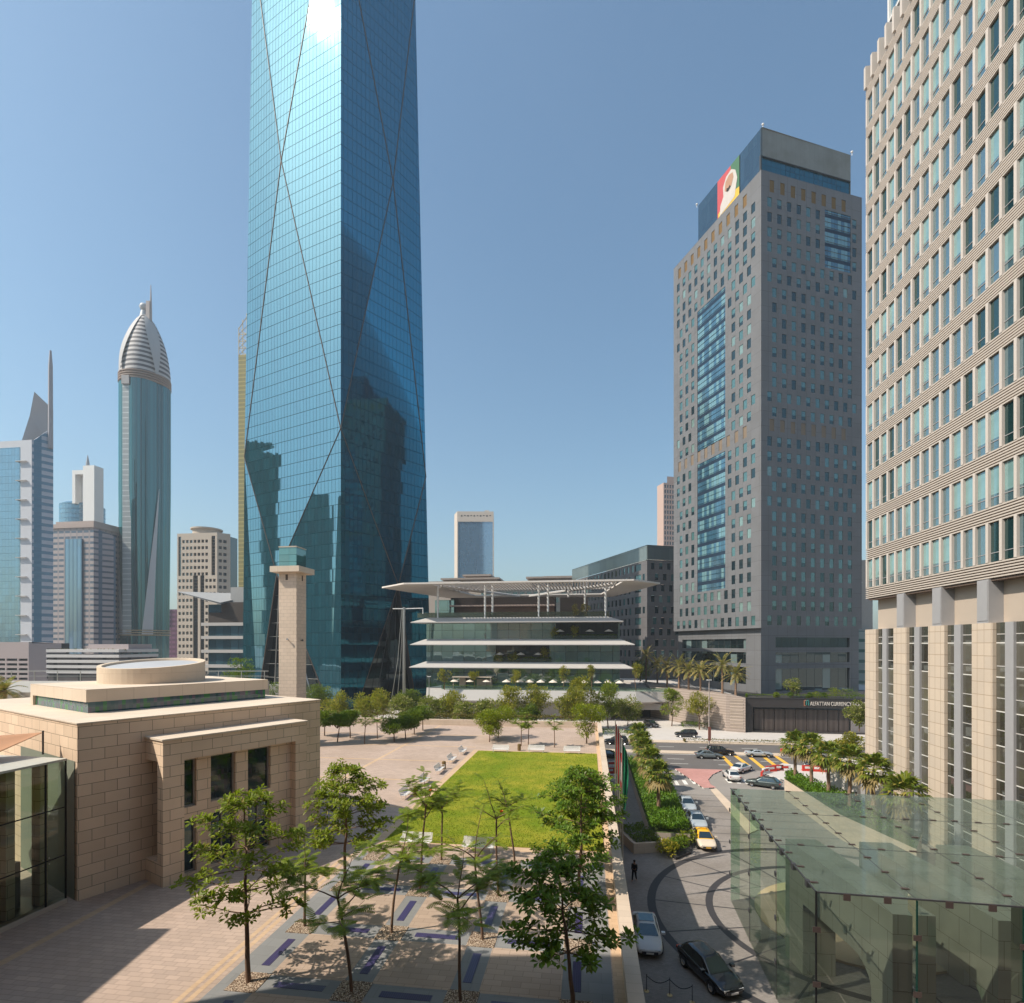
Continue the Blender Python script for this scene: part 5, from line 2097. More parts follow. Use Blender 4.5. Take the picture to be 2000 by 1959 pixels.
# low roofs just above the canopy
Y = 290
fr = Face(V((0, Y, 0)), D2)
t = thing('low_roofscape', 'cluster of pale low roofs and parapets showing just above the great canopy', 'buildings', (0, Y, 0))
b = MB()
for p0, p1, y0, d in ((868, 970, 1130, 0), (905, 950, 1122, -6), (1032, 1120, 1131, 0), (1060, 1118, 1124, -5), (835, 900, 1134, 2), (960, 1040, 1136, 3)):
    fr.box(b, fr.upx(p0), fr.upx(p1), d - 18, d, 0, Z(y0, Y))
b.build('wall', plain('far_pale_roofs', (.40, .35, .31), .8, var=.1), t)
b = MB()
for p0, p1, y0, d in ((862, 976, 1129, 1.5), (900, 956, 1120, -4), (1028, 1124, 1129, 1.5)):
    fr.box(b, fr.upx(p0), fr.upx(p1), d - 22, d, Z(y0 + 2, Y), Z(y0 - 1.5, Y))
b.build('roof', plain('far_roof_edge', (.33, .28, .25), .7), t)
b = MB()
for p0 in (878, 914, 1036, 1072, 1090):
    fr.box(b, fr.upx(p0), fr.upx(p0 + 9), .05, .2, Z(1141, Y), Z(1135, Y))
b.build('window', M['black'], t)

# second storeyed building seen under the canopy
Y = 235
fr = Face(V((0, Y, 0)), D2)
t = thing('colonnaded_building', 'cream building with tall dark window bays seen under the great canopy', 'building', (0, Y, 0))
b = MB()
fr.box(b, fr.upx(930), fr.upx(1112), -14, 0, 0, Z(1150, Y))
for i in range(14):
    u = fr.upx(945) + i * 2.9
    fr.box(b, u, u + 1.1, 0, .4, Z(1182, Y), Z(1155, Y))
b.build('wall', plain('far_cream_wall', (.48, .42, .35), .8), t)
b = MB()
fr.box(b, fr.upx(940), fr.upx(1105), .02, .1, Z(1178, Y), Z(1157, Y))
b.build('window', window_glass('bay_window', (.02, .06, .05)), t)

# buildings glimpsed between the grey tower and the beige block
Y = 190
fr = Face(V((.66 * Y, Y, 0)), D2)
t = thing('teal_annex', 'narrow teal glass annex seen between the grey tower and the beige office block', 'building', (fr.o.x, fr.o.y, 0))
b = MB()
fr.box(b, fr.upx(1672), fr.upx(1712), -16, 0, 0, Z(1232, Y))
b.build('wall', bars('teal_annex_bands', (.30, .36, .34), (.05, .14, .13), 3.6, 1, .3, .5, True), t)
b = MB()
fr.box(b, fr.upx(1676), fr.upx(1716), -20, -4, Z(1232, Y), Z(1090, Y))
b.build('pale_upper_wall', plain('annex_pale_wall', (.44, .41, .38), .8), t)
b = MB()
b.tube([fr.pt(fr.upx(1678), Z(1122, Y), -3), fr.pt(fr.upx(1690), Z(1137, Y), -3)], .5, 5)
b.tube([fr.pt(fr.upx(1678), Z(1122, Y), -3), fr.pt(fr.upx(1690), Z(1108, Y), -3)], .35, 5)
b.build('brace', M['white'], t)

# ------------------------------------------------------------------ glass entrance pavilion over the roundabout
PF0 = V((14.17, 25.77, 0))
E1, E2 = V((.984, -.178, 0)), V((.178, .984, 0))
PW, PL, PZT = 27.3, 18.9, 9.0
pv = thing('glass_pavilion', 'large green glass entrance canopy with patch fittings over the roundabout at lower right', 'glass pavilion', (PF0.x, PF0.y, 0))


def pp(t, s, z):
    return V((PF0.x + E1.x * t + E2.x * s, PF0.y + E1.y * t + E2.y * s, z))


TS = [4.2 * i for i in range(7)]
SS = [0, 6.3, 12.6, 18.9]
b = MB()
for i in range(6):
    for j in range(3):
        b.face([pp(TS[i] + .015, SS[j] + .015, PZT + .012), pp(TS[i + 1] - .015, SS[j] + .015, PZT + .012), pp(TS[i + 1] - .015, SS[j + 1] - .015, PZT + .012), pp(TS[i] + .015, SS[j + 1] - .015, PZT + .012)])
rf = b.build('roof_glass', M['pav_roof'], pv)
b = MB()
for j in range(3):
    for z0, z1 in ((.05, 4.73), (4.76, PZT - .02)):
        b.face([pp(0, SS[j + 1] - .012, z0), pp(0, SS[j] + .012, z0), pp(0, SS[j] + .012, z1), pp(0, SS[j + 1] - .012, z1)])
lw_ = b.build('side_glass', M['pav_wall'], pv)
b = MB()
for i in range(6):
    for z0, z1 in ((.05, 4.73), (4.76, PZT - .02)):
        b.face([pp(TS[i] + .012, 0, z0), pp(TS[i + 1] - .012, 0, z0), pp(TS[i + 1] - .012, 0, z1), pp(TS[i] + .012, 0, z1)])
fw = b.build('front_glass', clear_glass('pavilion_front_glass', (.90, .95, .91), .015, (.36, .42, .36)), pv)
# edges and joints
b = MB()
b.box(-.035, .035, -.035, .035, 0, PZT + .04, 0, PF0, E1, E2)
b.build('corner_joint', M['black'], fw)
b = MB()
b.box(.04, PW, -.05, .02, PZT - .03, PZT + .035, 0, PF0, E1, E2)
b.build('roof_edge', M['darksteel'], rf)
b = MB()
b.box(-.03, .03, .04, PL, PZT - .01, PZT + .035, 0, PF0, E1, E2)
b.build('roof_edge', M['darksteel'], rf)
b = MB()
for i in range(1, 6):
    b.box(TS[i] - .015, TS[i] + .015, .03, PL, PZT + .002, PZT + .02, 0, PF0, E1, E2)
for s_ in SS[1:3]:
    for i in range(6):
        b.box(TS[i] + .02, TS[i + 1] - .02, s_ - .015, s_ + .015, PZT + .002, PZT + .02, 0, PF0, E1, E2)
b.build('roof_joint', M['darksteel'], rf)
# vertical glass fins behind the joints
FG = (clear_glass('fin_glass', (.60, .80, .70), .05, (.2, .35, .28)))
for i in (1, 2, 3):
    b = MB()
    b.face([pp(TS[i], .02, .05), pp(TS[i], .75, .05), pp(TS[i], .75, PZT - .05), pp(TS[i], .02, PZT - .05)])
    b.build('glass_fin', FG, pv)
for s_ in SS[1:]:
    b = MB()
    b.face([pp(.02, s_, .05), pp(.7, s_, .05), pp(.7, s_, PZT - .05), pp(.02, s_, PZT - .05)])
    b.build('glass_fin', FG, pv)
for i in (1, 2, 3):
    b = MB()
    b.box(TS[i] - .03, TS[i] + .03, -.07, -.015, .05, PZT - .05, 0, PF0, E1, E2)
    b.build('fin_edge', M['pav_edge'], fw)
for s_ in SS[1:3]:
    b = MB()
    b.box(-.03, -.014, s_ - .03, s_ + .03, .05, PZT - .05, 0, PF0, E1, E2)
    b.build('side_joint', M['darksteel'], lw_)
# patch fittings
def fit(name, mt, par, *bx):
    m_ = MB()
    m_.box(*bx, 0, PF0, E1, E2)
    m_.build(name, mt, par)


for i in range(4):
    for j in range(10):
        t_, s_ = TS[i] + (0 if i else .25), 1.0 + 1.95 * j
        fit('roof_fitting', M['bronze'], rf, t_ - .17, t_ + .17, s_ - .07, s_ + .07, PZT + .03, PZT + .075)
    for s_ in SS[1:3]:
        for t_ in (TS[i] + 1.3, TS[i] + 2.9):
            fit('roof_fitting', M['bronze'], rf, t_ - .17, t_ + .17, s_ - .07, s_ + .07, PZT + .03, PZT + .075)
for i in range(0, 3):
    for z in (2.2, 4.73, 7.28):
        fit('front_fitting', M['bronze'], fw, TS[i] - .17, TS[i] + .17, -.10, -.07, z - .13, z + .13)
    for t_ in (TS[i] + 1.3, TS[i] + 3.0):
        fit('front_fitting', M['bronze'], fw, t_ - .15, t_ + .15, -.08, -.02, PZT - .28, PZT + .02)
for s_ in SS[1:]:
    for z in (2.2, 4.73, 7.28):
        fit('side_fitting', M['darksteel'], lw_, -.09, -.035, s_ - .14, s_ + .14, z - .13, z + .13)
for k in range(9):
    s_ = 1.2 + 2.1 * k
    fit('side_fitting', M['darksteel'], lw_, -.07, .12, s_ - .14, s_ + .14, PZT - .26, PZT + .05)
# stone portal walls, each with an arched opening
for k, (x, y, w_, leg, lab) in enumerate(((18.1, 26.3, 1.94, 1.55, ''), (22.6, 25.7, 1.94, .85, ''), (27.2, 25.2, 1.94, .85, ''))):
    b = MB()
    ln, bl, zt_ = 10.3, 2.2, 7.7
    zs_ = 4.4
    prof = [(0, 0), (leg, 0), (leg, 3.0)]
    for i in range(1, 7):
        a_ = math.pi / 2 * i / 6
        prof.append((leg + 1.6 * (1 - math.cos(a_)), 3.0 + 1.4 * math.sin(a_)))
    prof += [(ln - bl - .4, zs_), (ln - bl, 4.0), (ln - bl, 0), (ln, 0), (ln, zt_), (0, zt_)]
    ux = V((.987, -.10, 0))
    for sgn, off in ((1, 0), (-1, w_)):
        q = [V((x, y, 0)) + ux * off + V((0, s_, z)) for s_, z in prof]
        # the side as three rectangular pieces plus the arch fan
        f = lambda a, e, z0, z1: b.face([V((x, y, 0)) + ux * off + V((0, s_, z)) for s_, z in ((a, z0), (e, z0), (e, z1), (a, z1))])
        f(0, leg, 0, 3.0)
        f(ln - bl, ln, 0, zs_)
        f(0, ln, zs_, zt_)
        f(0, leg, 3.0, zs_)
        for i in range(2, 8):
            (s0, z0), (s1, z1) = prof[i], prof[i + 1]
            b.face([V((x, y, 0)) + ux * off + V((0, s_, z)) for s_, z in ((s0, z0), (s1, z1), (s1, zs_), (s0, zs_))])
    for i in range(len(prof)):
        a_, e_ = prof[i], prof[(i + 1) % len(prof)]
        p0, p1 = V((x, y + a_[0], a_[1])), V((x, y + e_[0], e_[1]))
        b.face([p0, p0 + ux * w_, p1 + ux * w_, p1])
    b.build('stone_portal', M['pav_stone'], pv)

# ------------------------------------------------------------------ trees, palms, hedges
def limb(mb, p0, d, length, r0, r1, rnd, seg=5, wob=.12, droop=0.0):
    pts = [V(p0)]
    d = V(d).normalized()
    for i in range(seg):
        d = (d + V((rnd.uniform(-wob, wob), rnd.uniform(-wob, wob), rnd.uniform(-wob, wob) * .6 - droop))).normalized()
        pts.append(pts[-1] + d * (length / seg))
    mb.tube(pts, [r0 + (r1 - r0) * i / seg for i in range(seg + 1)], 6, cap=False)
    return pts


def one_leaf(mb, p, d, up, L, W, fold=.25):
    """an obovate leaf: two halves folded along the midrib"""
    s = d.cross(up)
    if s.length < 1e-4:
        s = V((1, 0, 0))
    s.normalize()
    n = s.cross(d).normalized()
    tip = p + d * L
    m1 = p + d * (L * .62) + n * (W * fold)
    mb.v += [tuple(p), tuple(m1 + s * W * .5), tuple(tip), tuple(m1 - s * W * .5), tuple(p + d * (L * .6) - n * W * .05)]
    k = len(mb.v) - 5
    mb.f += [(k, k + 1, k + 2, k + 4), (k, k + 4, k + 2, k + 3)]
    mb.m += [0, 0]


def whorl(mb, p, ax, rnd, n, L, W):
    a = ax.cross(V((.3, .5, .8)))
    a.normalize()
    c = ax.cross(a)
    t0 = rnd.random() * 6.28
    for i in range(n):
        t = t0 + 2 * math.pi * i / n + rnd.uniform(-.25, .25)
        d = (a * math.cos(t) + c * math.sin(t)) * 1.0 + ax * rnd.uniform(.05, .7) + V((0, 0, -.15))
        d.normalize()
        l_ = L * rnd.uniform(.7, 1.15)
        one_leaf(mb, p + d * .03, d, V((0, 0, 1)), l_, W * rnd.uniform(.8, 1.15))


def almond_tree(name, label, H, R_, seed, loc, group, mleaf, base_h=2.6, tiers=6, L=.30, W=.15, dense=1.0, lean=(0, 0), top_gap=None, blossoms=0):
    """broad leaves in rosettes on layered, nearly level limbs"""
    rnd = random.Random(seed)
    t = thing(name, label, 'tree', loc, 0, group)
    o = V(loc)
    tk, cr = MB(), MB()
    pts = [o]
    n = 9
    for i in range(1, n + 1):
        f = i / n
        pts.append(o + V((lean[0] * f + rnd.uniform(-.05, .05), lean[1] * f + rnd.uniform(-.05, .05), H * .93 * f)))
    r0 = .055 + H * .0075
    tk.tube(pts, [r0 * (1 - .82 * i / n) for i in range(n + 1)], 8, cap=False)

    def at(z):
        f = max(0, min(.999, z / (H * .93))) * n
        i = int(f)
        return pts[i].lerp(pts[i + 1], f - i)
    for k in range(tiers):
        fz = k / max(1, tiers - 1)
        z = base_h + (H * .92 - base_h) * fz
        rad = R_ * (.78 + .5 * fz - 1.0 * fz ** 2.2) * rnd.uniform(.85, 1.1)
        nl = 5 if k < tiers - 1 else 4
        t0 = rnd.random() * 6.28
        for i in range(nl):
            a = t0 + 2 * math.pi * i / nl + rnd.uniform(-.35, .35)
            ln = rad * rnd.uniform(.65, 1.1)
            lp = limb(tk, at(z), (math.cos(a), math.sin(a), .22), ln, r0 * .32 * (1 - .5 * fz), .012, rnd, 6, .16)
            for j in range(2, 7):
                p = lp[j]
                ntw = max(1, int(round((2.4 + 1.2 * (j > 3)) * dense)))
                for q in range(ntw):
                    aa = a + rnd.choice((-1, 1)) * rnd.uniform(.3, 1.5)
                    dd = V((math.cos(aa), math.sin(aa), rnd.uniform(-.05, .45)))
                    tl_ = rnd.uniform(.18, .62) * (R_ / 2.8)
                    tp = limb(tk, p, dd, tl_, .011, .006, rnd, 2, .2)
                    for e in (tp[-1], tp[-1].lerp(tp[0], .5) if rnd.random() < .7 else None):
                        if e is not None:
                            whorl(cr, e, (dd + V((0, 0, .9))).normalized(), rnd, rnd.randint(5, 8), L, W)
    tk.build('trunk', M['bark'], t, smooth=True)
    cr.build('crown', mleaf, t, smooth=False)
    return t


def frond(mb, p, d, L, rnd, wid=.30, n=9, sag=.35):
    """a pinnate, feathery leaf"""
    pts = []
    q = V(p)
    d = V(d).normalized()
    for i in range(n + 1):
        pts.append(q.copy())
        q = q + d * (L / n)
        d = (d + V((0, 0, -sag / n))).normalized()
    for i in range(1, n + 1):
        t = (pts[i] - pts[i - 1]).normalized()
        s = t.cross(V((0, 0, 1)))
        if s.length < 1e-3:
            s = V((1, 0, 0))
        s.normalize()
        w_ = wid * math.sin(math.pi * (i + .6) / (n + 1.6)) ** .6
        for sg in (-1, 1):
            tip = pts[i] + s * sg * w_ + t * w_ * .45 + V((0, 0, -w_ * .22))
            a = t * (L / n * .42)
            mb.face([pts[i] - a, pts[i] + a, tip + a * .6, tip - a * .6])


def feather_tree(name, label, H, R_, seed, loc, group, nlimb=4, fork=.62, thin=1.0, blossom=0, mleaf=None):
    """flame tree: arching limbs with sprays of feathery leaves"""
    rnd = random.Random(seed)
    t = thing(name, label, 'tree', loc, 0, group)
    o = V(loc)
    tk, cr, bl = MB(), MB(), MB()
    pts = limb(tk, o, (rnd.uniform(-.05, .05), rnd.uniform(-.05, .05), 1), H * fork, .075, .05, rnd, 7, .045)
    tips = [(pts[-1], V((0, 0, 1)))]
    for k in range(nlimb):
        a = 6.28 * k / nlimb + rnd.uniform(-.5, .5)
        up = rnd.uniform(.35, 1.1)
        lp = limb(tk, pts[-1 - (k % 2)], (math.cos(a), math.sin(a), up), R_ * rnd.uniform(.75, 1.2), .035, .012, rnd, 7, .2, .05)
        tips += [(q, (q - lp[0]).normalized()) for q in lp[3:]]
        for j in (3, 5):
            a2 = a + rnd.choice((-1, 1)) * rnd.uniform(.6, 1.2)
            l2 = limb(tk, lp[j], (math.cos(a2), math.sin(a2), rnd.uniform(.1, .7)), R_ * rnd.uniform(.3, .55), .016, .007, rnd, 4, .2)
            tips += [(q, (q - l2[0]).normalized()) for q in l2[2:]]
    lp = limb(tk, pts[-1], (rnd.uniform(-.3, .3), rnd.uniform(-.3, .3), 1), H * (1 - fork) * .8, .035, .01, rnd, 5, .15)
    tips += [(q, V((0, 0, 1))) for q in lp[2:]]
    for q, d in tips:
        for i in range(max(1, int(round(5.2 * thin)))):
            a = rnd.random() * 6.28
            frond(cr, q, V((math.cos(a), math.sin(a), rnd.uniform(-.05, .5))) + d * .35, rnd.uniform(.45, .95), rnd, rnd.uniform(.11, .19), 10, .6)
    for i in range(blossom):
        q = rnd.choice(tips)[0] + V((0, 0, .15))
        for j in range(9):
            one_leaf(bl, q, V((rnd.uniform(-1, 1), rnd.uniform(-1, 1), rnd.uniform(0, 1))).normalized(), V((0, 0, 1)), .16, .12)
    tk.build('trunk', M['bark'], t, smooth=True)
    cr.build('crown', mleaf or M['leaf_feather'], t)
    if blossom:
        bl.build('blossom', M['flower'], t)
    return t


def bushy_tree(name, label, H, R_, seed, loc, group, mleaf, stem=.38, nleaf=1500, size=.30, flat=.8, cat='tree', mbark=None, lumps=9, multi=1):
    """crown of leaf clumps gathered round several uneven lobes"""
    rnd = random.Random(seed)
    t = thing(name, label, cat, loc, 0, group)
    o = V(loc)
    tk, cr = MB(), MB()
    top = o + V((0, 0, H * stem))
    if stem > .05:
        for i in range(multi):
            f = o + V((rnd.uniform(-.2, .2), rnd.uniform(-.2, .2), 0)) * (multi > 1)
            limb(tk, f, (rnd.uniform(-.08, .08), rnd.uniform(-.08, .08), 1), H * stem * 1.15, .05 + .012 * H, .04 + .006 * H, rnd, 5, .06)
    ch = H * (1 - stem)
    cc_ = o + V((0, 0, H * stem + ch * .5))
    lobes_ = []
    for i in range(lumps):
        a = rnd.random() * 6.28
        ph = rnd.uniform(-1, 1)
        rr_ = math.sqrt(max(0, 1 - ph * ph)) * rnd.uniform(.35, .8)
        c_ = cc_ + V((math.cos(a) * rr_ * R_, math.sin(a) * rr_ * R_, ph * ch * .38))
        lobes_.append((c_, R_ * rnd.uniform(.30, .52)))
        if stem > .05:
            limb(tk, top, c_ - top, (c_ - top).length, .03 + .004 * H, .012, rnd, 4, .1)
    tot = sum(r_ ** 2 for c_, r_ in lobes_)
    for c_, r_ in lobes_:
        for i in range(int(nleaf * r_ ** 2 / tot)):
            d = V((rnd.gauss(0, 1), rnd.gauss(0, 1), rnd.gauss(0, 1)))
            d.normalize()
            p = c_ + V((d.x, d.y, d.z * flat)) * r_ * rnd.uniform(.55, 1.12)
            dd = (d + V((rnd.uniform(-.8, .8), rnd.uniform(-.8, .8), rnd.uniform(-.5, .8)))).normalized()
            one_leaf(cr, p, dd, V((0, 0, 1)), size * rnd.uniform(.7, 1.3), size * rnd.uniform(.45, .7))
    if stem > .05:
        tk.build('trunk', mbark or M['bark'], t, smooth=True)
    cr.build('crown' if cat == 'tree' else 'foliage', mleaf, t)
    return t


def fan_palm(name, label, H, seed, loc, group, R_=1.9, nf=34):
    rnd = random.Random(seed)
    t = thing(name, label, 'palm', loc, 0, group)
    o = V(loc)
    tk, cr, old = MB(), MB(), MB()
    pts = [o + V((0, 0, H * i / 10)) + V((rnd.uniform(-.03, .03), rnd.uniform(-.03, .03), 0)) for i in range(11)]
    tk.tube(pts, [.30] + [.21 - .004 * i for i in range(10)], 10)
    top = pts[-1]
    for k in range(nf):
        f = k / nf
        a = k * 2.39996 + rnd.uniform(-.2, .2)
        el = 1.35 - 2.25 * f + rnd.uniform(-.12, .12)
        d = V((math.cos(a) * math.cos(el), math.sin(a) * math.cos(el), math.sin(el)))
        st = R_ * rnd.uniform(.42, .58)
        mb = old if el < -.45 else cr
        q = top + d * st + V((0, 0, -.12 * f * st))
        s = d.cross(V((0, 0, 1))).normalized()
        n_ = s.cross(d).normalized()
        w0 = .02
        mb.face([top + s * w0, top - s * w0, q - s * w0, q + s * w0])
        nb = 11
        Lb = R_ * rnd.uniform(.5, .66)
        for i in range(nb):
            ang = (i / (nb - 1) - .5) * 3.3
            bd = (d * math.cos(ang) + s * math.sin(ang)).normalized()
            ln = Lb * (1 - .25 * abs(ang) / 1.65)
            sid = bd.cross(n_).normalized() * (ln * .105)
            mid = q + bd * ln * .55 + n_ * .06
            tip = q + bd * ln + V((0, 0, -ln * rnd.uniform(.12, .42)))
            mb.face([q, mid + sid, tip, mid - sid])
    tk.build('trunk', M['palmbark'], t, smooth=True)
    cr.build('crown', M['leaf_palm'], t)
    old.build('dry_fronds', M['leaf_palm_old'], t)
    return t


def date_palm(name, label, H, seed, loc, group, R_=3.2, nf=34):
    rnd = random.Random(seed)
    t = thing(name, label, 'palm', loc, 0, group)
    o = V(loc)
    tk, cr = MB(), MB()
    tk.tube([o + V((0, 0, H * i / 6)) for i in range(7)], [.34] + [.27] * 5 + [.33], 9)
    top = o + V((0, 0, H))
    for k in range(nf):
        a = k * 2.39996 + rnd.uniform(-.2, .2)
        el = 1.3 - 1.75 * (k / nf) + rnd.uniform(-.1, .1)
        d = V((math.cos(a) * math.cos(el), math.sin(a) * math.cos(el), math.sin(el)))
        frond(cr, top, d, R_ * rnd.uniform(.85, 1.15), rnd, .42, 13, 1.25 if el > 0 else .8)
    tk.build('trunk', M['palmbark'], t, smooth=True)
    cr.build('crown', M['leaf_date'], t)
    return t


def leafy_box(mb, o, u, w, L, Wd, z0, H, n, size, rnd, lump=.15, top=.6):
    for i in range(n):
        a, c = rnd.random() * L, rnd.random() * Wd
        if rnd.random() < top:
            z = H * (1 + lump * math.sin(a * 1.9 + c * 2.3) * rnd.uniform(.3, 1)) * rnd.uniform(.85, 1.02)
        else:
            z = H * rnd.random()
            k = rnd.randrange(4)
            if k == 0:
                c = 0
            elif k == 1:
                c = Wd
            elif k == 2:
                a = 0
            else:
                a = L
        p = V((o[0], o[1], 0)) + u * a + w * c + V((0, 0, z0 + z))
        d = V((rnd.gauss(0, 1), rnd.gauss(0, 1), rnd.uniform(-.2, 1.2))).normalized()
        one_leaf(mb, p, d, V((0, 0, 1)), size * rnd.uniform(.7, 1.3), size * rnd.uniform(.4, .6))


ZV = PLZ + .03
GROVE = 'trees of the paved grove'
# the grove in front of the lawn
def gpos(i, j):
    return tuple(G(GA[i], GB[j], ZV))


almond_tree('almond_tree', 'light green broad leaved tree nearest the mosque door, standing alone on its gravel square', 8.3, 3.1, 3, gpos(0, 1), GROVE, M['leaf_almond'], 2.9, 6, .29, .14, .60, (-.25, .1))
almond_tree('almond_tree', 'tall broad leaved tree beside the mosque corner, with a spindly bare topped crown', 7.4, 3.1, 8, gpos(0, 3), GROVE, M['leaf_almond'], 2.6, 6, .30, .14, .72, (.1, 0))
feather_tree('flame_tree', 'small twiggy feathery tree between the two light green broad leaved trees', 5.2, 1.6, 21, gpos(0, 2), GROVE, 3, .5, .55)
feather_tree('flame_tree', 'flame tree with two long curved lower boughs, beside the purple strips at lower centre', 6.3, 2.6, 31, gpos(1, 1), GROVE, 4, .62, .62)
feather_tree('flame_tree', 'flame tree with small layered tufts standing second in its row from the camera', 6.6, 1.9, 33, gpos(1, 2), GROVE, 4, .55, .6)
feather_tree('flame_tree', 'flame tree with a tall straight stem and flat topped feathery crown near the lawn edge', 7.4, 2.0, 36, gpos(1, 3), GROVE, 5, .66, .8, 1)
feather_tree('flame_tree', 'slight flame tree right against the near left part of the lawn', 6.0, 1.6, 38, tuple(G(GA[1], GB[4], ZV)), GROVE, 4, .6, .6)
feather_tree('flame_tree', 'drooping flame tree with a crooked crown at the bottom edge of the paving', 6.6, 2.6, 41, gpos(2, 1), GROVE, 4, .62, .7)
feather_tree('flame_tree', 'nearly bare forked flame tree in front of the white bench', 7.4, 1.8, 45, gpos(2, 2), GROVE, 3, .55, .28)
feather_tree('flame_tree', 'thin flame tree with pale twisted bare branches against the lawn', 7.6, 1.7, 47, gpos(2, 3), GROVE, 4, .6, .2, 1)
feather_tree('flame_tree', 'slender flame tree at the lawn corner right of the white bench', 6.2, 1.5, 49, tuple(G(GA[2] + .3, GB[4] + .2, ZV)), GROVE, 4, .6, .5)
almond_tree('almond_tree', 'dark green large leaved tree in the foreground beside the parapet, nearest of all', 6.1, 3.0, 52, tuple(G(GA[3] - .1, GB[1], ZV)), GROVE, M['leaf_dark'], 2.3, 5, .34, .17, .48, (-.55, .2))
almond_tree('almond_tree', 'tallest dark green tree rising in front of the lawn near the flagpoles', 7.6, 3.1, 57, gpos(3, 3), GROVE, M['leaf_dark'], 2.6, 6, .30, .15, .66, (.1, .1))
almond_tree('almond_tree', 'yellower tree half hidden behind the tallest dark green tree by the parapet', 6.4, 2.3, 59, gpos(3, 4), GROVE, M['leaf_almond'], 2.6, 6, .30, .15, 1.1)
# far edge of the plaza
FE = 'small trees at the far end of the plaza'
for k, (px, py, H, R_, st, ml, lab) in enumerate((
        (956, 1449, 4.6, 2.6, .25, 'leaf_bright', 'dense bright green shrub tree behind the left end of the far benches'),
        (973, 1441, 4.9, 2.7, .25, 'leaf_bright', 'dense green shrub tree just behind the bright one at the far benches'),
        (1146, 1452, 6.0, 2.6, .18, 'leaf_bright', 'rounded bright shrub tree behind the right far bench by the parapet'),
        (770, 1449, 3.4, 2.4, .52, 'leaf_mid', 'low spreading tree at the near end of the slanting row on the plaza'),
        (792, 1444, 3.5, 2.3, .52, 'leaf_mid', 'spreading tree second from the near end of the slanting plaza row'),
        (809, 1434, 3.6, 2.3, .52, 'leaf_mid', 'spreading tree third from the near end of the slanting plaza row'),
        (826, 1427, 3.8, 2.4, .52, 'leaf_hedge', 'spreading tree at the far end of the slanting plaza row'),
        (659, 1450, 4.0, 2.3, .52, 'leaf_hedge', 'spreading tree on the far plaza just right of the mosque corner'),
        (684, 1441, 4.0, 2.3, .52, 'leaf_hedge', 'spreading tree on the far plaza behind the one by the mosque corner'),
        (634, 1437, 3.8, 2.3, .52, 'leaf_mid', 'dark low tree touching the mosque wall at the far plaza'))):
    bushy_tree('shrub_tree', lab, H, R_, 100 + k, tuple(P(px, py, PLZ)), FE, M[ml], st, 2600, .30, .8 if st < .4 else .5, lumps=11)
for k, (px, py, lab) in enumerate(((712, 1453, 'nearly bare thin sapling between the two plaza tree groups'), (737, 1443, 'second bare sapling on the far plaza, right of the first'), (1018, 1457, 'wispy sapling behind the middle far bench'), (1032, 1455, 'wispy sapling with a leaning stem behind the middle far bench'), (1083, 1460, 'bare forked sapling between the middle and right far benches'))):
    feather_tree('sapling', lab, 5.2, 1.3, 140 + k, tuple(P(px, py, PLZ)), FE, 4, .55, .35 if k != 2 else .8)
# street trees in front of the terraced building
ST = 'street trees in front of the terraced building'
st_specs = [(628, 1345, 150, 9, 3.6, 'leaf_mid', 'tall green tree right of the minaret foot'), (664, 1372, 140, 7.5, 3.4, 'leaf_street', 'yellowish street tree below the corner of the glass skyscraper'),
            (712, 1380, 138, 7.5, 3.6, 'leaf_street', 'yellow green street tree below the dark tower entrance'), (748, 1366, 150, 8, 3.2, 'leaf_street', 'tall yellowish street tree left of the lighting mast'),
            (786, 1378, 138, 7, 3.2, 'leaf_frangi', 'frangipani tree just right of the lighting mast foot'), (800, 1352, 152, 8.5, 3.4, 'leaf_mid', 'feathery green tree behind the lighting mast'),
            (842, 1382, 134, 7, 3.4, 'leaf_frangi', 'speckled frangipani tree left of the pergola'), (884, 1376, 136, 8.2, 3.3, 'leaf_street', 'full yellow green tree below the pergola bar'),
            (910, 1380, 130, 6.6, 2.8, 'leaf_frangi', 'small frangipani in front of the pergola'), (950, 1384, 132, 7, 3.0, 'leaf_frangi', 'pale frangipani right of the pergola'),
            (996, 1362, 132, 11.0, 3.4, 'leaf_street', 'tall two tiered yellow topped tree left of centre of the terrace'), (1050, 1366, 132, 11.0, 3.4, 'leaf_street', 'tall two tiered yellow topped tree at the centre of the terrace'),
            (1030, 1384, 128, 6.0, 2.6, 'leaf_mid', 'darker low tree between the two tall yellow topped trees'),
            (1118, 1376, 128, 9.5, 3.4, 'leaf_street', 'large dark and yellow tree right of centre of the terrace'), (1136, 1352, 134, 12, 3.2, 'leaf_street', 'tallest yellow topped street tree'),
            (1188, 1376, 136, 10.5, 3.2, 'leaf_almond', 'green street tree left of the car park entrance'), (1226, 1392, 140, 6.5, 3.2, 'leaf_frangi', 'round frangipani beside the dark car park entrance')]
for k, (px, py, Y, H, R_, ml, lab) in enumerate(st_specs):
    x = (px - CX) / F * Y
    bushy_tree('street_tree', lab, H * 1.06, R_ * 1.12, 200 + k, (x, Y, 0), ST, M[ml], .30, 3000, .50, .9, lumps=13)
RT = 'trees by the ribbed wall'
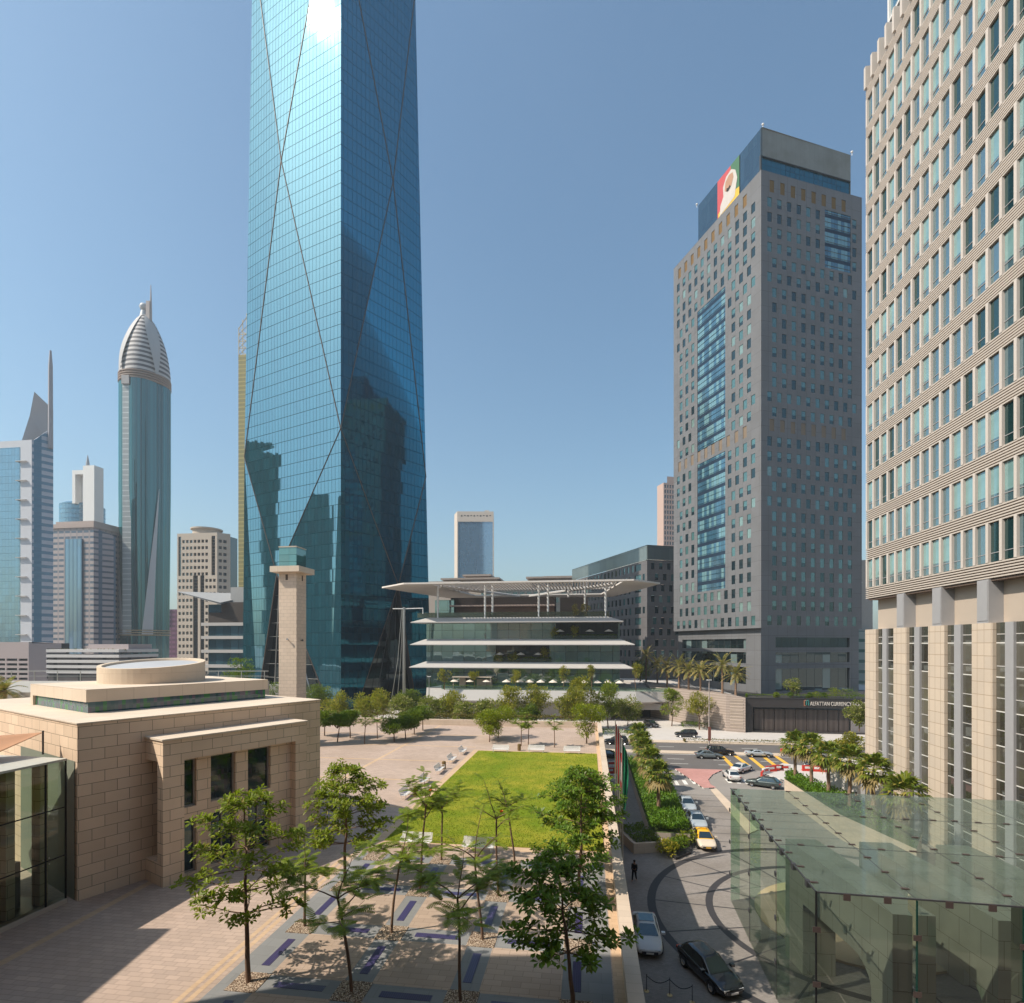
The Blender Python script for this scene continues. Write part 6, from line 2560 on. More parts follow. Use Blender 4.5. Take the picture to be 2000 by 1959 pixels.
for k, (px, Y, H, R_, ml, lab) in enumerate(((1312, 140, 9.0, 3.0, 'leaf_almond', 'leafy tree in front of the left part of the ribbed wall'), (1366, 134, 10.0, 3.2, 'leaf_street', 'bushy tree in front of the ribbed wall next to the lamp post'), (1678, 112, 6.2, 2.6, 'leaf_frangi', 'frangipani hanging beside the pilasters over the shop sign'), (1655, 102, 4.2, 2.6, 'leaf_street', 'dry yellowish bush left of the pilasters'))):
    bushy_tree('street_tree', lab, H, R_, 240 + k, ((px - CX) / F * Y, Y, 3.0 if k == 2 else 0), RT, M[ml], .3 if k < 3 else .1, 2600, .40, .9, lumps=11)
# trees on the terraces of the terraced building
TT = 'small terrace trees'
for k, (px, Y, z0, H, R_, lab) in enumerate(((868, 154, TZ, 6.0, 2.0, 'terrace tree left of the pergola'), (927, 157, TZ, 5.4, 1.6, 'terrace tree behind the pergola roof'), (1007, 154, TZ, 5.6, 1.6, 'slim terrace tree among the parasols left of centre'), (1100, 153, TZ, 6.6, 1.6, 'slim terrace tree right of the terrace centre'), (1156, 153, TZ, 6.8, 1.5, 'slim terrace tree near the right end of the parasols'), (1242, 150, TZ, 7.5, 2.0, 'leaning terrace tree past the right end of the floor plates'))):
    bushy_tree('terrace_tree', lab, H, R_, 260 + k, ((px - CX) / F * Y, Y, z0 + .04), TT, M['leaf_street'], .4, 700, .36, 1.0, lumps=7)
for k, (px, z, H, ml, lab) in enumerate(((1082, slabs[1][1], 2.6, 'leaf_street', 'yellowish bush at the left end of the upper terrace'), (1123, slabs[1][1], 3.2, 'leaf_street', 'pale pointed shrub in the middle of the upper terrace'), (972, slabs[2][1], 2.8, 'leaf_street', 'golden shrub at the left end of the middle terrace'), (1004, slabs[2][1], 2.8, 'leaf_street', 'golden shrub between parasols on the middle terrace'), (1066, slabs[2][1], 3.6, 'leaf_street', 'tall shrub at the right end of the middle terrace'), (1125, zr, 3.2, 'leaf_date', 'spiky shrub on the roof terrace'), (1142, zr, 3.4, 'leaf_date', 'dry grassy shrub on the roof terrace'))):
    Y = PF.pt(pu(px), 0, -1.7).y
    bushy_tree('terrace_shrub', lab, H * 1.15, 1.5, 280 + k, ((px - CX) / F * Y, Y, z + .03), 'shrubs on the upper terraces', M[ml], .06, 600, .36, 1.1, cat='shrub', lumps=6)
rr = random.Random(77)


def hedge(name, label, o, u, w, L, Wd, z0, H, n, size, ml, group=None):
    b = MB()
    leafy_box(b, o, u, w, L, Wd, z0, H, n, size, rr)
    o_ = b.build(name, M[ml], origin=V((o[0], o[1], z0)))
    return tag(o_, label, 'hedge', group)


hedge('hedge', 'long clipped reddish green hedge along the far end of the plaza', G(-60, 98.4), D2, D1, 61.8, 1.5, PLZ + .2, 1.5, 9000, .34, 'leaf_hedge_dry')
hedge('hedge', 'clipped green hedge on the upper terrace under three parasols', PF.pt(pu(1082), 0, -1.25), PF.u, D1, pu(1204) - pu(1082), .7, slabs[1][1], 1.15, 1300, .28, 'leaf_hedge')
hedge('hedge', 'loose planting along the middle terrace', PF.pt(pu(964), 0, -1.1), PF.u, D1, pu(1074) - pu(964), .7, slabs[2][1], 1.3, 1300, .32, 'leaf_hedge')
hedge('hedge', 'low dark hedge along the front of the ground floor terrace', PF.pt(pu(872), 0, 3.6), PF.u, D1, pu(1200) - pu(872), .8, TZ, 1.0, 2200, .28, 'leaf_hedge')
hedge('hedge', 'thin planting along the roof terrace edge', PF.pt(pu(900), 0, -2.6), PF.u, D1, pu(1180) - pu(900), .8, zr, 1.3, 1200, .34, 'leaf_hedge')
hedge('hedge', 'dry brownish strip of low planting between the carriageways and the shops', G(20, 119.8), D2, D1, 27, 1.8, .1, .55, 1500, .3, 'leaf_hedge_dry')
hedge('hedge', 'green planting on the edge of the dark shop block roof', SF.pt(.5, 0, -.4), SF.u, D1, 40, 1.2, SZ + .1, .7, 1800, .3, 'leaf_hedge')
# domed shrubs on the shop roof
for k, (px, R_, H, ml, lab) in enumerate(((1516, .9, 1.0, 'leaf_bright', 'round clipped shrub at the left of the shop roof row'), (1545, .9, 1.0, 'leaf_hedge', 'round clipped shrub under the frangipani on the shop roof'), (1577, .95, 1.2, 'leaf_hedge', 'round clipped shrub in the middle of the shop roof row'), (1594, .95, 1.2, 'leaf_bright', 'paired round shrub right of the middle on the shop roof'), (1611, 1.0, 1.2, 'leaf_hedge', 'round shrub left of the big loose bush on the shop roof'), (1632, 2.2, 2.2, 'leaf_bright', 'big loose green bush on the shop roof'), (1668, 2.8, 1.8, 'leaf_hedge', 'wide low bush at the right of the shop roof'))):
    Y = SF.pt(SF.upx(px), 0, -2.2).y
    bushy_tree('roof_shrub', lab, H, R_, 300 + k, ((px - CX) / F * Y, Y, SZ + .05), 'shrubs on the dark shop roof', M[ml], .04, 500, .26, .9, cat='shrub', lumps=6)
Y = SF.pt(SF.upx(1548), 0, -3.5).y
bushy_tree('frangipani_tree', 'pale flowering frangipani on the shop roof before the dark lobby window', 4.4, 2.3, 310, ((1548 - CX) / F * Y, Y, SZ), None, M['leaf_frangi'], .25, 900, .4, .8, lumps=8)
# date palms on the deck beside the grey tower
DP = 'date palms on the deck beside the grey tower'
for k, (px, Y, H, R_, lab) in enumerate(((1262, 176, 9.0, 4.4, 'dark date palm farthest left behind the leaning tree'), (1284, 172, 6.5, 4.0, 'dark date palm second from the left of the deck row'), (1303, 158, 6.2, 4.3, 'tan date palm third from the left of the deck row'), (1326, 154, 6.6, 4.6, 'large tan date palm in the middle of the deck row'), (1345, 150, 5.8, 4.2, 'tan date palm right of the middle of the deck row'), (1368, 146, 5.8, 4.2, 'tan date palm behind the lamp post'), (1411, 139, 7.4, 4.4, 'tallest tan date palm, second from the right'), (1437, 136.5, 5.4, 4.0, 'date palm at the right end of the deck row'))):
    date_palm('date_palm', lab, H, 320 + k, ((px - CX) / F * Y, Y, 7.95), DP, R_)
bushy_tree('evergreen_tree', 'dark rounded evergreen behind the leftmost date palms', 7.5, 3.6, 340, ((1250 - CX) / F * 178, 178, 7.95), None, M['leaf_mid'], .1, 1200, .5, .9)
# planted median beside the drive, with its fan palms
mz = 1.3
b = MB()
mp = [G(6.3, 58.2), G(10.2, 58.2), G(11.2, 76), G(10.8, 90), G(8.8, 93.5), G(6.3, 93.5)]
b.prism([(p.x, p.y) for p in mp], 0, mz, bot=False, mtop=1)
M['soil'] = plain('planted_soil', (.05, .075, .018), .95, var=.3, scale=3)
tag(b.build('planter_wall', [M['sandwall'], M['soil']], origin=G(8, 75)), 'long raised planter with sand coloured sides between the two drive lanes', 'planter')
b = MB()
for i in range(11000):
    f = rr.random() ** 1.25
    bb = 58.4 + 34.8 * f
    a = rr.uniform(6.35, 10.1 + min(1.0, (bb - 58) / 18) * 1.0 if bb < 80 else 10.4)
    hgt = .75 + .25 * math.sin(a * 2.1) * math.sin(bb * 1.3)
    p = G(a, bb, mz + hgt * rr.uniform(.35, 1.0))
    d = V((rr.gauss(0, .8), rr.gauss(0, .8), rr.uniform(.3, 1.4))).normalized()
    one_leaf(b, p, d, V((0, 0, 1)), rr.uniform(.22, .42), rr.uniform(.12, .2))
tag(b.build('ground_cover', M['leaf_cover']), kind='stuff')
FP = 'fan palms in the planter along the drive'
for k, (px, py, Y, H, lab) in enumerate(((1286, 0, 63.4, 4.4, 'fan palm nearest the taxi in the drive planter'), (1270, 0, 70.5, 4.6, 'fan palm second from the near end of the drive planter'), (1259, 0, 77.5, 4.6, 'fan palm third from the near end of the drive planter'), (1252, 0, 84.0, 4.7, 'fan palm fourth from the near end of the drive planter'), (1246, 0, 91.0, 4.8, 'fan palm at the far end of the drive planter'))):
    fan_palm('fan_palm', lab, H, 400 + k, ((px - CX) / F * Y, Y, mz), FP, 2.0)
# the lower shrub bed at the near end of the planter
b = MB()
sb = [P(1293, 1655), P(1292, 1640), P(1330, 1612), P(1352, 1640), P(1350, 1668), P(1320, 1680)]
b.prism([(p.x, p.y) for p in sb], 0, .22, bot=False)
kb = b.build('kerb_bed', M['drive_band'])
tag(kb, kind='structure')
for k, (px, py, H, R_, lab) in enumerate(((1318, 1664, 1.3, 1.2, 'loose green shrub at the rounded kerb beside the taxi'), (1338, 1650, 1.3, 1.1, 'yellow green shrub by the taxi front wheel'), (1330, 1632, 1.4, 1.1, 'shrub between the near fan palm and the taxi'), (1304, 1668, 1.2, 1.1, 'dry grassy shrub at the corner of the low planter wall'))):
    bushy_tree('kerb_shrub', lab, H, R_, 420 + k, tuple(P(px, py, .15)), 'shrubs at the kerb beside the taxi', M[('leaf_hedge', 'leaf_bright', 'leaf_hedge', 'leaf_street')[k]], .04, 620, .24, .9, cat='shrub', lumps=7)
b = MB()
q0, q1 = P(1238, 1668), P(1300, 1664)
dq = (q1 - q0).normalized()
nq = V((-dq.y, dq.x, 0))
b.box(0, (q1 - q0).length, 0, .35, 0, 1.0, 0, q0, dq, nq)
b.box(0, .35, .35, 5.2, 0, 1.0, 0, q0, dq, nq)
b.box((q1 - q0).length - .35, (q1 - q0).length, .35, 3.0, 0, 1.0, 0, q0, dq, nq)
tag(b.build('low_planter', M['cream'], origin=q0), 'low cream planter wall at the near end of the drive planter', 'planter')
hedge('hedge', 'dark shrubs in the low planter in the shade of the parapet', q0 + nq * .4 + dq * .4, dq, nq, (q1 - q0).length - .8, 4.6, .3, .95, 1500, .26, 'leaf_mid')
# fan palms on the right
FR_ = 'fan palms in front of the beige office block'
for k, (px, Y, z0, H, R_, lab) in enumerate(((1553, 73, 2.8, 4.6, 2.1, 'leftmost fan palm before the beige office block'), (1585, 69, 2.7, 5.0, 2.2, 'second fan palm before the beige office block, counting from the road'), (1618, 65, 2.6, 4.9, 2.2, 'third fan palm before the beige office block, in front of the pale wall'), (1660, 61, 2.8, 5.0, 2.2, 'fourth fan palm before the beige office block, beside the pale wall end'), (1706, 57, 4.0, 3.6, 2.2, 'fifth fan palm before the beige office block, by the first pilaster gap'), (1766, 51, 4.2, 2.6, 2.3, 'nearest and lowest fan palm, right behind the glass pavilion roof'))):
    fan_palm('fan_palm', lab, H, 440 + k, ((px - CX) / F * Y, Y, z0), FR_, R_)
pr = [P(1522, 1496, 2.6), P(1560, 1500, 2.6), P(1668, 1553, 2.6), P(1850, 1640, 2.6), P(1700, 1600, 2.6), P(1600, 1556, 2.6), P(1540, 1522, 2.6)]
b = MB()
pr = [V(((1532 - CX) / F * 74, 74, 0)), V(((1545 - CX) / F * 76, 76, 0)), V(((1690 - CX) / F * 62, 62, 0)), V(((1800 - CX) / F * 52.5, 52.5, 0)), V(((1790 - CX) / F * 48.5, 48.5, 0)), V(((1640 - CX) / F * 58.5, 58.5, 0))]
b.prism([(p.x, p.y) for p in pr], 0, 2.6, bot=False, mtop=1)
tag(b.build('palm_bed', [M['cream'], M['soil']], origin=pr[0]), 'raised bed with pale walls under the right hand row of fan palms', 'planter')
b = MB()
for i in range(3600):
    f = rr.random()
    a = pr[0].lerp(pr[5], f) if f < .9 else pr[5].lerp(pr[4], rr.random())
    e = pr[1].lerp(pr[2], f)
    p = a.lerp(e, rr.random() * .95) + V((0, 0, 2.6 + rr.random() * .85))
    d = V((rr.gauss(0, .8), rr.gauss(0, .8), rr.uniform(.3, 1.4))).normalized()
    one_leaf(b, p, d, V((0, 0, 1)), rr.uniform(.22, .42), rr.uniform(.12, .2))
tag(b.build('ground_cover', M['leaf_cover']), kind='stuff')
b = MB()
w0, w1 = V(((1618 - CX) / F * 71, 71, 0)), V(((1705 - CX) / F * 63.2, 63.2, 0))
dw = (w1 - w0).normalized()
nw = V((-dw.y, dw.x, 0))
b.box(0, 5.3, 0, .4, 0, 6.6, 0, w0, dw, nw)
b.box(5.5, (w1 - w0).length, .8, 1.2, 0, 6.1, 0, w0, dw, nw)
tag(b.build('ramp_wall', plain('white_render', (.60, .56, .52), .8, var=.06), origin=w0), 'pale plastered ramp wall behind the right hand fan palms', 'wall')
# green blobs of planting left of the tower and by the ribbed wall
hedge('hedge', 'rounded green planting at the foot of the ribbed wall', P(1332, 1420) + V((0, -1, 0)), V((1, -.25, 0)).normalized(), V((.2, 1, 0)).normalized(), 9.5, 4.5, 0, 1.0, 1100, .34, 'leaf_hedge')
hedge('hedge', 'grassy strip beside the car park ramp right of the parapet end', P(1178, 1436), D2, D1, 9, 5, 0, .7, 800, .34, 'leaf_hedge')
bushy_tree('round_tree', 'round bright green tree top behind the mosque roof', 9.0, 3.6, 500, ((462 - CX) / F * 110, 110, 9.2), None, M['leaf_hedge'], .2, 1500, .4, .6)
bushy_tree('round_tree', 'green tree between the mosque roof and the minaret foot', 10.0, 3.2, 501, ((528 - CX) / F * 120, 120, 2), None, M['leaf_mid'], .3, 1400, .4, .9)
date_palm('date_palm', 'small palm top at the far left edge above the mosque roof', 9.5, 502, ((6 - CX) / F * 60, 60, 6), None, 2.2, 24)

# ------------------------------------------------------------------ vehicles
M['car_glass'] = window_glass('car_glass', (.010, .018, .022), (.8, .92, .95), .10)
M['car_white'] = paint('white_car_paint', (.62, .61, .60))
M['car_cream'] = paint('cream_taxi_paint', (.66, .56, .44))
M['car_yellow'] = paint('yellow_roof_paint', (.78, .42, .02))
M['car_black'] = paint('black_car_paint', (.008, .009, .014), .2)
M['car_grey'] = paint('grey_car_paint', (.20, .24, .26), .3, .5)
M['car_silver'] = paint('silver_blue_car_paint', (.50, .55, .59), .3, .3)
M['car_dark'] = paint('dark_green_car_paint', (.05, .07, .07), .3, .3)
M['lamp_glass'] = window_glass('headlight_glass', (.45, .45, .45), (1, 1, 1), .2)
M['tail_red'] = window_glass('tail_light', (.35, .01, .01), (1, .8, .8), .1)

SED = dict(L=4.85, st=((-2.42, .70, .44, .80), (-2.32, .83, .34, .99), (-1.75, .90, .24, 1.03), (-.7, .925, .21, .96), (.6, .925, .21, .94), (1.35, .91, .23, .92), (2.0, .87, .27, .82), (2.30, .78, .30, .70), (2.42, .60, .38, .60)),
           g0=(-1.95, 1.18, .955, .80), g1=(-1.0, .22, 1.44, .60), wheel=.33, wb=(-1.42, 1.42))
SUV = dict(L=4.95, st=((-2.46, .78, .50, 1.0), (-2.38, .90, .40, 1.16), (-1.7, .96, .30, 1.14), (-.7, .97, .28, 1.10), (.6, .97, .28, 1.08), (1.3, .96, .30, 1.06), (2.1, .92, .34, .98), (2.38, .84, .38, .84), (2.48, .66, .46, .70)),
           g0=(-2.30, 1.15, 1.08, .85), g1=(-1.95, .15, 1.74, .66), wheel=.39, wb=(-1.48, 1.48))
ESTATE = dict(SED, L=5.0, g0=(-2.2, 1.15, .955, .80), g1=(-1.55, .2, 1.47, .60), wheel=.36)
HAT = dict(SED, L=4.3, g0=(-2.05, 1.15, .95, .80), g1=(-1.55, .2, 1.48, .62))
SPO = dict(SED, g0=(-1.9, 1.0, .86, .76), g1=(-.75, .05, 1.24, .52))


def car(name, label, cat, spec, mbody, loc, rz, group=None, roof=None, parts_fine=True):
    t = thing(name, label, cat, (0, 0, 0), 0, group)
    b = MB()
    rows = []
    for x, hw, zl, zb in spec['st']:
        r_ = [(0, zl), (hw * .84, zl), (hw, zl + .16), (hw * 1.01, (zl + zb) * .5 + .05), (hw * .975, zb - .07), (hw * .86, zb), (hw * .4, zb + .025)]
        rows.append([(x, y, z) for y, z in r_] + [(x, -y, z) for y, z in reversed(r_[1:])])
    b.grid(rows)
    nr_ = len(rows[0])
    b.f += [tuple(reversed(range(nr_))), tuple(range(nr_ * (len(rows) - 1), nr_ * len(rows)))]
    b.m += [0, 0]
    (xa, xb, z0, h0), (xc, xd, z1, h1) = spec['g0'], spec['g1']

    def ring_(f, k=0.0):
        x0, x1, z, h = xa + (xc - xa) * f, xb + (xd - xb) * f, z0 + (z1 - z0) * f, h0 + (h1 - h0) * f
        return x0, x1, z, h
    rws = []
    for f in (-.10, .45, .9, 1.0):
        x0, x1, z, h = ring_(f)
        if f == 1.0:
            x0, x1, h, z = x0 + .10, x1 - .12, h - .06, z + .02
        c = .12
        rws.append([(x1 - c * .3, h - c, z), (x1, h * .6, z), (x1 + .02, 0, z), (x1, -h * .6, z), (x1 - c * .3, -h + c, z), (x1 - .25, -h, z), ((x0 + x1) / 2, -h - .01, z), (x0 + .2, -h, z), (x0, -h + c, z), (x0 - .02, 0, z), (x0, h - c, z), (x0 + .2, h, z), ((x0 + x1) / 2, h + .01, z), (x1 - .25, h, z)])
    gb_ = MB() if roof else b
    k0_ = len(gb_.v)
    gb_.grid(rws)
    gb_.f.append(tuple(range(k0_ + 14 * 3, k0_ + 14 * 4)))
    gb_.m.append(0)
    for sx in spec['wb']:                       # dark wheel arches
        pass
    bo_ = b.build('body', mbody, t, smooth=True)
    sb_ = bo_.modifiers.new('smooth', 'SUBSURF')
    sb_.levels = sb_.render_levels = 2
    if roof:
        gb_.build('roof', roof, t, smooth=True)
    # glazing, proud of the shell by a few millimetres
    def gq(name_, pts):
        m_ = MB()
        m_.face(pts)
        m_.build(name_, M['car_glass'], t)
    e = .025

    def cr(f, front, y):
        x0, x1, z, h = ring_(f)
        return ((x1 + .035 if front else x0 - .035), y * (h - .10), z + (.0))
    gq('windshield', [cr(.06, 1, -1), cr(.06, 1, 1), cr(.9, 1, .97), cr(.9, 1, -.97)])
    gq('rear_window', [cr(.15, 0, 1), cr(.15, 0, -1), cr(.88, 0, -.97), cr(.88, 0, .97)])
    for sgn in (1, -1):
        def sd(f, k):
            x0, x1, z, h = ring_(f)
            xs0, xs1 = x0 + .34 - .10 * f, x1 - .36 + .1 * f
            return (xs0 + (xs1 - xs0) * k, sgn * (h + .022), z)
        for k0, k1 in ((0.0, .46), (.51, 1.0)):
            q = [sd(.10, k0), sd(.10, k1), sd(.86, k1), sd(.86, k0)]
            gq('side_window', q if sgn < 0 else q[::-1])
    R0 = spec['wheel']
    st = spec['st']
    for sx in spec['wb']:
        for sgn in (1, -1):
            hw = max(s_[1] for s_ in st) - .015
            m_ = MB()
            prof = [(R0 * .62, 0), (R0 * .92, -.01), (R0, .04), (R0, .18), (R0 * .9, .23)]
            rows = [[(sx + r_ * math.cos(2 * math.pi * j / 16), sgn * (hw + .022 - d), R0 + r_ * math.sin(2 * math.pi * j / 16)) for j in range(16)] for r_, d in prof]
            m_.grid(rows)
            wh = m_.build('wheel', M['rubber'], t, smooth=True)
            m_ = MB()
            rows = [[(sx + r_ * math.cos(2 * math.pi * j / 10), sgn * (hw + .018 - d), R0 + r_ * math.sin(2 * math.pi * j / 10)) for j in range(10)] for r_, d in ((R0 * .64, 0), (R0 * .5, .05), (R0 * .2, .03), (.01, .02))]
            m_.grid(rows)
            m_.build('rim', M['chrome'], wh)
            m_ = MB()
            for i in range(10):
                a0, a1 = math.pi * i / 10, math.pi * (i + 1) / 10
                m_.face([(sx + q_ * math.cos(a), sgn * (hw + .027), R0 + q_ * math.sin(a)) for q_, a in ((R0 * 1.0, a0), (R0 * 1.2, a0), (R0 * 1.2, a1), (R0 * 1.0, a1))])
            m_.build('wheel_arch', M['rubber'], t)
    xf, xr = st[-2][0], st[1][0]
    zf, zr_ = st[-2][3], st[1][3]
    for sgn in (1, -1):
        m_ = MB()
        m_.box(xf - .10, xf + .075, sgn * st[-2][1] * .62 - .17, sgn * st[-2][1] * .62 + .17, zf - .17, zf - .04)
        m_.build('headlight', M['lamp_glass'], t)
        m_ = MB()
        m_.box(xr - .06, xr + .12, sgn * st[1][1] * .74 - .19, sgn * st[1][1] * .74 + .19, zr_ - .24, zr_ - .08)
        m_.build('tail_light', M['tail_red'], t)
        m_ = MB()
        m_.box(xb - .45, xb - .22, sgn * (h0 + .12) - (.0 if sgn > 0 else .24), sgn * (h0 + .12) + (.24 if sgn > 0 else .0), z0 + .03, z0 + .18)
        m_.build('mirror', mbody, t)
    m_ = MB()
    m_.box(st[-1][0] - .16, st[-1][0] + .012, -.52, .52, st[-1][2] + .02, st[-1][3] - .04)
    m_.build('grille', M['darksteel'], t)
    for xx, zz_ in ((st[-1][0] + .02, st[-1][2] + .03), (st[0][0] - .02, st[0][3] - .22)):
        m_ = MB()
        m_.box(xx - .015, xx + .015, -.24, .24, zz_, zz_ + .11)
        m_.build('number_plate', M['car_yellow'] if roof else M['white'], t)
    place(t, loc, rz)
    return t


def hd(v):
    return math.atan2(v.y, v.x)


BACK = hd(-D1)
ws_ = car('parked_sedan', 'white saloon car parked along the parapet with its nose to the camera', 'car', SED, M['car_white'], (9.30, 38.3, .012), BACK)
car('parked_suv', 'shiny black estate car in the foreground, partly behind the glass pavilion', 'car', ESTATE, M['car_black'], (12.15, 34.1, .012), math.atan2(-.96, .27))
b = MB()
b.face([(-.95, -.5, 1.468), (.12, -.5, 1.468), (.12, .5, 1.468), (-.95, .5, 1.468)])
b.build('sunroof', M['car_glass'], ws_)
tx = car('taxi', 'cream taxi with a yellow roof at the head of the waiting line', 'taxi', SED, M['car_cream'], (19.75, 57.0, .012), BACK, None, M['car_yellow'])
b = MB()
b.box(-.42, -.24, -.3, .3, 1.465, 1.58)
b.build('roof_sign', M['car_yellow'], tx)
car('parked_sedan', 'silver blue car standing directly behind the yellow roofed taxi', 'car', SED, M['car_silver'], (21.0, 63.0, .012), BACK)
car('parked_sedan', 'pale silver car last in the line behind the taxi by the planter', 'car', SED, M['car_silver'], (21.9, 69.3, .012), BACK)
car('white_car', 'white car seen from behind, leaving the drive at the zebra crossing', 'car', SED, M['car_white'], (33.6, 84.6, .016), hd(D1))
car('white_car', 'white car turning onto the main road in front of the other white one', 'car', SED, M['car_white'], (37.2, 89.6, .02), math.atan2(.66, .75))
car('hatchback', 'dark hatchback waiting just beyond the corner of the glass pavilion', 'car', HAT, M['car_dark'], (36.4, 80.0, .016), math.atan2(.6, -.8))
car('road_car', 'grey saloon in the nearest lane of the main road', 'car', SED, M['car_grey'], (35.6, 100.2, .02), hd(D2))
car('road_car', 'black crossover driving beside the grey saloon', 'car', SUV, M['car_black'], (38.9, 103.4, .02), hd(D2))
car('road_car', 'low silver sports car by the yellow road markings', 'car', SPO, M['car_silver'], (45.3, 101.6, .02), hd(D2))
car('road_car', 'white car half hidden by the fan palms behind the motorcycle', 'car', SUV, M['car_white'], (54.4, 100.4, .02), hd(D2))
car('road_car', 'black car at the barrier behind the fan palm trunks', 'car', SED, M['car_black'], (51.6, 92.6, .02), hd(D2 * -1))
car('road_car', 'black off-roader on the service road in front of the ribbed wall', 'car', SUV, M['car_black'], (38.9, 123.6, .012), hd(D2 * -1))
car('road_car', 'black car facing the camera on the ramp before the dark car park entrance', 'car', SUV, M['car_black'], (35.0, 139.0, .012), math.atan2(-.95, .3))
car('road_car', 'dark saloon passing behind the flags near the parapet end', 'car', SED, M['car_dark'], (28.6, 129.0, .012), hd(D2))
car('road_car', 'black off-roader just past the parapet end on the far carriageway', 'car', SUV, M['car_black'], (21.6, 114.5, .02), hd(D2 * -1))
car('road_car', 'dark car above the red barriers beyond the parapet', 'car', SED, M['car_black'], (17.6, 100.5, .02), hd(D2))
car('road_car', 'dark blue car half hidden behind the clipped hedge at the far plaza end', 'car', SED, M['car_grey'], (-6.6, 147.5, .012), hd(D2))

# motorcycle with delivery box and rider
mt = thing('motorcycle', 'delivery motorcycle with a red box on the main road', 'motorcycle', (0, 0, 0))
for x in (-.62, .66):
    b = MB()
    b.grid([[(x + r_ * math.cos(2 * math.pi * j / 14), y, .31 + r_ * math.sin(2 * math.pi * j / 14)) for j in range(14)] for r_, y in ((.2, .05), (.31, .05), (.31, -.05), (.2, -.05))])
    b.build('wheel', M['rubber'], mt)
b = MB()
b.tube([(-.62, 0, .31), (-.2, 0, .55), (.35, 0, .75), (.66, 0, .31)], .06, 6)
b.box(-.25, .3, -.12, .12, .35, .72)
b.box(-.75, .1, -.14, .14, .72, .84)
b.tube([(.42, -.35, 1.05), (.42, .35, 1.05)], .025, 6)
b.build('frame', M['darksteel'], mt)
b = MB()
b.box(-.95, -.45, -.28, .28, .86, 1.42)
b.build('delivery_box', M['red'], mt)
place(mt, (50.4, 101.6, .02), hd(D2))


# ------------------------------------------------------------------ people
def person(name, label, loc, rz, cloth, legs=None, long_robe=False, pose='stand', headscarf=False):
    t = thing(name, label, 'person', (0, 0, 0))
    H = 1.74

    def skin(nm, vs, es, rs, m_, root):
        me = bpy.data.meshes.new(nm)
        me.from_pydata(vs, es, [])
        me.materials.append(m_)
        o = bpy.data.objects.new(nm, me)
        COL.objects.link(o)
        o.parent = t
        sk = o.modifiers.new('skin', 'SKIN')
        for i, r_ in enumerate(rs):
            me.skin_vertices[0].data[i].radius = (r_, r_ * (.8 if r_ > .1 else 1)) if False else (r_, r_)
            me.skin_vertices[0].data[i].use_root = i == root
        s_ = o.modifiers.new('smooth', 'SUBSURF')
        s_.levels = s_.render_levels = 2
        return o
    st = {'stand': (.10, .10, 0, .02), 'walk': (.10, .10, .24, .12), 'sit': (.10, .10, 0, .05)}[pose]
    sy = st[2]
    if pose == 'sit':
        vs = [(0, 0, .92), (0, .02, 1.15), (0, .05, 1.38), (0, .07, 1.50), (0, .09, 1.58), (0, .10, 1.72),
              (.19, .05, 1.40), (.24, .22, 1.22), (.27, .46, 1.12), (-.19, .05, 1.40), (-.24, .22, 1.22), (-.27, .46, 1.12),
              (.13, .06, .88), (.17, .42, .80), (.18, .30, .40), (.18, .42, .34), (-.13, .06, .88), (-.17, .42, .80), (-.18, .30, .40), (-.18, .42, .34)]
    else:
        vs = [(0, 0, .95), (0, 0, 1.15), (0, 0, 1.38), (0, .0, 1.49), (0, .01, 1.56), (0, .03, 1.69),
              (.19, 0, 1.41), (.25, -.03 - sy * .4, 1.15), (.26, .06 - sy * .3, .90), (-.19, 0, 1.41), (-.25, -.03 + sy * .4, 1.15), (-.26, .06 + sy * .8, .90),
              (.10, 0, .90), (.105, .03 + sy * .5, .50), (.11, sy, .09), (.115, .13 + sy, .045), (-.10, 0, .90), (-.105, .03 - sy * .3, .50), (-.11, -sy, .10), (-.115, .13 - sy, .045)]
    es = [(0, 1), (1, 2), (2, 3), (3, 4), (4, 5), (2, 6), (6, 7), (7, 8), (2, 9), (9, 10), (10, 11), (0, 12), (12, 13), (13, 14), (14, 15), (0, 16), (16, 17), (17, 18), (18, 19)]
    rs = [.15, .14, .16, .065, .06, .105, .07, .05, .038, .07, .05, .038, .10, .07, .05, .045, .10, .07, .05, .045]
    skin('body', vs, es, rs, M['skin'], 0)
    # jacket and trousers follow the body a little proud of it
    k = 1.18
    ji = [0, 1, 2, 6, 7, 8, 9, 10, 11]
    jv = [vs[i] for i in ji]
    for q_, a_ in ((5, 4), (8, 7)):
        jv[q_] = tuple(V(jv[a_]).lerp(V(jv[q_]), .85))
    skin('jacket', jv, [(0, 1), (1, 2), (2, 3), (3, 4), (4, 5), (2, 6), (6, 7), (7, 8)], [.17, .165, .185, .085, .065, .05, .085, .065, .05], cloth, 0)
    ti = [0, 12, 13, 14, 16, 17, 18]
    if long_robe:
        b = MB()
        b.lathe([(.27, .08), (.24, .5), (.19, .95), (.2, 1.2)], 14, (0, 0, 0))
        b.build('robe', cloth, t, smooth=True)
    else:
        skin('trousers', [vs[i] for i in ti], [(0, 1), (1, 2), (2, 3), (0, 4), (4, 5), (5, 6)], [.16, .115, .085, .07, .115, .085, .07], legs or cloth, 0)
    b = MB()
    hx = V(vs[5])
    b.lathe([(.10, -.02), (.118, .03), (.10, .09), (.05, .125), (.005, .13)], 12, tuple(hx + V((0, -.02, 0))))
    b.build('headscarf' if headscarf else 'hair', M['cloth_white'] if headscarf else M['hair'], t, smooth=True)
    place(t, loc, rz)
    return t


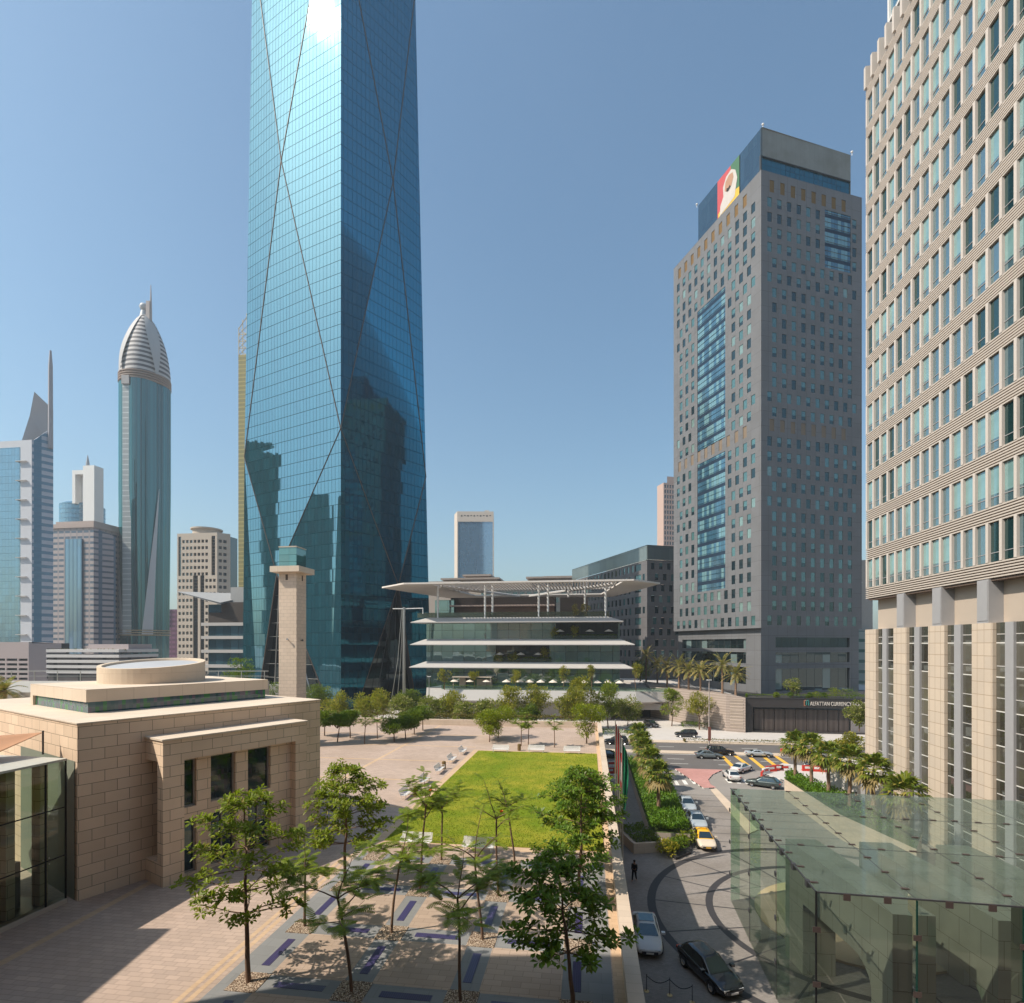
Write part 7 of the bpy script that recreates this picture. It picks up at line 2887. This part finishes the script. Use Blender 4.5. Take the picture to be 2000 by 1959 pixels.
person('person', 'person in dark clothes walking on the shaded drive beside the parapet', tuple(P(1239, 1720, .012)), 2.6, M['cloth_dark'], pose='walk')
person('person', 'person in a black suit standing at the pavilion arch', tuple(P(1703, 1905, .012) + V((.0, 0, 0))), 1.2, M['cloth_dark'])
person('person', 'person in a dark jacket standing before the pale ramp wall', ((1672 - CX) / F * 60.5, 60.5, 2.62), 3.0, M['cloth_dark'])
person('person', 'person in white clothes at the dark car park entrance', tuple(P(1250, 1399, 0.01)), 3.1, M['cloth_white'], long_robe=True, headscarf=True)
person('person', 'motorcycle rider in a red jacket sitting on the delivery motorcycle', (50.4 - .15, 101.6, .05), hd(D2) - math.pi / 2, M['red'], M['cloth_dark'], pose='sit')

# ------------------------------------------------------------------ benches and bins round the lawn
BG = 'white mesh benches round the lawn'


def bench_proto():
    t = thing('park_bench', 'x', 'bench', (0, 0, 0), 0, BG)
    L = 2.25
    b = MB()
    for i in range(9):
        y = -.26 + .065 * i
        b.box(-L / 2, L / 2, y, y + .045, .43, .455)
    b.build('seat', M['white'], t)
    b = MB()
    for i in range(9):
        z = .47 + .055 * i
        y = .28 + .022 * i
        b.box(-L / 2, L / 2, y, y + .022, z, z + .04)
    b.build('backrest', M['white'], t)
    for x in (-L / 2 + .18, L / 2 - .18):
        b = MB()
        b.tube([(x, -.22, 0), (x, -.20, .43)], .028, 6)
        b.tube([(x, .25, 0), (x, .25, .43)], .028, 6)
        b.tube([(x, -.24, .42), (x, .27, .42), (x, .50, .97)], .025, 6)
        b.build('leg', M['white'], t)
    for x in (-L / 2 + .02, L / 2 - .02):
        b = MB()
        b.tube([(x, -.24, .43), (x, -.24, .64), (x, .34, .66)], .022, 6)
        b.build('armrest', M['white'], t)
    return t


bp = bench_proto()
spots = [(795, 1557, 'nearest white bench of the row on the left side of the lawn, half behind leaves'), (830, 1531, 'second white bench along the left side of the lawn, beyond the first bin'), (860, 1509, 'third white bench along the left side of the lawn, next to the second bin'), (884, 1488, 'fourth white bench along the left side of the lawn, past the second bin'), (905, 1472, 'farthest white bench along the left side of the lawn')]
ang_l = hd(D1) + 0
first = True
for px, py, lab in spots:
    p = P(px, py, PLZ + .012)
    r_ = math.atan2(D1.y, D1.x)         # long side along the lawn edge, back to the left
    if first:
        place(bp, tuple(p), r_)
        bp['label'] = lab
        first = False
    else:
        dup(bp, tuple(p), r_, label=lab)
for px, py, lab in ((977, 1470, 'left white bench at the far edge of the lawn, before the bright shrub trees'), (1047, 1470.5, 'middle white bench at the far edge of the lawn'), (1117, 1473, 'right white bench at the far edge of the lawn')):
    dup(bp, tuple(P(px, py, PLZ + .012) + D1 * .2), hd(D2), label=lab)
for px, py, lab in ((934, 1665, 'white bench on the near side of the lawn behind the bare forked tree'), (812, 1655, 'white bench on the near side of the lawn, veiled by leaves at left')):
    dup(bp, tuple(P(px, py, PLZ + .03)), hd(D2), label=lab)
tb = thing('litter_bin', 'x', 'litter bin', (0, 0, 0), 0, 'bronze litter bins by the lawn')
b = MB()
b.lathe([(.21, 0), (.21, .88), (.17, .92), (.17, .8)], 16)
b.build('drum', plain('bin_bronze', (.24, .16, .07), .5, metal=.4, var=.15), tb, smooth=False)
b = MB()
for i in range(12):
    a = 6.28 * i / 12
    b.box(-.02, .02, -.012, .012, .05, .86, 0, V((.222 * math.cos(a), .222 * math.sin(a), 0)), V((-math.sin(a), math.cos(a), 0)), V((math.cos(a), math.sin(a), 0)))
b.build('slat', plain('bin_wood', (.30, .20, .09), .6, var=.2), tb)
place(tb, tuple(P(812, 1555, PLZ + .012)))
tb['label'] = 'bronze litter bin between the two nearest benches left of the lawn'
dup(tb, tuple(P(867, 1502, PLZ + .012)), label='bronze litter bin between the third and fourth bench left of the lawn')
dup(tb, tuple(P(1014, 1466, PLZ + .012)), label='bronze litter bin at the far edge of the lawn between two benches')

# ------------------------------------------------------------------ flagpoles
for k, (px, Y, mt_, lab) in enumerate(((1202, 54.6, None, 'bare steel flagpole farthest from the camera'), (1206, 50.6, 'flag_red', 'flagpole with a furled red flag'), (1210.5, 47.0, 'flag_white', 'flagpole with a furled red and white flag'), (1215.5, 43.7, 'flag_green', 'nearest flagpole with a furled green flag'))):
    x = (px - CX) / F * Y
    t = thing('flagpole', lab, 'flagpole', (x, Y, 0), 0, 'row of flagpoles outside the parapet')
    b = MB()
    b.tube([(x, Y, 0), (x, Y, 13.0)], [.075, .045], 10)
    b.lathe([(.02, 12.98), (.08, 13.05), (.02, 13.14)], 8, (x, Y, 0))
    b.build('pole', M['steel'], t, smooth=True)
    if mt_ or k == 0:
        mt_ = mt_ or 'flag_red'
        b = MB()
        zt_, ln = (12.8, 5.0) if k < 3 else (12.7, 5.2)
        rnd = random.Random(k)
        rows = []
        for i in range(12):
            f = i / 11
            wd = .30 + .16 * math.sin(3.1 * f) - .1 * f
            rows.append([(x + .05 + wd * (j / 5) , Y + .10 * math.sin(j * 1.9 + f * 4), zt_ - ln * f - .12 * j * (1 - f)) for j in range(6)])
        b.grid(rows, closed=False)
        fl = b.build('flag', M[mt_], t, smooth=True)
        if k == 2:
            b = MB()
            rows2 = [[(p[0] + .012, p[1] - .02, p[2]) for p in r_[:3]] for r_ in rows[3:]]
            b.grid(rows2, closed=False)
            b.build('red_stripe', M['flag_red'], fl, smooth=True)
    # base collar
    b = MB()
    b.lathe([(.22, 0), (.22, .06), (.10, .12), (.08, .5)], 12, (x, Y, 0))
    b.build('base_collar', M['steel'], t)

# ------------------------------------------------------------------ rope stanchions
SG = 'brass rope stanchions at the hotel drive'
stp = [P(1262.7, 1936, .012), P(1308, 1944, .012), P(1352, 1958, .012)]
for k, (p, lab) in enumerate(zip(stp, ('rope stanchion nearest the parapet wall', 'middle rope stanchion on the drive', 'rope stanchion in front of the black estate car'))):
    t = thing('stanchion', lab, 'stanchion', tuple(p), 0, SG)
    b = MB()
    b.lathe([(.16, 0), (.16, .02), (.05, .045), (.025, .08)], 14, p)
    b.build('base', plain('brass', (.55, .40, .20), .3, metal=.8), t)
    b = MB()
    b.tube([p + V((0, 0, .05)), p + V((0, 0, .98))], .022, 8)
    b.lathe([(.01, .96), (.04, 1.0), (.01, 1.04)], 8, p)
    b.build('post', M['darksteel'], t)
for a, e, lab in ((0, 1, 'sagging dark rope between the two stanchions nearest the parapet'), (1, 2, 'sagging dark rope reaching the stanchion by the black estate car')):
    b = MB()
    p0, p1 = stp[a] + V((0, 0, .93)), stp[e] + V((0, 0, .93))
    b.tube([p0.lerp(p1, i / 10) - V((0, 0, .32 * math.sin(math.pi * i / 10))) for i in range(11)], .022, 6)
    tag(b.build('rope', M['cloth_dark'], origin=p0), lab, 'rope', 'ropes of the stanchions')

# ------------------------------------------------------------------ parasols on the terraces
up0 = thing('parasol', 'x', 'parasol', (0, 0, 0), 0, 'cream parasols on the terraces')
b = MB()
n = 8
rows = [[(r_ * math.cos(6.2832 * j / n), r_ * math.sin(6.2832 * j / n), z) for j in range(n)] for r_, z in ((1.3, 2.05), (.65, 2.42), (.02, 2.75))]
b.grid(rows)
rows = [[(r_ * math.cos(6.2832 * j / n), r_ * math.sin(6.2832 * j / n), z) for j in range(n)] for r_, z in ((1.3, 2.05), (.65, 2.36), (.02, 2.6))]
b.grid(rows[::-1])
b.build('canopy', M['canvas'], up0)
b = MB()
b.tube([(0, 0, 0), (0, 0, 2.7)], .035, 6)
b.lathe([(.3, 0), (.3, .08), (.05, .12)], 10)
b.build('pole', M['darksteel'], up0)
first = True
for lst, z, d, where in (((888, 918, 950, 989, 1015, 1034, 1056, 1080, 1105, 1140, 1167, 1187, 1210), TZ + .02, 1.4, 'on the ground floor terrace'), ((976, 1017, 1051), slabs[2][1] + .02, .2, 'on the middle terrace'), ((1094, 1152, 1189), slabs[1][1] + .02, .2, 'on the upper terrace')):
    for i, px in enumerate(lst):
        y = PF.pt(pu(px), 0, d).y
        if z > TZ + 1:
            y = PF.pt(pu(px), 0, -1.5).y - .0
        lab = (ORDN[i] + 'cream parasol from the left end ' + where).strip() if i else 'leftmost cream parasol ' + where
        loc = ((px - CX) / F * y, y, z)
        if first:
            place(up0, loc)
            up0['label'] = lab
            first = False
        else:
            dup(up0, loc, label=lab)

# ------------------------------------------------------------------ street furniture
def lamp_post(name, label, px, Y, z0, H, banner=False):
    x = (px - CX) / F * Y
    t = thing(name, label, 'street lamp', (x, Y, z0))
    b = MB()
    b.tube([(x, Y, z0), (x, Y, z0 + H)], [.14, .08], 8)
    b.build('pole', M['steel'] if not banner else plain('pinkish_pole', (.42, .36, .33), .6), t, smooth=True)
    b = MB()
    b.box(x - .45, x + .45, Y - .2, Y + .2, z0 + H, z0 + H + .14)
    b.build('lamp_head', M['white'], t)
    if banner:
        b = MB()
        b.box(x - .28, x + .28, Y - .30, Y - .16, z0 + 1.5, z0 + 4.2)
        b.build('banner', plain('rust_banner', (.26, .10, .075), .7), t)
    return t


lamp_post('street_lamp', 'tall street lamp with a rust coloured banner beside the ribbed wall', 1385, 109.5, .12, 13.4, True)
lamp_post('street_lamp', 'short grey street lamp in front of the left end of the terraced building', 838, 141, 0, 12.4)
for k, (px, py, hgt, kind, lab) in enumerate(((1466, 1428, 1.4, 'post', 'thin pale post at the left corner of the dark shop block'), (1519, 1427, 1.3, 'disc', 'small round road sign before the dark shop shutters'), (1551, 1424, 2.3, 'slab', 'tall white slab sign before the dark shop block'))):
    p = P(px, py, 0)
    t = thing('road_sign', lab, 'sign', tuple(p))
    b = MB()
    b.tube([p, p + V((0, 0, hgt))], .05, 6)
    b.build('post', M['steel'], t)
    b = MB()
    q = p + V((0, -.07, hgt))
    if kind == 'disc':
        b.grid([[(q.x + r_ * math.cos(6.283 * j / 14), q.y - d_, q.z + r_ * math.sin(6.283 * j / 14)) for j in range(14)] for r_, d_ in ((.36, 0), (.36, .03), (.01, .03))])
    else:
        b.box(q.x - (.35 if kind == 'slab' else .12), q.x + (.35 if kind == 'slab' else .12), q.y - .04, q.y, q.z - (1.9 if kind == 'slab' else .3), q.z + .2)
    b.build('sign_plate', M['white'], t)
# red and white plastic road barriers
rb = thing('road_barrier', 'x', 'barrier', (0, 0, 0), 0, 'red and white plastic road barriers')
b = MB()
b.prism([(-.9, -.28), (.9, -.28), (.9, .28), (-.9, .28)], 0, .3)
b.prism([(-.88, -.14), (.88, -.14), (.88, .14), (-.88, .14)], .3, 1.0)
b.build('block', M['red'], rb)
b = MB()
b.box(-.5, .5, -.16, -.145, .5, .85)
b.build('label_panel', M['white'], rb)
rw = thing('road_barrier', 'x', 'barrier', (0, 0, 0), 0, 'red and white plastic road barriers')
b = MB()
b.prism([(-.9, -.28), (.9, -.28), (.9, .28), (-.9, .28)], 0, .3)
b.prism([(-.88, -.14), (.88, -.14), (.88, .14), (-.88, .14)], .3, 1.0)
b.build('block', M['white'], rw)
b = MB()
b.box(-.5, .5, -.16, -.145, .5, .85)
b.build('label_panel', M['red'], rw)
used = {'r': False, 'w': False}
for k, (px, py, c_, r_, lab) in enumerate(((1489, 1519, 'r', 1.0, 'red barrier at the near end of the curved row'), (1496, 1512, 'w', .6, 'white barrier second from the near end of the curved row'), (1506, 1508, 'r', .2, 'red barrier in the middle of the curved row'), (1519, 1506, 'r', 0, 'red barrier right of the middle of the curved row'), (1533, 1506, 'w', 0, 'white barrier at the far end of the curved row'),
                                            (1578, 1507, 'r', -.15, 'red barrier between the first two fan palm trunks'), (1596, 1508, 'r', -.15, 'red barrier right of the second fan palm trunk'), (1613, 1509, 'r', -.15, 'red barrier at the third fan palm trunk'), (1632, 1510, 'r', -.15, 'red barrier at the right end by the pale ramp wall'),
                                            (1191, 1512, 'r', .1, 'orange red barrier behind the parapet left of the flagpoles'), (1194, 1498, 'w', .1, 'pale barrier behind the parapet left of the flagpoles'), (1190, 1525, 'w', .1, 'white barrier lower behind the parapet by the flagpoles'))):
    src = rb if c_ == 'r' else rw
    p = P(px, py, .02)
    if not used[c_]:
        place(src, tuple(p), r_)
        src['label'] = lab
        used[c_] = True
    else:
        dup(src, tuple(p), r_, label=lab)

# ------------------------------------------------------------------ air
b = MB()
b.box(-1600, 1600, -700, 2200, -1.2, 330)
hz = b.build('haze', [])
_m = bpy.data.materials.new('air_haze')
_m.use_nodes = True
_m.node_tree.nodes.clear()
_o = _m.node_tree.nodes.new('ShaderNodeOutputMaterial')
_v = _m.node_tree.nodes.new('ShaderNodeVolumePrincipled')
_v.inputs['Color'].default_value = (.80, .88, .95, 1)
_v.inputs['Density'].default_value = .00025
_v.inputs['Anisotropy'].default_value = .2
_m.node_tree.links.new(_v.outputs[0], _o.inputs['Volume'])
hz.data.materials.append(_m)
tag(hz, kind='stuff')
